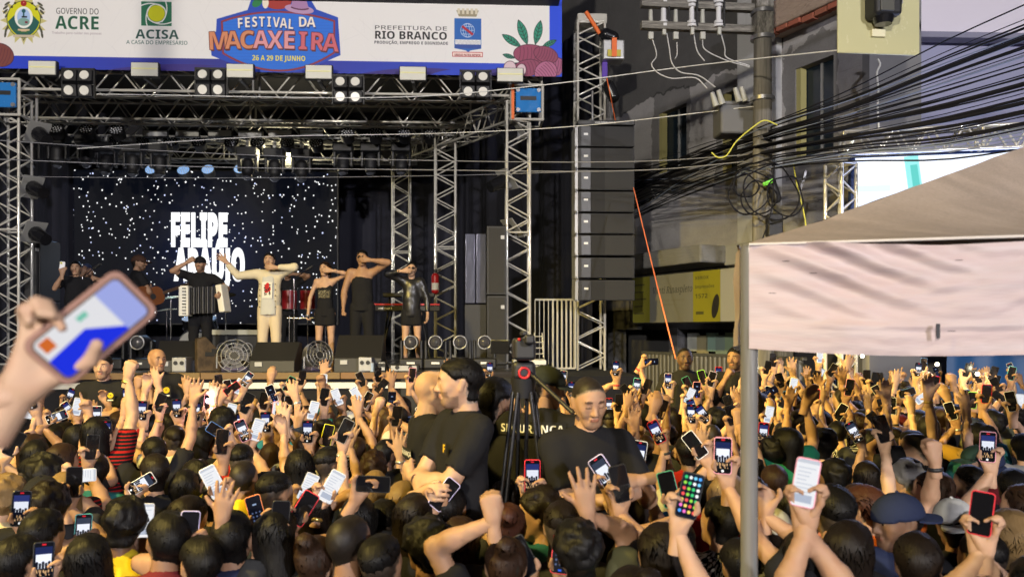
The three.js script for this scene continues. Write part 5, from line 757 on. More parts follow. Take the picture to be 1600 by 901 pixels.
const capGeos = (() => {
  const crown = (() => { const G = new Field([-0.14, -0.02, -0.16], [0.14, 0.18, 0.17], 0.0145); G.each((d, x, y, z) => { const X = x / 0.09, Y = (y - 0.035) / 0.098, Z = z / 0.115, v = (Math.sqrt(X * X + Y * Y + Z * Z) - 1) * 0.095; return Math.max(v, 0.025 + (z < -0.05 ? (z + 0.05) * 0.25 : 0) - y); }); const g = G.mesh(); wrapUV(g); g.computeVertexNormals(); return g; })();
  const brim = (() => { const g = new THREE.CylinderGeometry(0.088, 0.09, 0.007, 24, 2), p = g.attributes.position; for (let i = 0; i < p.count; i++) { const x = p.getX(i), z = p.getZ(i); p.setXYZ(i, x, p.getY(i) + 0.042 - x * x * 2.6 - Math.max(0, z) * 0.2, z * 1.05 + 0.098); } g.computeVertexNormals(); return g; })();
  return { crown, brim, button: new THREE.SphereGeometry(0.008, 8, 6), badge: new THREE.SphereGeometry(0.026, 10, 8) };
})();

// a hand: wrist at the origin, fingers along +y, palm facing +z, thumb towards +x (right hand)
const handCache = {};
function handGeo(pose, left, cell) {
  const key = [pose, left, cell].join(); if (handCache[key]) return handCache[key];
  const G = new Field([-0.12, -0.08, -0.06], [0.12, 0.23, 0.12], cell), r = cell > 0.016 ? 1.5 : cell > 0.012 ? 1.28 : cell > 0.01 ? 1.18 : cell > 0.008 ? 1.06 : 1, mx = left ? -1 : 1, P = (a) => [a[0] * mx, a[1], a[2]];
  const seg = (a, b, ra, rb, k, f) => cap(G, P(a), P(b), ra * r, rb * r, k, f);
  seg([0, -0.07, 0], [0, 0.01, 0], 0.027, 0.025, 0.02, [0, 0, 1, 0.85]);
  const K = [[0.031, 0.09, 0], [0.011, 0.095, -0.002], [-0.01, 0.092, 0], [-0.029, 0.083, 0.003]], Ln = [[0.042, 0.026, 0.021], [0.046, 0.03, 0.022], [0.043, 0.028, 0.021], [0.034, 0.021, 0.019]];
  const C = { phone: [[0.12, 0.95, 1.0], 0.82], open: [[0.1, 0.22, 0.15], 0], fist: [[1.35, 1.6, 1.1], 0], relaxed: [[0.45, 0.6, 0.4], 0], point: [[1.35, 1.6, 1.1], 0], wave: [[0.05, 0.12, 0.1], 0], face: [[0.3, 0.35, 0.25], 0.1] }[pose];
  K.forEach((k, i) => {
    seg([0.012 - 0.008 * i, 0.012, 0], k, 0.0165, 0.0125, 0.014);
    const ix = pose === 'point' && i === 0, cu = ix ? [0.05, 0.1, 0.1] : C[0], sp = -(C[1] + (i - 1.2) * (pose === 'open' || pose === 'wave' ? 0.17 : pose === 'phone' ? -0.1 : 0.03)); let p = k.slice(), a = 0;
    for (let j = 0; j < 3; j++) { a += cu[j] * (pose === 'phone' ? 1 + 0.05 * i : 1); const l = Ln[i][j], q = [p[0] + Math.sin(sp) * Math.cos(a) * l + (pose === 'phone' && j > 0 ? 0.004 : 0), p[1] + Math.cos(sp) * Math.cos(a) * l, p[2] + Math.sin(a) * l]; seg(p, q, 0.0105 - 0.0012 * j, 0.0096 - 0.0012 * j, 0.006); p = q; }
  });
  seg([0.014, 0.02, 0.006], [0.034, 0.052, 0.014], 0.019, 0.014, 0.012);
  const th = { phone: [[0.058, 0.088, 0.026], [0.054, 0.114, 0.04]], open: [[0.066, 0.078, 0.012], [0.085, 0.1, 0.014]], wave: [[0.066, 0.078, 0.012], [0.085, 0.1, 0.014]], fist: [[0.034, 0.075, 0.042], [0.008, 0.082, 0.052]], point: [[0.034, 0.075, 0.042], [0.008, 0.082, 0.052]], relaxed: [[0.05, 0.082, 0.024], [0.05, 0.11, 0.032]], face: [[0.055, 0.082, 0.016], [0.062, 0.11, 0.02]] }[pose];
  seg([0.034, 0.052, 0.014], th[0], 0.0125, 0.011, 0.008); seg(th[0], th[1], 0.011, 0.0092, 0.006);
  return handCache[key] = tint(G.mesh());
}
const va = (v) => [v.x, v.y, v.z];
function hidden(g, F2, thr) {   // leave out skin that lies well inside the shirt
  const p = g.attributes.position, I = g.index.array, { lo, h, n, d } = F2, inn = new Uint8Array(p.count), map = new Int32Array(p.count).fill(-1), out = []; let any = 0;
  for (let i = 0; i < p.count; i++) { const x = Math.round((p.getX(i) - lo[0]) / h), y = Math.round((p.getY(i) - lo[1]) / h), z = Math.round((p.getZ(i) - lo[2]) / h); if (x >= 0 && y >= 0 && z >= 0 && x < n[0] && y < n[1] && z < n[2] && d[x + n[0] * (y + n[1] * z)] < thr) { inn[i] = 1; any = 1; } }
  if (!any) return g; let c = 0; const keep = [];
  for (let t = 0; t < I.length; t += 3) { if (inn[I[t]] && inn[I[t + 1]] && inn[I[t + 2]]) continue; for (let e = 0; e < 3; e++) { const v = I[t + e]; if (map[v] < 0) { map[v] = c++; keep.push(v); } out.push(map[v]); } }
  const o = new THREE.BufferGeometry(); for (const k of ['position', 'normal', 'color']) { const s = g.attributes[k].array, a = new Float32Array(c * 3); keep.forEach((v, i) => { a[3 * i] = s[3 * v]; a[3 * i + 1] = s[3 * v + 1]; a[3 * i + 2] = s[3 * v + 2]; }); o.setAttribute(k, new THREE.BufferAttribute(a, 3)); } o.setIndex(out); return o;
}
const bandGeo = (() => { const g = new THREE.TorusGeometry(0.029, 0.0075, 6, 18); g.rotateX(Math.PI / 2); g.scale(1, 1.4, 0.92); return g; })(), BANDS = [M([0.02, 0.02, 0.022], 0.5), M([0.6, 0.6, 0.6], 0.3, 0.8), M([0.55, 0.4, 0.12], 0.3, 0.8), M([0.4, 0.03, 0.04], 0.6)];
const crowd = [];   // every figure, for the labels
/* spec: x, z, y0, turn (0 = facing the camera side +z), h, wide, skin (0-6), hair [type, colour], shirt [kind, colour], legs [kind, colour], head [yaw, pitch, roll], arms { l, r }, cell, face
   an arm: { w: wrist point, e: elbow hint point or direction, pose, y: finger direction, n: palm direction } in the figure's own frame */
function person(s) {
  const H = (s.h ?? 1.72) / 1.72, wd = s.wide ?? 1, cell = s.cell ?? 0.022, o = thing('person', s.label ?? '', 'person', [s.x, s.y0 ?? 0, s.z], s.turn ?? Math.PI, s.group), sd = s.seed ?? Math.floor(rnd() * 1000);
  const lean = s.lean ?? 0, SH = (x, y, z = 0) => [x * wd, y, z + lean * (y - 0.9)];
  const skinM = SKIN[s.skin ?? 2], lod = s.lod ?? 0, near = lod === 0, hc = s.face ? 0.0064 : [0.0145, 0.0178, 0.0235][lod], kind = s.shirt?.[0] ?? 'tee', tank = kind === 'tank' || kind === 'dress';
  const geos = [];
  // head
  const hm = new THREE.Matrix4().makeRotationFromEuler(new THREE.Euler(s.head?.[1] ?? 0, s.head?.[0] ?? 0, s.head?.[2] ?? 0, 'YXZ')); const hp = SH(0, 1.605, 0.02); hm.setPosition(...hp);
  const ht0 = s.hair?.[0] ?? 'short', hg = headGeo(hc, s.face, s.ears !== false, { bald: 0, buzz: 0.055, fade: 0.14 }[ht0] ?? 0.05).clone(); hg.applyMatrix4(hm); geos.push(hg);
  // arms
  const bones = [], sleeves = [];
  for (const side of ['l', 'r']) {
    const sg = side === 'l' ? 1 : -1, A = s.arms?.[side] ?? { w: V(sg * 0.27, 0.84, 0.08), e: V(sg * 0.6, -0.2, -0.5), pose: 'relaxed', y: V(0, -1, 0.15), n: V(-sg, 0, 0) };
    let raise = clamp((A.w.y - 1.35) / 0.6, 0, 1); const S = V(...SH(sg * (0.172 - 0.02 * raise), 1.405 + 0.05 * raise, -0.005));
    const U = 0.29, W = 0.262; let wv = A.w.clone().sub(S), D = wv.length(); const mx = (U + W) * 0.985; if (D > mx) { wv.multiplyScalar(mx / D); D = mx; } if (D < 0.1) { wv.setLength(0.1); D = 0.1; }
    const w = S.clone().add(wv), dir = wv.clone().normalize(); const ca = clamp((U * U + D * D - W * W) / (2 * U * D), -1, 1), sa = Math.sqrt(1 - ca * ca);
    let hint = (A.e ?? V(sg * 0.8, -0.5, 0.2)).clone(); hint.addScaledVector(dir, -hint.dot(dir)); if (hint.lengthSq() < 1e-6) hint.set(sg, 0, 0); hint.normalize();
    const E = S.clone().addScaledVector(dir, U * ca).addScaledVector(hint, U * sa); A.at = w; A.elbow = E; bones.push([S, E, w, sg]);
    const y = (A.y ?? w.clone().sub(E)).clone().normalize(); let n = (A.n ?? V(0, 0, -1)).clone(); n.addScaledVector(y, -n.dot(y)).normalize(); const x = y.clone().cross(n);
    const hm2 = new THREE.Matrix4().makeBasis(x, y, n).setPosition(w.x, w.y, w.z); const gg = handGeo(A.pose ?? 'relaxed', side === 'l', s.handCell ?? (s.arms?.[side] || s.legCell ? [0.0087, 0.0105, 0.0128][lod] : 0.0165)).clone(); if (s.hand) gg.scale(s.hand, s.hand, s.hand); gg.applyMatrix4(hm2); geos.push(gg);
    A.handMatrix = hm2; if (s.band && A.w.y > 1.6) part(o, 'wristband', bandGeo, BANDS[s.band - 1]).applyMatrix4(hm2.clone().multiply(new THREE.Matrix4().makeTranslation(0, -0.035, 0)));
  }
  { // arms, shoulders, neck and chest in one field
    const pts = bones.flatMap((b) => b.slice(0, 3)), lo = [0, 1, 2].map((i) => Math.min(-0.28 + (i === 1 ? 1.3 : 0), ...pts.map((p) => p.getComponent(i))) - 0.1), hi = [0, 1, 2].map((i) => Math.max(i === 1 ? 1.55 : i === 0 ? 0.25 : 0.2, ...pts.map((p) => p.getComponent(i))) + 0.1); if (tank) lo[1] = Math.min(lo[1], 1.0);
    const G = new Field(lo, hi, [0.021, 0.026, 0.032][lod]), m = s.muscle ?? 1;
    for (const [S, E, w] of bones) { cap(G, va(S), va(E), 0.051 * m, 0.04 * m, 0.03); const q = E.clone().lerp(w, 0.3); cap(G, va(E), va(q), 0.038 * m, 0.042 * m, 0.02); cap(G, va(q), va(w), 0.042 * m, 0.026, 0.02); }
    cap(G, SH(0, 1.4, -0.01), va(V(...hp).add(V(0, -0.06, -0.025))), 0.06, 0.052, 0.03); cap(G, SH(-0.13, 1.405, -0.01), SH(0.13, 1.405, -0.01), 0.055, 0.055, 0.05); if (tank) cap(G, SH(0, 1.3, 0), SH(0, 1.12, 0), 0.14 * wd, 0.12 * wd, 0.05, [0, 0, 1, 0.66]);
    geos.push(tint(G.mesh()));
  }
  const legKind = s.legs?.[0] ?? 'trousers', lc = s.legCell ?? [0.06, 0.085, 0.1][lod];
  if (legKind === 'shorts') { const G = new Field([-0.25, -0.02, -0.2], [0.25, 1.0, 0.25], Math.min(lc, 0.026)); for (const q of [-1, 1]) { cap(G, [q * 0.09, 0.88, 0], [q * 0.1, 0.48, 0.02], 0.085, 0.052, 0.02); cap(G, [q * 0.1, 0.48, 0.02], [q * 0.105, 0.08, -0.01], 0.054, 0.035, 0.02); cap(G, [q * 0.105, 0.035, -0.03], [q * 0.115, 0.025, 0.12], 0.035, 0.03, 0.02); } geos.push(tint(G.mesh())); }
  for (const g of geos) { g.deleteAttribute('uv'); g.computeVertexNormals(); }
  const body = new THREE.Mesh(); body.name = 'body'; o.add(body); let shirtField;
  { // shirt, vest or dress
    const c = s.shirt?.[1] ?? 'black', G = new Field([-0.36, 0.62, -0.32], [0.36, 1.56, 0.32], s.shirtCell ?? [0.028, 0.036, 0.046][lod]), belly = s.belly ?? 0, hem = kind === 'dress' ? 0.86 : 0.83;
    const grow = tank ? 0 : 1;
    if (kind === 'dress' || kind === 'tank') { cap(G, SH(0, 1.26, 0), SH(0, 1.0, 0), 0.155 * wd, 0.14 * wd, 0.05, [0, 0, 1, 0.7]); cap(G, SH(0, 1.02, 0), SH(0, hem, 0), 0.145 * wd, 0.17 * wd, 0.05, [0, 0, 1, 0.75], true); for (const q of [-1, 1]) cap(G, SH(q * 0.085, 1.28, 0.0), SH(q * 0.075, 1.44, -0.012), 0.055, 0.05, 0.03, [1, 0, 0, 0.6]); }
    else { cap(G, SH(0, 1.3, 0), SH(0, 1.08, 0.01), 0.178 * wd, 0.16 * wd, 0.06, [0, 0, 1, 0.72]); cap(G, SH(0, 1.1, 0.01 + belly), SH(0, hem, 0.0), (0.165 + belly) * wd, 0.172 * wd, 0.06, [0, 0, 1, 0.76], true); cap(G, SH(-0.13, 1.4, -0.01), SH(0.13, 1.4, -0.01), 0.078, 0.078, 0.05); cap(G, SH(0, 1.4, -0.02), SH(0, 1.47, -0.02), 0.09, 0.07, 0.05); }
    const clothGeos = [G];
    if (!tank) {
      const pts = bones.flatMap((b) => b.slice(0, 3)), lo = [0, 1, 2].map((i) => Math.min(i === 0 ? -0.3 : i === 1 ? 0.7 : -0.3, ...pts.map((p) => p.getComponent(i) - 0.14))), hi = [0, 1, 2].map((i) => Math.max(i === 0 ? 0.3 : i === 1 ? 1.55 : 0.3, ...pts.map((p) => p.getComponent(i) + 0.14)));
      const G2 = new Field(lo, hi, G.h); clothGeos[0] = G2;
      cap(G2, SH(0, 1.3, 0), SH(0, 1.08, 0.01), 0.172 * wd, 0.155 * wd, 0.06, [0, 0, 1, 0.7]); cap(G2, SH(0, 1.1, 0.01 + belly), SH(0, hem, 0.0), (0.165 + belly) * wd, 0.172 * wd, 0.06, [0, 0, 1, 0.76], true); cap(G2, SH(-0.125, 1.405, -0.012), SH(0.125, 1.405, -0.012), 0.068, 0.068, 0.045); cap(G2, SH(0, 1.4, -0.02), SH(0, 1.455, -0.02), 0.085, 0.066, 0.05);
      for (const [S, E, w] of bones) { if (kind === 'long') { cap(G2, va(S), va(E), 0.078, 0.062, 0.05); cap(G2, va(E), va(E.clone().lerp(w, 0.9)), 0.062, 0.046, 0.02, null, true); } else cap(G2, va(S), va(S.clone().lerp(E, s.sleeve ?? 0.66)), 0.072, 0.072, 0.04, null, true); }
    }
    shirtField = clothGeos[0]; const g = shirtField.mesh(); ripple(g, near ? 0.011 : 0.009, near ? 9 : 7, sd); wrapUV(g); g.computeVertexNormals();
    part(o, tank ? (kind === 'dress' ? 'playsuit' : 'vest') : kind === 'long' ? 'jacket' : 'shirt', g, s.shirtMat ?? fabric(CLOTH[c] ?? c));
  }
  body.geometry = mergeGeometries(geos.map((g) => hidden(g, shirtField, -0.035))); body.material = skinM; body.castShadow = body.receiveShadow = true;
  { // trousers or shorts, shoes
    const c = s.legs?.[1] ?? 'navy', G = new Field([-0.3, -0.03, -0.25], [0.3, 1.05, 0.25], legKind === 'shorts' ? Math.min(lc, 0.028) : lc), t = lc > 0.06 ? 1.3 : lc > 0.035 ? 1.15 : 1;
    for (const q of [-1, 1]) { cap(G, SH(q * 0.085, 0.9), SH(q * 0.1, 0.48, 0.02), 0.1 * t, legKind === 'shorts' ? 0.098 : 0.075 * t, 0.04, null, true); if (legKind !== 'shorts') { cap(G, [q * 0.1, 0.48, 0.02], [q * 0.105, 0.06, -0.01], 0.076 * t, 0.07 * t, 0.02, null, true); cap(G, [q * 0.105, 0.045, -0.03], [q * 0.115, 0.04, 0.13], 0.046 * t, 0.042 * t, 0.02); } }
    if (legKind === 'shorts') G.each((d, x, y) => Math.max(d, 0.68 - y));
    const g = G.mesh(); wrapUV(g); ripple(g, 0.004, 6, sd + 5); g.computeVertexNormals(); part(o, legKind, g, fabric(CLOTH[c] ?? c));
  }
  // hair, cap
  const [ht, hcol] = s.hair ?? ['short', 'black'];
  const hq = (m) => { m.applyMatrix4(hm); return m; };
  if (ht !== 'bald' && ht !== 'buzz') { const v = /^cap|bucket/.test(ht) ? 'under' : ht; hq(part(o, 'hair', hairGeo(v, [0.0145, 0.0178, 0.025][lod], sd % 3), HAIRM[hcol] ?? HAIRM.black)); }
  if (/^cap|bucket/.test(ht)) {
    const cm = fabric(CLOTH[s.hair[2] ?? 'black'] ?? s.hair[2]), c = part(o, 'cap', capGeos.crown, cm); if (ht === 'capback') c.rotation.y = Math.PI; c.updateMatrix(); hq(c);
    if (ht === 'bucket') { part(c, 'brim', new THREE.CylinderGeometry(0.098, 0.15, 0.055, 28, 1, true), cm, [0, 0.01, 0]).material = fabric(CLOTH[s.hair[2] ?? 'black']); } else part(c, 'brim', capGeos.brim, s.brimMat ?? cm, [0, -0.006, 0]);
    part(c, 'button', capGeos.button, cm, [0, 0.133, 0]);
  }
  o.scale.setScalar(H);
  o.userData.spec = undefined; delete o.userData.spec;
  o.updateMatrixWorld(true);
  const rec = { o, s, bones }; crowd.push(rec); return rec;
}
// ------------------------------------------------------------------ phones
const SCREENS = (() => {
  const mk = (f) => canvasTex(96, 200, f), star = (c, n) => { for (let i = 0; i < n; i++) { c.fillStyle = '#fff'; c.fillRect(rnd() * 96, rnd() * 200, 2, 2); } };
  const emit = (t, i) => new THREE.MeshStandardMaterial({ color: 0x000000, emissive: 0xffffff, emissiveMap: t, emissiveIntensity: i, roughness: 0.15 });
  const stage = (v) => mk((c) => { c.fillStyle = '#0a0c14'; c.fillRect(0, 0, 96, 200); c.fillStyle = ['#2a3470', '#1a2550', '#313a4c'][v]; c.fillRect(6, 22, 84, 50); c.fillStyle = '#e8ecf8'; c.fillRect(10, 60, 76, 62 + v * 12); c.fillStyle = '#0d1020'; for (let i = 0; i < 5; i++) { const x = 14 + i * 15 + v * 2; c.beginPath(); c.arc(x, 104 + (i % 2) * 8, 7, 0, 7); c.fill(); c.fillRect(x - 6, 108, 12, 30); } c.fillStyle = '#caa071'; for (let i = 0; i < 22; i++) c.fillRect(rnd() * 90, 135 + rnd() * 36, 5, 14); c.fillStyle = '#07080c'; c.fillRect(0, 172, 96, 28); c.fillStyle = '#fff'; c.beginPath(); c.arc(48, 186, 8, 0, 7); c.fill(); c.fillStyle = '#e02030'; c.fillRect(38, 6, 20, 8); });
  const icons = mk((c) => { c.fillStyle = '#101626'; c.fillRect(0, 0, 96, 200); const cs = ['#3fd07a', '#5aa9ff', '#ff5a5a', '#ffffff', '#ff7ad0', '#9be04c', '#7fd7ff', '#ffe16a']; for (let j = 0; j < 7; j++) for (let i = 0; i < 4; i++) { c.fillStyle = cs[(i * 3 + j * 5 + (j > 2 ? 3 : 0)) % 8]; c.beginPath(); c.arc(15 + i * 22, 18 + j * 26, 8, 0, 7); c.fill(); } });
  const page = mk((c) => { c.fillStyle = '#f6f7fa'; c.fillRect(0, 0, 96, 200); c.fillStyle = '#cfd4de'; c.fillRect(0, 0, 96, 16); c.fillStyle = '#d3d8e2'; for (let i = 0; i < 8; i++) c.fillRect(10, 34 + i * 17, 34 + 40 * rnd(), 5); c.fillStyle = '#b9c2d4'; c.fillRect(12, 150, 72, 34); });
  const dial = mk((c) => { c.fillStyle = '#0b0f1c'; c.fillRect(0, 0, 96, 200); c.fillStyle = '#9fb4d8'; c.fillRect(36, 50, 26, 10); for (let j = 0; j < 3; j++) for (let i = 0; i < 3; i++) { c.fillStyle = '#5b6a90'; c.beginPath(); c.arc(24 + i * 24, 108 + j * 24, 6, 0, 7); c.fill(); } c.fillStyle = '#2a6bff'; c.fillRect(40, 180, 18, 10); });
  const flag = mk((c) => { c.fillStyle = '#f2f2f6'; c.fillRect(0, 0, 96, 200); c.fillStyle = '#1a33f0'; c.beginPath(); c.moveTo(96, 20); c.lineTo(96, 200); c.lineTo(46, 200); c.lineTo(40, 110); c.lineTo(96, 40); c.fill(); c.fillStyle = '#a9b4f4'; c.fillRect(0, 0, 96, 52); c.fillStyle = '#7fd0b8'; c.fillRect(12, 86, 12, 22); c.fillStyle = '#e0702a'; c.fillRect(6, 168, 26, 24); });
  return { stage: emit(stage(0), 1.0), stage2: emit(stage(1), 1.2), stage3: emit(stage(2), 1.1), white: emit(page, 0.95), icons: emit(icons, 1.1), dial: emit(dial, 0.9), flag: emit(flag, 0.85), off: new THREE.MeshPhysicalMaterial({ color: new THREE.Color().setRGB(0.006, 0.006, 0.008), roughness: 0.12, clearcoat: 1 }) };
})();
const PW = 0.076, PH = 0.158, slab = (w, h, r) => { const q = new THREE.Shape(), x = w / 2, y = h / 2; q.moveTo(-x + r, -y); q.lineTo(x - r, -y); q.absarc(x - r, -y + r, r, -Math.PI / 2, 0); q.lineTo(x, y - r); q.absarc(x - r, y - r, r, 0, Math.PI / 2); q.lineTo(-x + r, y); q.absarc(-x + r, y - r, r, Math.PI / 2, Math.PI); q.lineTo(-x, -y + r); q.absarc(-x + r, -y + r, r, Math.PI, Math.PI * 1.5); return q; },
  thick = (w, h, r, t) => { const g = new THREE.ExtrudeGeometry(slab(w - 0.003, h - 0.003, r), { depth: t - 0.003, bevelEnabled: true, bevelSize: 0.0015, bevelThickness: 0.0015, bevelSegments: 1, curveSegments: 3 }); g.translate(0, 0, -(t - 0.003) / 2); return g; }, phoneBody = thick(PW, PH, 0.011, 0.0095), phoneScreen = (() => { const w = PW - 0.007, h = PH - 0.008, g = new THREE.ShapeGeometry(slab(w, h, 0.009), 4), p = g.attributes.position, u = g.attributes.uv; for (let i = 0; i < p.count; i++) u.setXY(i, p.getX(i) / w + 0.5, p.getY(i) / h + 0.5); return g; })(), lensGeo = new THREE.CylinderGeometry(0.0062, 0.0062, 0.003, 12), bumpGeo = new RoundedBoxGeometry(0.032, 0.034, 0.004, 1, 0.0018);
const CASES = { black: M([0.012, 0.012, 0.013], 0.35), white: M([0.75, 0.75, 0.78], 0.35), red: M([0.65, 0.02, 0.035], 0.4), lavender: M([0.5, 0.45, 0.7], 0.4), pink: M([0.7, 0.3, 0.4], 0.4), green: M([0.06, 0.3, 0.2], 0.4), lime: M([0.3, 0.75, 0.1], 0.4), blue: M([0.06, 0.16, 0.45], 0.4), orange: M([0.75, 0.22, 0.06], 0.4), grey: M([0.2, 0.2, 0.21], 0.35), teal: M([0.1, 0.45, 0.45], 0.4), clear: M([0.55, 0.56, 0.6], 0.25), brown: M([0.1, 0.06, 0.04], 0.5), yellow: M([0.75, 0.7, 0.03], 0.4) };
const phones = [];
function phone(mat4, caseC, screen, label, group) {   // mat4: centre of the phone, y along it, z out of the screen
  const o = thing('phone', label ?? '', 'phone', [0, 0, 0], 0, group ?? 'phones held up by the crowd'); mat4.decompose(o.position, o.quaternion, o.scale); o.scale.setScalar(1);
  part(o, 'case', phoneBody, CASES[caseC]); part(o, 'screen', phoneScreen, SCREENS[screen], [0, 0, 0.0049]); const b = part(o, 'camera_bump', bumpGeo, CASES[caseC], [0.017, 0.054, -0.0058]); for (const q of [-1, 1]) part(b, 'camera_lens', lensGeo, MAT.lens, [0, q * 0.008, -0.0024], [Math.PI / 2, 0, 0]);
  o.updateMatrixWorld(true); phones.push({ o, caseC, screen }); return o;
}
// put a phone into a gripping hand: roll turns the phone in the palm
const gripAt = (sg, roll) => { const gx = sg * 0.012, gy = 0.085, dx = sg * 0.009, dy = 0.052, c = Math.cos(roll), q = Math.sin(roll); return [gx + dx * c + dy * q, gy - dx * q + dy * c, 0.0265]; };
function grip(rec, side, caseC, screen, roll = 0, label) {
  const A = rec.s.arms[side], sg = side === 'l' ? -1 : 1, m = A.handMatrix.clone(); m.premultiply(rec.o.matrixWorld);
  const l = new THREE.Matrix4().makeRotationZ(-roll); l.setPosition(...gripAt(sg, roll)); m.multiply(l);
  return phone(m, caseC, screen, label);
}
// ------------------------------------------------------------------ performers, guards, camera riser
const black = 'black';
function chestZ(rec, x, y, back) { const g = rec.o.children.find((c) => /shirt|vest|jacket|playsuit/.test(c.name)).geometry.attributes.position; let b = 0, bd = 1e9; for (let i = 0; i < g.count; i++) { const d = (g.getX(i) - x) ** 2 + (g.getY(i) - y) ** 2; if (d < 0.0022 && (back ? -1 : 1) * g.getZ(i) > (back ? -1 : 1) * (bd === 1e9 ? (back ? 9 : -9) : b)) { b = g.getZ(i); bd = d; } } return b; }
function printOn(rec, name, x, y, w, h, draw, back) { const t = canvasTex(256, Math.round(256 * h / w), (c, W, H) => draw(c, W, H)), z = chestZ(rec, x, y, back) + (back ? -0.012 : 0.012); const g = new THREE.PlaneGeometry(w, h, 6, 3), p = g.attributes.position; for (let i = 0; i < p.count; i++) p.setZ(i, -0.9 * p.getX(i) * p.getX(i)); g.computeVertexNormals(); return part(rec.o, name, g, new THREE.MeshStandardMaterial({ map: t, roughness: 0.8, side: THREE.DoubleSide }), [x, y, z], [0, back ? Math.PI : 0, 0]); }
const badge = (rec, x, y, sz = 0.085) => printOn(rec, 'shirt_print', x, y, sz, sz * 1.3, (c, W, H) => { c.fillStyle = '#141416'; c.fillRect(0, 0, W, H); c.fillStyle = '#d8b81c'; c.beginPath(); c.arc(W / 2, H * 0.36, W * 0.36, 0, 7); c.fill(); c.fillStyle = '#141416'; c.font = 'bold 90px sans-serif'; c.textAlign = 'center'; c.fillText('F', W / 2, H * 0.46); c.fillStyle = '#eee'; c.fillRect(W * 0.14, H * 0.78, W * 0.72, H * 0.12); });
const DOWN = (sg, mic) => ({ w: V(sg * 0.27, 0.86, 0.06), e: V(sg * 0.8, 0, -0.6), pose: mic ? 'fist' : 'relaxed', y: V(sg * 0.05, -1, 0.12), n: V(-sg, 0, 0.1) });
const ACROSS = (sg, y = 1.57) => ({ w: V(sg * 0.14, y, 0.2), e: V(sg, 0.25, 0.25), pose: 'face', y: V(-sg, 0.06, 0.02), n: V(0, 0, -1) });
function onStage(px, Z, h, spec) { const p = pl(px, 500, Z); return person({ x: p.x, z: -Z, y0: DECK, h, turn: 0, lod: 0, legCell: 0.03, legs: ['trousers', 'black'], group: 'performers on the stage', ...spec }); }
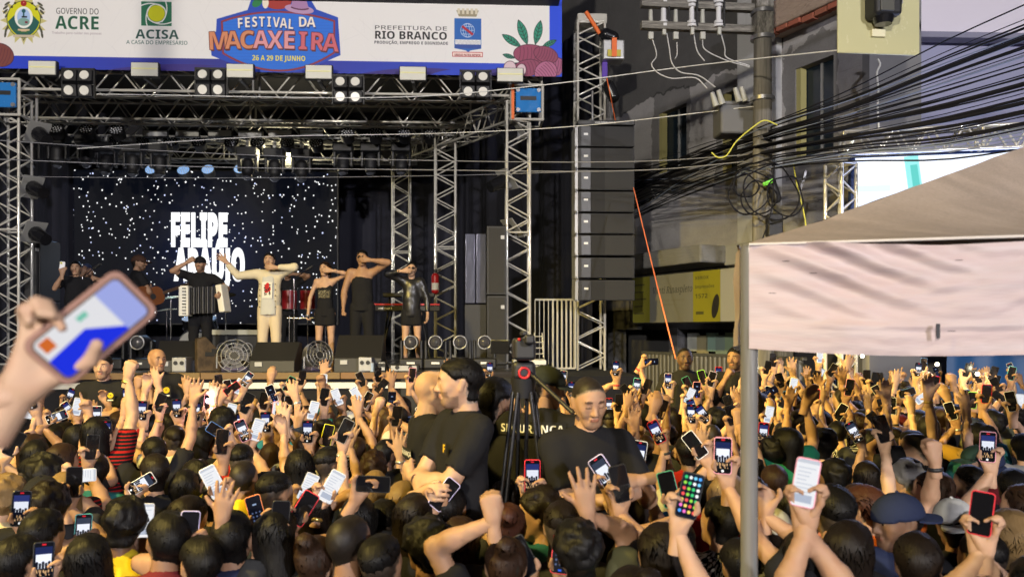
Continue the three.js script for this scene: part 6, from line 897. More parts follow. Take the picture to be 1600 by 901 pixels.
{
  const film = onStage(118, 13.4, 1.7, { label: 'person in black filming from the stage wing with a pale phone', skin: 2, hair: ['short', 'black'], face: {}, turn: 0.3, arms: { r: { w: V(-0.15, 1.48, 0.3), e: V(-0.6, -1, 0), pose: 'phone', y: V(0.1, 1, 0), n: V(0, 0, -1) }, l: DOWN(1) } });
  grip(film, 'r', 'yellow', 'white', 0, 'pale phone held up by person filming in the stage wing'); phones[phones.length - 1].o.children[0].material = CASES.white;
  onStage(135, 13.9, 1.7, { label: 'person in dark cap with hands at the face in the stage wing', skin: 3, hair: ['cap', 'black', 'navy'], face: { glasses: 1 }, turn: 0.4, arms: { r: { w: V(-0.06, 1.53, 0.2), e: V(-1, -0.5, 0), pose: 'relaxed', y: V(0.4, 1, 0), n: V(0, 0, -1) }, l: { w: V(0.08, 1.5, 0.2), e: V(1, -0.5, 0), pose: 'relaxed', y: V(-0.4, 1, 0), n: V(0, 0, -1) } } });
  const gt = onStage(214, 12.7, 1.74, { label: 'guitarist in brown cap and black T-shirt turned towards the screen', skin: 3, hair: ['cap', 'black', '0.06,0.03,0.02'], face: { beard: 0.35 }, turn: 2.2, head: [-0.5, 0, 0], arms: { r: { w: V(-0.1, 1.05, 0.24), e: V(-1, 0, -0.4), pose: 'relaxed', y: V(0.8, -0.4, 0.2), n: V(0, 0, -1) }, l: { w: V(0.42, 1.22, 0.28), e: V(0.7, -1, 0), pose: 'fist', y: V(0.3, 1, 0.2), n: V(-0.5, 0, -1) } } });
  { const o = thing('acoustic_guitar', 'brown acoustic guitar slung on the guitarist', 'guitar', [gt.o.position.x + 0.2, DECK + 1.08, gt.o.position.z + 0.1], 0.75); const s = new THREE.Shape(); s.moveTo(0, -0.23); s.bezierCurveTo(0.26, -0.23, 0.23, 0, 0.13, 0.02); s.bezierCurveTo(0.12, 0.08, 0.19, 0.2, 0, 0.22); s.bezierCurveTo(-0.19, 0.2, -0.12, 0.08, -0.13, 0.02); s.bezierCurveTo(-0.23, 0, -0.26, -0.23, 0, -0.23); const g = new THREE.ExtrudeGeometry(s, { depth: 0.09, bevelSize: 0.008, bevelThickness: 0.008, bevelSegments: 2 }); part(o, 'body', g, M([0.16, 0.055, 0.02], 0.25), [0, 0, 0], [0, 0, -1.2]); const nk = part(o, 'neck', box(0.05, 0.62, 0.03, 0.008), M([0.07, 0.04, 0.025], 0.4), [0.48, 0.19, 0.09], [0, 0, -1.2]); part(nk, 'headstock', box(0.07, 0.16, 0.025, 0.01), MAT.wood, [0, 0.38, 0]); part(o, 'sound_hole', new THREE.CylinderGeometry(0.045, 0.045, 0.004, 18), MAT.black, [0.04, 0.02, 0.101], [Math.PI / 2, 0, 0]); part(o, 'bridge', box(0.03, 0.12, 0.012), MAT.black, [-0.1, -0.04, 0.105], [0, 0, 0.35]); }
  const ac = onStage(313, 12.5, 1.7, { label: 'accordion player in black T-shirt and backward cap covering the eyes', skin: 2, hair: ['capback', 'black', 'black'], face: { beard: 0.4 }, wide: 1.05, arms: { r: { w: V(-0.13, 1.63, 0.19), e: V(-1, -0.6, 0.1), pose: 'fist', y: V(0.8, 0.5, 0.1), n: V(0, 0, -1) }, l: { w: V(0.42, 1.14, 0.26), e: V(0.8, -0.4, -0.4), pose: 'relaxed', y: V(-0.1, -0.3, 1), n: V(-1, 0, 0) } } });
  { const o = thing('accordion', 'accordion with white keyboard strapped to the player', 'accordion', [ac.o.position.x, DECK + 1.0, ac.o.position.z + 0.25]), ivory = M([0.75, 0.72, 0.62], 0.4); part(o, 'treble_box', box(0.13, 0.46, 0.2, 0.02), ivory, [-0.13, 0.02, 0]); for (let i = 0; i < 14; i++) part(o, 'key', box(0.1, 0.026, 0.012, 0.003), MAT.white, [-0.15, -0.19 + i * 0.031, 0.106]); for (let i = 0; i < 9; i++) part(o, 'black_key', box(0.055, 0.015, 0.012, 0.002), MAT.blackGloss, [-0.12, -0.17 + i * 0.047, 0.116]); for (let i = 0; i < 12; i++) part(o, 'bellows_fold', box(0.016, 0.4 - 0.02 * (i % 2), 0.2 - 0.025 * (i % 2), 0.004), i % 2 ? MAT.black : M([0.09, 0.09, 0.1], 0.6), [-0.05 + i * 0.035, 0.02 + 0.002 * i, 0], [0, -0.02 * i, 0]); part(o, 'bass_box', box(0.1, 0.42, 0.2, 0.02), ivory, [0.42, 0.06, 0.0], [0, -0.25, 0.16]); }
  // the singer
  const sg = onStage(421, 12.3, 1.74, { label: 'singer in open beige jacket and white T-shirt with one arm outstretched', skin: 1, hair: ['short', 'dark'], face: { beard: 0.7 }, shirt: ['long', '0.62,0.55,0.4'], legs: ['trousers', '0.6,0.5,0.36'], head: [0.05, -0.08, 0], arms: { r: { w: V(-0.6, 1.58, 0.12), e: V(-0.1, -1, -0.1), pose: 'open', y: V(-0.75, 0.6, 0), n: V(0, 0.2, 1) }, l: { ...ACROSS(1, 1.5) } } });
  { const g = new Field([-0.2, 0.8, 0.02], [0.2, 1.42, 0.26], 0.018); g.add([0, 1.28, 0], [0, 0.82, 0.015], 0.172, 0.176, 0.02, [0, 0, 1, 0.745]); g.each((d, x, y) => Math.max(d, Math.abs(x) - 0.085 - (1.4 - y) * 0.05, y - 1.4)); const q = g.mesh(); wrapUV(q); q.computeVertexNormals(); part(sg.o, 'undershirt', q, fabric(CLOTH.white)); const ft = printOn(sg, 'shirt_print', 0.0, 1.17, 0.15, 0.24, (c, W, H) => { c.fillStyle = '#d8d5cc'; c.fillRect(0, 0, W, H); c.fillStyle = '#b01218'; for (const [x, y, r] of [[120, 110, 60], [150, 180, 70], [110, 230, 50], [140, 60, 40]]) { c.beginPath(); c.arc(x, y, r, 0, 7); c.fill(); } c.fillStyle = '#2a1012'; for (let i = 0; i < 30; i++) { c.beginPath(); c.arc(60 + rnd() * 140, 60 + rnd() * 290, 6 + rnd() * 16, 0, 7); c.fill(); } }); ft.position.z += 0.004; for (const s of [-1, 1]) for (let i = 0; i < 5; i++) part(sg.o, 'button', new THREE.SphereGeometry(0.009, 6, 5), M([0.1, 0.07, 0.04], 0.4), [s * 0.115, 0.92 + i * 0.085, 0.126]); }
  onStage(449, 14.4, 1.72, { label: 'percussionist in black standing behind the singer', skin: 4, hair: ['bald', 'black'], face: {}, arms: { l: ACROSS(1), r: DOWN(-1) } });
  const w1 = onStage(508, 12.6, 1.64, { label: 'woman with long brown hair in glittery black vest and shorts', skin: 1, wide: 0.86, muscle: 0.82, hair: ['long', 'brown'], face: {}, shirt: ['tank', 'black'], legs: ['shorts', 'black'], head: [-0.25, 0, 0], arms: { l: { ...ACROSS(1), pose: 'face' }, r: DOWN(-1, true) } });
  printOn(w1, 'sequins', 0, 1.2, 0.19, 0.13, (c, W, H) => { c.fillStyle = '#15140f'; c.fillRect(0, 0, W, H); for (let i = 0; i < 420; i++) { c.fillStyle = pick(['#c9b981', '#8d7f52', '#efe6c0', '#4d4632']); c.fillRect(rnd() * W, rnd() * H, 3, 9); } });
  onStage(566, 12.4, 1.8, { label: 'man in long black sleeveless vest and dark glasses covering the mouth', skin: 3, wide: 1.03, muscle: 1.15, hair: ['fade', 'black'], face: { glasses: 1 }, shirt: ['tank', 'black'], legs: ['trousers', 'black'], arms: { l: ACROSS(1), r: DOWN(-1, true) } });
  onStage(643, 12.6, 1.64, { label: 'woman with tied hair in black leather jacket and shorts', skin: 1, wide: 0.88, muscle: 0.85, hair: ['bun', 'black'], face: { glasses: 1 }, shirtMat: M([0.014, 0.014, 0.016], 0.35), shirt: ['long', 'black'], legs: ['shorts', 'black'], arms: { r: { ...ACROSS(-1), }, l: DOWN(1) } });
  for (const [r, sd, lb] of [[w1, 'r', 'black hand microphone held low by the woman with long hair']]) { const A = r.s.arms[sd], m = A.handMatrix.clone().premultiply(r.o.matrixWorld), o = thing('microphone', lb, 'microphone'); const p = V(0, 0.075, 0.03).applyMatrix4(m); o.position.copy(p); part(o, 'handle', new THREE.CylinderGeometry(0.013, 0.018, 0.18, 10), MAT.black, [0, -0.02, 0], [0.9, 0, 0.2]); part(o, 'grille', new THREE.SphereGeometry(0.026, 10, 8), MAT.steel, [-0.02, 0.04, 0.08]); }
}
// a figure whose head centre shows at a given place and distance
function headAt(px, py, D, spec) { const p = at(px, py, D), h = spec.h ?? 1.76; return person({ x: p.x, z: p.z, y0: p.y - 1.605 * h / 1.72, h, ...spec }); }
{
  const cross = { r: { w: V(0.1, 1.12, 0.27), e: V(-1, -0.5, -0.1), pose: 'relaxed', y: V(0.9, 0.25, -0.15), n: V(0, -0.2, -1) }, l: { w: V(-0.12, 1.17, 0.22), e: V(1, -0.5, -0.1), pose: 'relaxed', y: V(-1, 0.1, -0.1), n: V(0, 0, -1) } };
  const G = 'security guards in black T-shirts', base = { group: G, wide: 1.04, muscle: 1.12, sleeve: 0.75, legs: ['trousers', 'black'], shirt: ['tee', 'black'], shirtCell: 0.019 };
  const g1 = headAt(245, 563, 8.3, { ...base, h: 1.78, wide: 1.16, belly: 0.02, label: 'bald guard with yellow badge standing below the accordion player', skin: 3, hair: ['bald'], face: {}, turn: 0.25, head: [0.55, 0, 0], shirt: ['tee', 'black'] }); badge(g1, 0.1, 1.3);
  const g2 = headAt(161, 574, 7.7, { ...base, label: 'guard with folded arms behind the blurred phone', skin: 1, hair: ['fade', 'dark'], face: { beard: 0.5 }, turn: 0.15, arms: structuredCloneArms(cross) }); badge(g2, 0.1, 1.34, 0.07);
  const g3 = headAt(672, 613, 4.45, { ...base, h: 1.74, wide: 1.05, label: 'bald guard in profile behind the guard with folded arms', skin: 1, hair: ['bald', 'dark'], face: { beard: 0.8 }, turn: 1.9, head: [-0.1, 0.12, 0], arms: { r: { w: V(0.0, 1.1, 0.3), e: V(-1, -0.6, 0), pose: 'relaxed', y: V(0.9, 0.2, 0.3), n: V(0, 0, -1) }, l: { w: V(0.22, 1.02, 0.2), e: V(1, -0.5, -0.2), pose: 'relaxed', y: V(-0.8, 0, 0.5), n: V(0, 0, -1) } } }); printOn(g3, 'shirt_print', 0.02, 1.28, 0.2, 0.06, (c, W, H) => { c.fillStyle = '#0c0c0e'; c.fillRect(0, 0, W, H); c.fillStyle = '#ddd'; c.font = 'bold 46px sans-serif'; c.fillText('SEGURANÇA', 4, 54, 246); }, true);
  const g4 = headAt(724, 600, 4.0, { ...base, h: 1.8, wide: 0.94, label: 'dark haired guard with goatee and folded arms looking left', skin: 1, hair: ['short', 'black'], face: { beard: 0.45 }, turn: -1.1, head: [-0.42, 0.05, 0], arms: structuredCloneArms(cross) }); printOn(g4, 'shirt_print', 0.085, 1.32, 0.045, 0.055, (c, W, H) => { c.fillStyle = '#0c0c0e'; c.fillRect(0, 0, W, H); c.fillStyle = '#e0b414'; c.font = 'bold 300px sans-serif'; c.fillText('F', 40, 270); });
  const g5 = headAt(850, 608, 4.55, { ...base, h: 1.76, wide: 1.14, label: 'guard in dark cap seen from behind beside the video tripod', skin: 2, hair: ['cap', 'black', '0.03,0.035,0.03'], face: {}, turn: 2.75, head: [-1.05, 0.15, 0], arms: { r: { w: V(-0.32, 0.95, 0.1), e: V(-1, 0, -0.4), pose: 'relaxed', y: V(0, -1, 0.2), n: V(1, 0, 0) }, l: { w: V(0.32, 1.0, 0.2), e: V(1, 0, -0.4), pose: 'relaxed', y: V(0, -1, 0.4), n: V(-1, 0, 0) } } }); printOn(g5, 'shirt_print', 0.03, 1.4, 0.38, 0.075, (c, W, H) => { c.fillStyle = '#0c0c0e'; c.fillRect(0, 0, W, H); c.fillStyle = '#e6e6e6'; c.font = 'bold 42px sans-serif'; c.fillText('SEGURANÇA', 2, 42, 250); }, true);
  const g6 = headAt(918, 628, 3.85, { ...base, h: 1.74, wide: 1.0, belly: 0.015, label: 'guard facing the camera with lowered eyes and hands joined', skin: 2, hair: ['buzz', 'black'], face: { shut: 1, beard: 0.75 }, turn: 0.18, head: [0.0, 0.28, 0.05], arms: { r: { w: V(0.05, 1.2, 0.3), e: V(-0.5, -1, -0.3), pose: 'fist', y: V(0.8, 0.45, 0.1), n: V(0.3, 0, -1) }, l: { w: V(0.14, 1.28, 0.3), e: V(0.6, -1, -0.3), pose: 'relaxed', y: V(-0.9, -0.1, 0.1), n: V(0, -0.4, -1) } } });
  const g7 = headAt(1070, 561, 8.5, { ...base, h: 1.78, wide: 1.12, label: 'dark skinned guard with yellow badge below the shop sign', skin: 6, hair: ['buzz', 'black'], face: { beard: 0.5 }, turn: -0.1, shirt: ['tee', 'black'] }); badge(g7, 0.09, 1.3, 0.07);
  headAt(1151, 561, 8.4, { ...base, h: 1.78, label: 'bearded guard with hand at the chin beside the tent pole', skin: 4, hair: ['fade', 'black'], face: { beard: 0.35 }, turn: -0.5, head: [-0.3, 0, 0], arms: { r: { w: V(-0.06, 1.42, 0.24), e: V(-0.5, -1, 0), pose: 'fist', y: V(0.4, 0.9, -0.1), n: V(0.6, 0, -0.8) }, l: { w: V(-0.05, 1.12, 0.26), e: V(1, -0.6, 0), pose: 'relaxed', y: V(-0.9, 0.1, 0), n: V(0, 0, -1) } } });
  // what they stand on
  const st = (label, px0, px1, D, top, d) => { const a = at(px0, 600, D), b = at(px1, 600, D), w = a.distanceTo(b), o = thing('platform', label, 'platform', [(a.x + b.x) / 2, 0, (a.z + b.z) / 2], YAW * -1, 'low platforms under the guards'); const n = Math.max(2, Math.round(w / 0.5)); for (let i = 0; i < n; i++) part(o, 'plank', box(w / n - 0.01, 0.04, d, 0.004), M([0.12, 0.1, 0.08], 0.8), [-w / 2 + (i + 0.5) * w / n, top - 0.02, 0]); for (const s of [-1, 1]) for (const q of [-1, 1]) part(o, 'leg', box(0.06, top - 0.04, 0.06), MAT.aluDark, [s * (w / 2 - 0.06), (top - 0.04) / 2, q * (d / 2 - 0.06)]); };
  const foot = (g) => g.o.position.y; st('low plank platform carrying the video tripod and four guards', 630, 1000, 4.2, Math.min(foot(g3), foot(g4), foot(g5), foot(g6)), 1.5); st('low plank step below the bald guard in front of the stage', 120, 310, 8.0, foot(g1), 1.4); st('low plank step below the guards near the shop sign', 1020, 1190, 8.5, foot(g7), 0.9);
  { // video tripod with camcorder
    const y0 = Math.min(foot(g3), foot(g4), foot(g5), foot(g6)), p = at(818, 600, 4.1), top = at(818, 612, 4.1).y - y0, o = thing('video_tripod', 'black video camera tripod between the guards', 'tripod', [p.x, y0, p.z]); const tm = M([0.03, 0.03, 0.033], 0.3, 0.5);
    for (let k = 0; k < 3; k++) { const a = 0.5 + k * 2.094, fx = 0.3 * Math.cos(a), fz = 0.3 * Math.sin(a); for (const s of [-1, 1]) { const ox = s * 0.022 * -Math.sin(a), oz = s * 0.022 * Math.cos(a); bar(o, 'leg', [0.05 * Math.cos(a) + ox, top, 0.05 * Math.sin(a) + oz], [fx * 0.6 + ox, top * 0.42, fz * 0.6 + oz], 0.011, tm); } bar(o, 'leg_tip', [fx * 0.5, top * 0.5, fz * 0.5], [fx, 0, fz], 0.014, tm); part(o, 'leg_lock', box(0.05, 0.05, 0.04, 0.01), MAT.black, [fx * 0.6, top * 0.42, fz * 0.6]); }
    part(o, 'bowl', new THREE.CylinderGeometry(0.07, 0.05, 0.1, 18), MAT.black, [0, top + 0.02, 0]); part(o, 'fluid_head', box(0.12, 0.1, 0.12, 0.03), MAT.black, [0, top + 0.11, 0]); part(o, 'red_ring', new THREE.TorusGeometry(0.026, 0.007, 6, 20), MAT.red, [0.0, top + 0.1, 0.065]); bar(o, 'pan_handle', [0.03, top + 0.1, 0.05], [0.22, top - 0.08, 0.3], 0.011, MAT.black);
    const c = thing('video_camera', 'black video camera mounted on the tripod', 'video camera', [p.x, y0 + top + 0.17, p.z]); part(c, 'body', box(0.11, 0.11, 0.26, 0.02), MAT.black, [0, 0.05, 0]); part(c, 'lens', new THREE.CylinderGeometry(0.045, 0.05, 0.14, 16), MAT.blackGloss, [0, 0.05, -0.19], [Math.PI / 2, 0, 0]); part(c, 'flip_screen', box(0.01, 0.07, 0.11, 0.003), MAT.blackGloss, [-0.12, 0.06, 0.02], [0, 1.0, 0]); part(c, 'top_handle', box(0.03, 0.025, 0.2, 0.01), MAT.black, [0, 0.13, 0]); part(c, 'viewfinder', box(0.05, 0.05, 0.08, 0.015), MAT.black, [0.02, 0.1, 0.15]); part(c, 'record_lamp', new THREE.SphereGeometry(0.008, 8, 6), MAT.red, [-0.03, 0.1, 0.13]);
  }
}
function structuredCloneArms(a) { return { l: { ...a.l }, r: { ...a.r } }; }
// ------------------------------------------------------------------ the crowd
const taken = crowd.map((c) => [c.o.position.x, c.o.position.z]);
const toCam = (p) => V(0, EYE, 0).sub(p).normalize();
const RIGHT = V(CY, 0, SY);
const local = (s, v) => v.clone().sub(V(s.x, s.y0 ?? 0, s.z)).applyAxisAngle(UP, -s.turn).divideScalar((s.h ?? 1.72) / 1.72);
const localDir = (s, v) => v.clone().applyAxisAngle(UP, -s.turn);
// an arm whose hand holds a phone centred at C, tilted by so many degrees, screen towards the holder
function phoneArm(s, C, tilt, opt = {}) {
  const t = tilt * Math.PI / 180, ht = clamp(t * 0.45, -0.55, 0.55) + (opt.hand ?? 0), n = toCam(C).add(V(0, -0.12, 0)).addScaledVector(RIGHT, opt.swing ?? 0).normalize();
  const up0 = UP.clone().addScaledVector(n, -n.y).normalize(), rt = up0.clone().cross(n);
  const y = up0.clone().multiplyScalar(Math.cos(ht)).addScaledVector(rt, Math.sin(ht)), x = y.clone().cross(n), roll = t - ht, sg = opt.side === 'l' ? -1 : 1, k = (s.h ?? 1.72) / 1.72;
  const w = C.clone().addScaledVector(x, -gripAt(sg, roll)[0] * k).addScaledVector(y, -gripAt(sg, roll)[1] * k).addScaledVector(n, -0.0265 * k);
  return { w: local(s, w), e: V((opt.side === 'l' ? 1 : -1) * (opt.out ?? 0.6), -0.7, opt.out ? -0.3 : 0.35), pose: 'phone', y: localDir(s, y), n: localDir(s, n), roll };
}
function freeArm(s, C, pose, side, opt = {}) { const w = local(s, C); return { w, e: V((side === 'l' ? 1 : -1) * 0.7, -0.6, 0.4), pose, y: localDir(s, UP.clone().addScaledVector(RIGHT, opt.lean ?? 0).normalize()), n: localDir(s, V(0, 0, opt.back ? 1 : -1)) }; }
const hairs = [['short', 'black'], ['short', 'dark'], ['fade', 'black'], ['buzz', 'black'], ['long', 'black'], ['long', 'brown'], ['long', 'dark'], ['bob', 'black'], ['curly', 'dark'], ['curly', 'black'], ['pony', 'brown'], ['bun', 'dark'], ['cap', 'black', 'black'], ['capback', 'black', 'navy'], ['short', 'brown'], ['long', 'blond'], ['afro', 'black'], ['cap', 'black', 'white'], ['fade', 'dark'], ['long', 'black']];
const shirts = ['black', 'black', 'black', 'charcoal', 'navy', 'white', 'grey', 'black', 'dark blue', 'maroon', 'green', 'red', 'blue', 'beige', 'olive', 'mustard', 'pink', 'teal', 'striped', 'checked', 'patterned'];
const near = [   // heads one can pick out: place, hair, shirt, skin, facing, build
  [94, 722, ['long', 'brown'], 'black', 2], [55, 746, ['fade', 'black'], 'black', 2, { turn: 1.75, face: {} }], [63, 782, ['bucket', 'black', 'black'], 'black', 3], [5, 782, ['curly', 'blond'], 'beige', 1], [22, 884, ['short', 'black'], 'black', 3, { turn: 2.6 }],
  [98, 772, ['long', 'blond'], 'charcoal', 1], [240, 742, ['short', 'dark'], 'black', 2], [286, 764, ['long', 'black'], 'black', 3], [380, 750, ['buzz', 'dark'], 'yellow', 3], [190, 822, ['curly', 'black'], 'yellow', 5, { turn: 2.9 }],
  [290, 812, ['long', 'dark'], 'charcoal', 2], [258, 848, ['short', 'black'], 'maroon', 4], [312, 886, ['short', 'black'], 'charcoal', 3], [424, 775, ['fade', 'black'], 'mustard', 3, { turn: 2.3 }], [466, 733, ['bob', 'black'], 'black', 2],
  [514, 729, ['fade', 'black'], 'navy', 3], [556, 706, ['short', 'brown'], 'black', 2], [584, 735, ['curly', 'brown'], 'grey', 2], [602, 711, ['short', 'black'], 'black', 4], [600, 818, ['fade', 'black'], 'black', 2],
  [543, 853, ['buzz', 'dark'], 'black', 4], [596, 886, ['fade', 'black'], 'charcoal', 3], [668, 862, ['afro', 'black'], 'dark blue', 4], [630, 786, ['long', 'blond'], 'grey', 1], [646, 812, ['long', 'dark'], 'black', 2],
  [747, 786, ['bob', 'black'], 'charcoal', 2], [556, 816, ['long', 'black'], 'black', 3], [494, 884, ['bun', 'brown'], 'leopard', 2], [900, 786, ['short', 'black'], 'black', 2, { turn: 2.75 }], [792, 832, ['bun', 'auburn'], 'charcoal', 2],
  [850, 808, ['curly', 'dark'], 'teal', 2, { turn: -2.2 }], [986, 811, ['buzz', 'black'], 'navy', 3], [1004, 770, ['buzz', 'dark'], 'blue', 3], [986, 892, ['short', 'black'], 'navy', 3], [1129, 820, ['short', 'black'], 'patterned', 2], [1109, 756, ['bob', 'black'], 'black', 3],
  [1076, 708, ['short', 'black'], 'red', 4], [793, 792, ['curly', 'dark'], 'black', 2], [792, 890, ['bun', 'brown'], 'black', 2], [1160, 888, ['short', 'black'], 'black', 3], [1210, 834, ['cap', 'dark', 'white'], 'charcoal', 3, { turn: -2.0 }], [1214, 757, ['short', 'brown'], 'mustard', 3],
  [1212, 714, ['curly', 'black'], 'black', 4], [1306, 806, ['fade', 'black'], 'navy', 2, { wide: 1.28, h: 1.8 }], [1356, 798, ['pony', 'auburn'], 'orange', 2], [1356, 748, ['long', 'dark'], 'black', 2], [1306, 748, ['curly', 'black'], 'black', 5], [1418, 750, ['curly', 'grey'], 'grey', 2],
  [1411, 818, ['capback', 'black', 'navy'], 'white', 5, { turn: -1.45, shirtKind: 'tank', face: {}, h: 1.76 }], [1497, 824, ['capback', 'black', 'white'], 'black', 3, { wide: 1.15 }], [1519, 756, ['fade', 'black'], 'black', 3], [1531, 722, ['cap', 'black', '0.03,0.06,0.04'], 'navy', 2, { turn: -1.7, face: { glasses: 1 } }], [1587, 842, ['long', 'blond'], 'black', 1], [1590, 768, ['short', 'black'], 'dark blue', 4],
  [1428, 696, ['fade', 'black'], 'black', 3], [1362, 692, ['long', 'black'], 'charcoal', 2], [766, 632, ['short', 'black'], 'black', 3, { turn: 2.2, face: {}, D: 4.7 }], [145, 738, ['short', 'dark'], 'teal', 2],
  [430, 842, ['long', 'black'], 'black', 3], [364, 846, ['short', 'black'], 'navy', 3], [718, 850, ['long', 'brown'], 'maroon', 2], [906, 868, ['curly', 'black'], 'olive', 3], [1060, 858, ['fade', 'black'], 'grey', 3], [1258, 878, ['bob', 'black'], 'black', 2], [1440, 886, ['short', 'dark'], 'black', 3], [135, 880, ['long', 'black'], 'charcoal', 2], [1236, 800, ['long', 'black'], 'black', 3], [1462, 770, ['long', 'brown'], 'black', 2], [700, 800, ['short', 'black'], 'charcoal', 3], [490, 800, ['long', 'dark'], 'navy', 2], [1540, 880, ['fade', 'black'], 'dark blue', 4], [60, 840, ['short', 'black'], 'black', 3], [1180, 780, ['curly', 'dark'], 'black', 3], [880, 830, ['fade', 'dark'], 'charcoal', 2], [340, 790, ['bun', 'black'], 'black', 3],
];
const pool = [];   // specs not yet built
const place = (x, z) => taken.push([x, z]);
for (const [px, py, hair, shirt, skin, o = {}] of near) {
  const h = o.h ?? rr(1.6, 1.74), D = o.D ?? F * (EYE - 1.605 * h / 1.72) / (py - HY), p = at(px, py, D);
  pool.push({ px, py, D, x: p.x, z: p.z, h: o.D ? (p.y / 1.605) * 1.72 : h, turn: o.turn ?? Math.PI + rr(-0.35, 0.35), hair, shirt: [o.shirtKind ?? 'tee', shirt], skin, wide: (o.wide ?? 1) * rr(0.95, 1.05), face: o.face, arms: {}, cell: D < 5 ? 0.019 : 0.022, items: [] }); place(p.x, p.z);
}
// phones, fists and waving hands one can pick out: place, distance, tilt, case, picture, where the arm comes from
const held = [
  [32, 794, 3.55, 4, 'black', 'stage', 60], [67, 882, 3.2, 3, 'black', 'stage2', 110], [115, 753, 4.1, 2, 'black', 'off', 115, { side: 'r' }], [126, 743, 4.6, 90, 'white', 'white', 175], [218, 758, 4.7, 60, 'white', 'stage3', 250], [226, 813, 3.7, 3, 'white', 'white', 232], [295, 828, 3.3, 6, 'lavender', 'off', 320], [333, 753, 3.75, -26, 'white', 'white', 400],
  [346, 690, 4.9, 6, 'brown', 'off', 330], [22, 693, 5.0, 30, 'black', 'off', 5], [144, 698, 5.0, 5, 'black', 'off', 130], [164, 674, 5.6, 2, 'black', 'stage', 190], [129, 828, 3.9, 4, 'teal', 'stage3', 150], [481, 761, 4.4, 24, 'clear', 'white', 440], [518, 760, 3.85, 30, 'white', 'white', 497], [474, 794, 3.6, 32, 'red', 'off', 470],
  [438, 811, 3.4, 3, 'black', 'off', 440], [411, 810, 3.9, -14, 'orange', 'dial', 400], [583, 756, 3.7, 94, 'black', 'off', 705, { side: 'l' }], [694, 772, 3.7, 40, 'lavender', 'off', 735], [832, 744, 3.75, 0, 'red', 'stage', 850, { two: 1 }], [877, 865, 3.2, 5, 'red', 'dial', 905], [945, 739, 3.4, -35, 'lavender', 'stage3', 1005], [998, 712, 4.1, 8, 'clear', 'stage2', 1030],
  [1045, 764, 3.5, -14, 'green', 'off', 1070], [1078, 774, 2.75, 12, 'black', 'icons', 1050], [1119, 698, 3.45, 1, 'pink', 'stage2', 1150], [1086, 695, 4.4, -38, 'white', 'off', 1100], [817, 868, 3.1, -30, 'black', 'off', 850], [1259, 754, 2.55, 9, 'pink', 'white', 1300], [1544, 698, 4.1, 2, 'pink', 'stage', 1565], [1534, 802, 2.85, 6, 'red', 'off', 1570],
  [919, 806, 3.1, 4, null, 'wave', 935], [1462, 722, 3.9, 0, null, 'fist', 1440], [346, 816, 3.3, 8, null, 'open', 372], [770, 815, 2.95, 0, null, 'fist', 752],
  [880, 665, 3.75, -14, 'black', 'off', 884, { side: 'r' }],
];
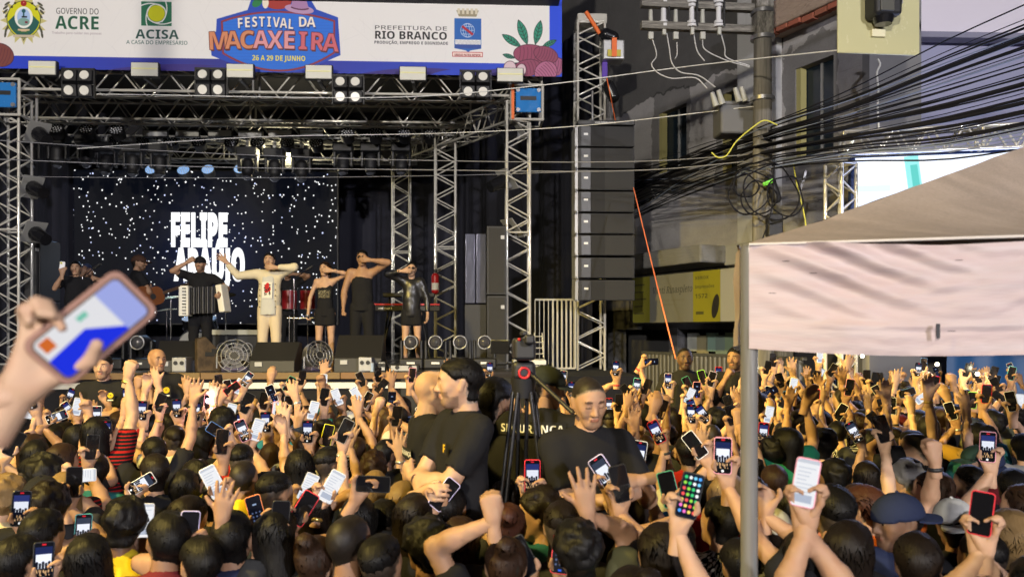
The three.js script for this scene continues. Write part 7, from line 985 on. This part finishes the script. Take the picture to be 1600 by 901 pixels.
const midHeld = [
  [197, 619, 'black', 'stage', 0], [221, 641, 'black', 'stage', 4], [201, 659, 'black', 'stage2', 2], [162, 667, 'black', 'stage', 0], [150, 649, 'white', 'stage3', 2], [271, 632, 'black', 'stage', 0], [376, 660, 'black', 'stage2', 2], [44, 650, 'white', 'white', -20], [88, 651, 'clear', 'stage3', 70], [120, 635, 'clear', 'white', 12], [21, 665, 'black', 'off', 12], [160, 585, 'white', 'off', -40], [325, 630, 'pink', 'off', 5], [304, 612, 'black', 'stage', 20], [342, 597, 'black', 'off', -8], [350, 598, 'white', 'off', -10], [362, 607, 'red', 'off', 55], [385, 592, 'white', 'stage3', 35], [372, 603, 'white', 'white', 25], [360, 645, 'white', 'white', 14], [340, 674, 'blue', 'off', -55], [306, 640, 'black', 'stage2', 6],
  [411, 626, 'black', 'off', 12], [452, 600, 'green', 'off', 28], [472, 590, 'black', 'off', 5], [505, 596, 'white', 'white', 4], [432, 642, 'pink', 'white', 8], [437, 657, 'black', 'stage2', 2], [414, 659, 'black', 'stage', 0], [401, 671, 'clear', 'white', 18], [489, 641, 'white', 'white', 14], [480, 674, 'black', 'stage', 2], [450, 632, 'grey', 'off', 8], [526, 620, 'white', 'white', -20], [557, 617, 'white', 'white', -30], [564, 592, 'grey', 'off', -25], [590, 585, 'black', 'off', 3], [612, 625, 'black', 'dial', 2], [511, 680, 'yellow', 'off', 14], [644, 586, 'pink', 'off', 4], [506, 620, 'black', 'off', 10], [596, 603, 'black', 'off', 40], [620, 650, 'black', 'off', 5],
  [1018, 565, 'black', 'dial', 86], [1121, 569, 'red', 'stage', 2], [1044, 595, 'lavender', 'stage', 2], [995, 603, 'teal', 'stage3', 8], [1011, 604, 'black', 'off', 20], [1089, 609, 'pink', 'dial', 2], [1112, 592, 'lavender', 'off', 18], [1098, 590, 'lime', 'off', -15], [1075, 600, 'green', 'off', -25], [1080, 646, 'black', 'stage2', 2], [1140, 631, 'black', 'off', -22], [1098, 646, 'black', 'stage', -35], [980, 612, 'black', 'off', -40], [1202, 646, 'clear', 'white', 10], [1193, 676, 'red', 'stage', 5], [1204, 612, 'black', 'dial', 60], [1208, 562, 'black', 'off', 4], [1200, 574, 'black', 'off', 10], [1220, 594, 'black', 'off', -20], [1240, 602, 'white', 'white', 10], [1263, 664, 'black', 'off', 50], [1275, 620, 'red', 'off', 4], [1282, 556, 'white', 'white', 0], [1276, 590, 'black', 'off', 12],
  [1301, 578, 'grey', 'off', 30], [1313, 641, 'white', 'off', 30], [1369, 657, 'black', 'off', -40], [1385, 627, 'black', 'off', 75], [1442, 621, 'white', 'white', 50], [1486, 642, 'white', 'off', -18], [1520, 625, 'lime', 'off', 4], [1513, 578, 'black', 'off', 14], [1526, 588, 'black', 'off', -22], [1557, 601, 'black', 'off', -25], [1563, 621, 'black', 'off', -50], [1581, 583, 'teal', 'off', 15], [1553, 583, 'black', 'off', 16], [1444, 569, 'blue', 'off', 5], [1436, 577, 'black', 'stage3', 4], [1462, 599, 'red', 'off', 6], [1355, 589, 'black', 'off', 0], [1594, 627, 'black', 'white', 2], [1418, 613, 'blue', 'off', 70], [765, 577, 'black', 'stage', 2], [893, 608, 'black', 'stage', 2], [880, 590, 'white', 'stage3', 6], [962, 575, 'black', 'stage2', 6],
  [445, 668, null, 'open', 0], [560, 650, null, 'wave', 0], [1311, 590, null, 'open', 0], [1398, 604, null, 'wave', 0], [1544, 630, null, 'wave', 0], [215, 605, null, 'fist', 0], [505, 578, null, 'wave', 0], [610, 602, null, 'open', 0], [1240, 585, null, 'wave', 0], [1490, 600, null, 'fist', 0], [1150, 655, null, 'fist', 0], [1000, 660, null, 'open', 0],
];
for (const [cx, cy, c, sc, tilt] of midHeld) held.push([cx, cy, clamp(9.2 - (cy - 560) * 0.031 + (cx > 1180 ? 0.5 : 0) + rr(-0.25, 0.25), 4.9, 9.8), tilt, c, sc, cx + rr(-26, 26), {}]);
// find a body for every hand: somebody close by with a free arm, or a new figure
for (const [cx, cy, D, tilt, c, sc, ax, opt = {}] of held) {
  const C = at(cx, cy, D); let best = null, bd = 0.66;
  for (const s of pool) for (const side of ['l', 'r']) { if (s.arms[side] || s.face || (opt.side && opt.side !== side)) continue; const k = s.h / 1.72, sgn = side === 'l' ? 1 : -1, S = V(s.x, 1.43 * k, s.z).add(V(sgn * 0.16 * k, 0, 0).applyAxisAngle(UP, s.turn)), W = C.clone().add(V(0, c ? -0.12 : 0, 0)), d = S.distanceTo(W); if (C.z > s.z + 0.12) continue; const cost = d + Math.abs((s.px + (side === 'r' ? 20 : -20)) - ax) / 400; if (d < 0.55 * k && cost < bd) { bd = cost; best = [s, side]; } }
  if (!best) {
    const b = at(ax, HY, D - 0.24), side = opt.side ?? (ax <= cx ? 'r' : 'l'); let x = b.x + (side === 'r' ? -0.13 : 0.13), z = b.z;
    for (let q = 0; q < 14; q++) { if (!taken.some(([tx, tz]) => Math.hypot(tx - x, tz - z) < 0.36)) break; x += rr(-0.12, 0.12); z += rr(-0.08, 0.1); }
    const up = C.y - 0.12 - 1.43, dist = Math.hypot(x - C.x, z - C.z), h = clamp(1.72 * (1 + Math.max(0, Math.hypot(up, dist) - 0.54) / 1.43) * (1 + Math.min(0, up - 0.1) * 0.2), 1.55, D < 5 ? 1.74 : 1.86);
    const hair = pick(hairs), s = { px: cx, D: D - 0.24, x, z, h, turn: Math.PI + rr(-0.3, 0.3), hair, shirt: [rnd() < 0.12 ? 'tank' : 'tee', pick(shirts)], skin: pick([0, 1, 1, 1, 2, 2, 3, 3, 4]), wide: rr(0.9, 1.08), arms: {}, cell: D < 4.6 ? 0.019 : 0.024, items: [], made: 1 };
    pool.push(s); place(x, z); best = [s, side];
  }
  const [s, side] = best;
  if (c) { s.arms[side] = phoneArm(s, C, tilt, { side, swing: rr(-0.15, 0.15) }); s.items.push([side, c, sc]); if (opt.two || (D < 8 && Math.abs(tilt) < 10 && rnd() < 0.45 && !s.arms[side === 'l' ? 'r' : 'l'] && s.made)) { const os = side === 'l' ? 'r' : 'l', a = phoneArm(s, C.clone().addScaledVector(RIGHT, os === 'l' ? -0.012 : 0.012).add(V(0, -0.012, 0)), 0, { side: os }); if (!s.arms[os]) s.arms[os] = a; } }
  else s.arms[side] = freeArm(s, C, sc, side, { lean: rr(-0.2, 0.2), back: sc === 'fist' ? 0 : rnd() < 0.3 });
}
for (const s of pool) if (s.made && s.D > 4.6 && rnd() < 0.5) { const o = s.arms.l ? 'r' : 'l'; if (!s.arms[o]) { const sg = o === 'l' ? -1 : 1, k = s.h / 1.72; s.arms[o] = freeArm(s, V(s.x + sg * rr(0.1, 0.3), rr(1.72, 2.0) * k, s.z - rr(0.12, 0.3)), pick(['open', 'fist', 'wave', 'relaxed']), o, { lean: sg * rr(-0.1, 0.4), back: rnd() < 0.4 }); } }
// the rest of the crowd, filling the street
const lanes = (px, D) => { if (px > 590 && px < 1050 && D > 3.2 && D < 5.3) return false; if (D > 8.0 && px < 1190) return false; if (Math.abs(px - 1171) < 60 && Math.abs(D - 3) < 0.5) return false; return true; };
for (let tries = 0, n = 0; tries < 9000 && n < 120; tries++) {
  const px = rr(-10, 1610), D = Math.sqrt(rr(3.0 ** 2, (px > 1190 ? 11.5 : 7.9) ** 2)); if (!lanes(px, D)) continue;
  const p = at(px, HY, D); if (taken.some(([x, z]) => Math.hypot(x - p.x, z - p.z) < (D < 5 ? 0.46 : 0.37))) continue;
  const s = { px, D, x: p.x, z: p.z, h: rr(1.56, 1.72), turn: Math.PI + rr(-0.5, 0.5), hair: pick(hairs), shirt: [rnd() < 0.12 ? 'tank' : 'tee', pick(shirts)], skin: pick([0, 1, 1, 1, 2, 2, 3, 4]), wide: rr(0.9, 1.1), arms: {}, cell: D < 5 ? 0.02 : 0.025, items: [] };
  const k = s.h / 1.72, act = rnd(), side = rnd() < 0.5 ? 'l' : 'r', sg = side === 'l' ? -1 : 1, C = V(p.x + sg * rr(0.05, 0.3), rr(1.78, 2.06) * k, p.z - rr(0.2, 0.34));
  const raised = D > 4.7 ? 0.95 : 0.5, other = side === 'l' ? 'r' : 'l', C2 = V(p.x - sg * rr(0.08, 0.32), rr(1.74, 2.04) * k, p.z - rr(0.12, 0.32));
  if (act < raised * 0.6) { s.arms[side] = phoneArm(s, C, rr(-35, 35), { side, swing: rr(-0.4, 0.4) }); s.items.push([side, pick(['black', 'black', 'black', 'white', 'grey', 'blue', 'red', 'clear', 'pink']), pick(['off', 'off', 'off', 'off', 'stage', 'stage2', 'stage3', 'dial', 'white'])]); } else if (act < raised) s.arms[side] = freeArm(s, C, pick(['open', 'wave', 'fist', 'point']), side, { lean: rr(-0.4, 0.4), back: rnd() < 0.4 });
  if (s.arms[side] && D > 4.7 && rnd() < 0.55) s.arms[other] = freeArm(s, C2, pick(['open', 'wave', 'fist', 'relaxed']), other, { lean: rr(-0.4, 0.4), back: rnd() < 0.4 });
  pool.push(s); place(p.x, p.z); n++;
}
{ // the close, blurred hand and phone at the left edge of the view
  const D = 1.2, C = at(143, 512, D), p = at(-400, HY, 1.08), s = { px: -60, D: 1.15, x: p.x, z: p.z, y0: 0.6, lod: 0, handCell: 0.005, h: 1.76, turn: Math.PI + 0.1, hair: ['short', 'black'], shirt: ['tee', 'maroon'], skin: 0, arms: {}, cell: 0.014, items: [['r', 'brown', 'flag']], label: 'person at the left edge reaching into view with a tilted phone', wide: 1 };
  s.arms.r = phoneArm(s, C, 47, { side: 'r', hand: 0.12, out: -1 }); pool.push(s);
}
for (const s of pool) { const rec = person({ ...s, head: s.face ? [rr(-0.15, 0.15), 0.05, 0] : [rr(-0.55, 0.55), rr(-0.28, 0.12), rr(-0.14, 0.14)], lod: s.lod ?? (s.D < 4.0 ? 0 : s.D < 5.8 ? 1 : 2), band: rnd() < 0.22 ? 1 + Math.floor(rnd() * 4) : 0, arms: { ...s.arms, l: s.arms.l, r: s.arms.r }, group: 'concert crowd' }); rec.pool = s; for (const [side, c, sc] of s.items) { const o = grip(rec, side, c, sc, rec.s.arms[side].roll); o.userData.owner = undefined; delete o.userData.owner; phones[phones.length - 1].rec = rec; if (sc === 'flag') part(o, 'bumper', thick(0.09, 0.172, 0.014, 0.0125), M([0.3, 0.16, 0.12], 0.5), [0, 0, -0.004]); phones[phones.length - 1].side = side; } }
// lit phone torches
for (const [px, py, D, c] of [[325, 626, 7.0, 0xffd8f0], [1348, 556, 9.5, 0xfff6d0], [1465, 569, 9.3, 0xfff6d0], [1528, 584, 9.0, 0xfff6d0]]) { const p = at(px, py, D - 0.2), o = solo('phone_torch', { 325: 'pinkish phone torch shining below the accordion player', 1348: 'bright phone torch shining under the tent edge beside the truss', 1465: 'bright phone torch shining in front of the beige wall', 1528: 'small phone torch shining in front of the blue tarpaulin' }[px], 'torch', new THREE.SphereGeometry(0.022, 10, 8), new THREE.MeshStandardMaterial({ color: 0x000000, emissive: c, emissiveIntensity: 14 }), p, 'lit phone torches'); const l = new THREE.PointLight(c, 0.6, 0, 2); l.position.copy(p); l.castShadow = true; scene.add(l); }
// ------------------------------------------------------------------ words for everybody in the crowd and every phone
{
  const see = (p) => { const d = SY * p.x - CY * p.z, l = CY * p.x + SY * p.z; return [CX + F * l / d, HY - F * (p.y - EYE) / d, d]; };
  const spot = (x) => [[70, 'at the left edge'], [170, 'below left tower'], [265, 'below guitarist'], [360, 'below accordion player'], [465, 'below singer'], [545, 'below glitter vest dancer'], [640, 'left of guards'], [800, 'below folded-arm guard'], [1010, 'below facing guard'], [1140, 'left of tent pole'], [1230, 'beside tent pole'], [1330, 'right of tent pole'], [1440, 'below valance middle'], [9999, 'at the right edge']].find(([m]) => x < m)[1];
  const row = (d) => d < 4.4 ? 'front rows' : d < 6.3 ? 'middle rows' : 'rear rows';
  const colour = (c) => /^[\d.]/.test(c) ? 'dark' : c;
  const hairWords = ([t, c, k]) => ({ short: `short ${c} hair`, fade: `faded ${c} hair`, buzz: 'closely cropped hair', bald: 'shaved head', long: `long ${c} hair`, bob: `bobbed ${c} hair`, pony: `${c} ponytail`, bun: `${c} hair bun`, curly: `curly ${c} hair`, afro: `big ${c} curls`, cap: `${colour(k ?? 'black')} cap`, capback: `backward ${colour(k ?? 'black')} cap`, bucket: `${colour(k ?? 'black')} bucket hat` })[t];
  const ords = ['leftmost', 'second', 'third', 'fourth', 'fifth', 'sixth', 'seventh', 'eighth', 'ninth', 'tenth', 'eleventh', 'twelfth'];
  const settle = (list) => { const m = {}; for (const e of list) (m[e.base] ??= []).push(e); for (const [b, a] of Object.entries(m)) { a.sort((p, q) => p.x - q.x); a.forEach((e, i) => { const fit = (t) => t.split(' ').length > 16 ? t.replace(/, (phone|hand) raised/, '').replace(' rows ', ' ') : t; e.o.userData.label = fit(a.length === 1 ? b + (e.extra ?? '') : `${b}, ${i ? ords[i] + ' from left' : 'leftmost'}`); }); } };
  settle(crowd.filter((r) => r.pool && !r.s.label).map((r) => { const [x, , d] = see(r.o.position.clone().setY(1.6)), ph = r.pool.items.length; return { o: r.o, x, base: `person in ${r.pool.shirt[1]} ${r.pool.shirt[0] === 'tank' ? 'vest' : 'shirt'} with ${hairWords(r.pool.hair)}, ${row(d)} ${spot(x)}`, extra: ph ? ', phone raised' : r.pool.arms.l || r.pool.arms.r ? ', hand raised' : '' }; }));
  const scr = { off: 'dark screen', stage: 'live stage picture', stage2: 'bright stage picture', stage3: 'greyish stage picture', white: 'blank white screen', icons: 'coloured app icons', dial: 'dim blue screen', flag: 'blue and white picture' };
  settle(phones.filter((p) => !p.o.userData.label).map((p) => { const [x, , d] = see(p.o.position), u = V(0, 1, 0).applyQuaternion(p.o.quaternion), r = Math.abs(CY * u.x + SY * u.z); return { o: p.o, x, base: `${r > 0.85 ? 'sideways' : r > 0.35 ? 'tilted' : 'upright'} ${p.caseC === 'clear' ? 'silver' : p.caseC} phone with ${scr[p.screen]}, ${d < 2 ? 'blurred, close by' : row(d) + ' ' + spot(x)}` }; }));
}
renderer.render(scene, camera);
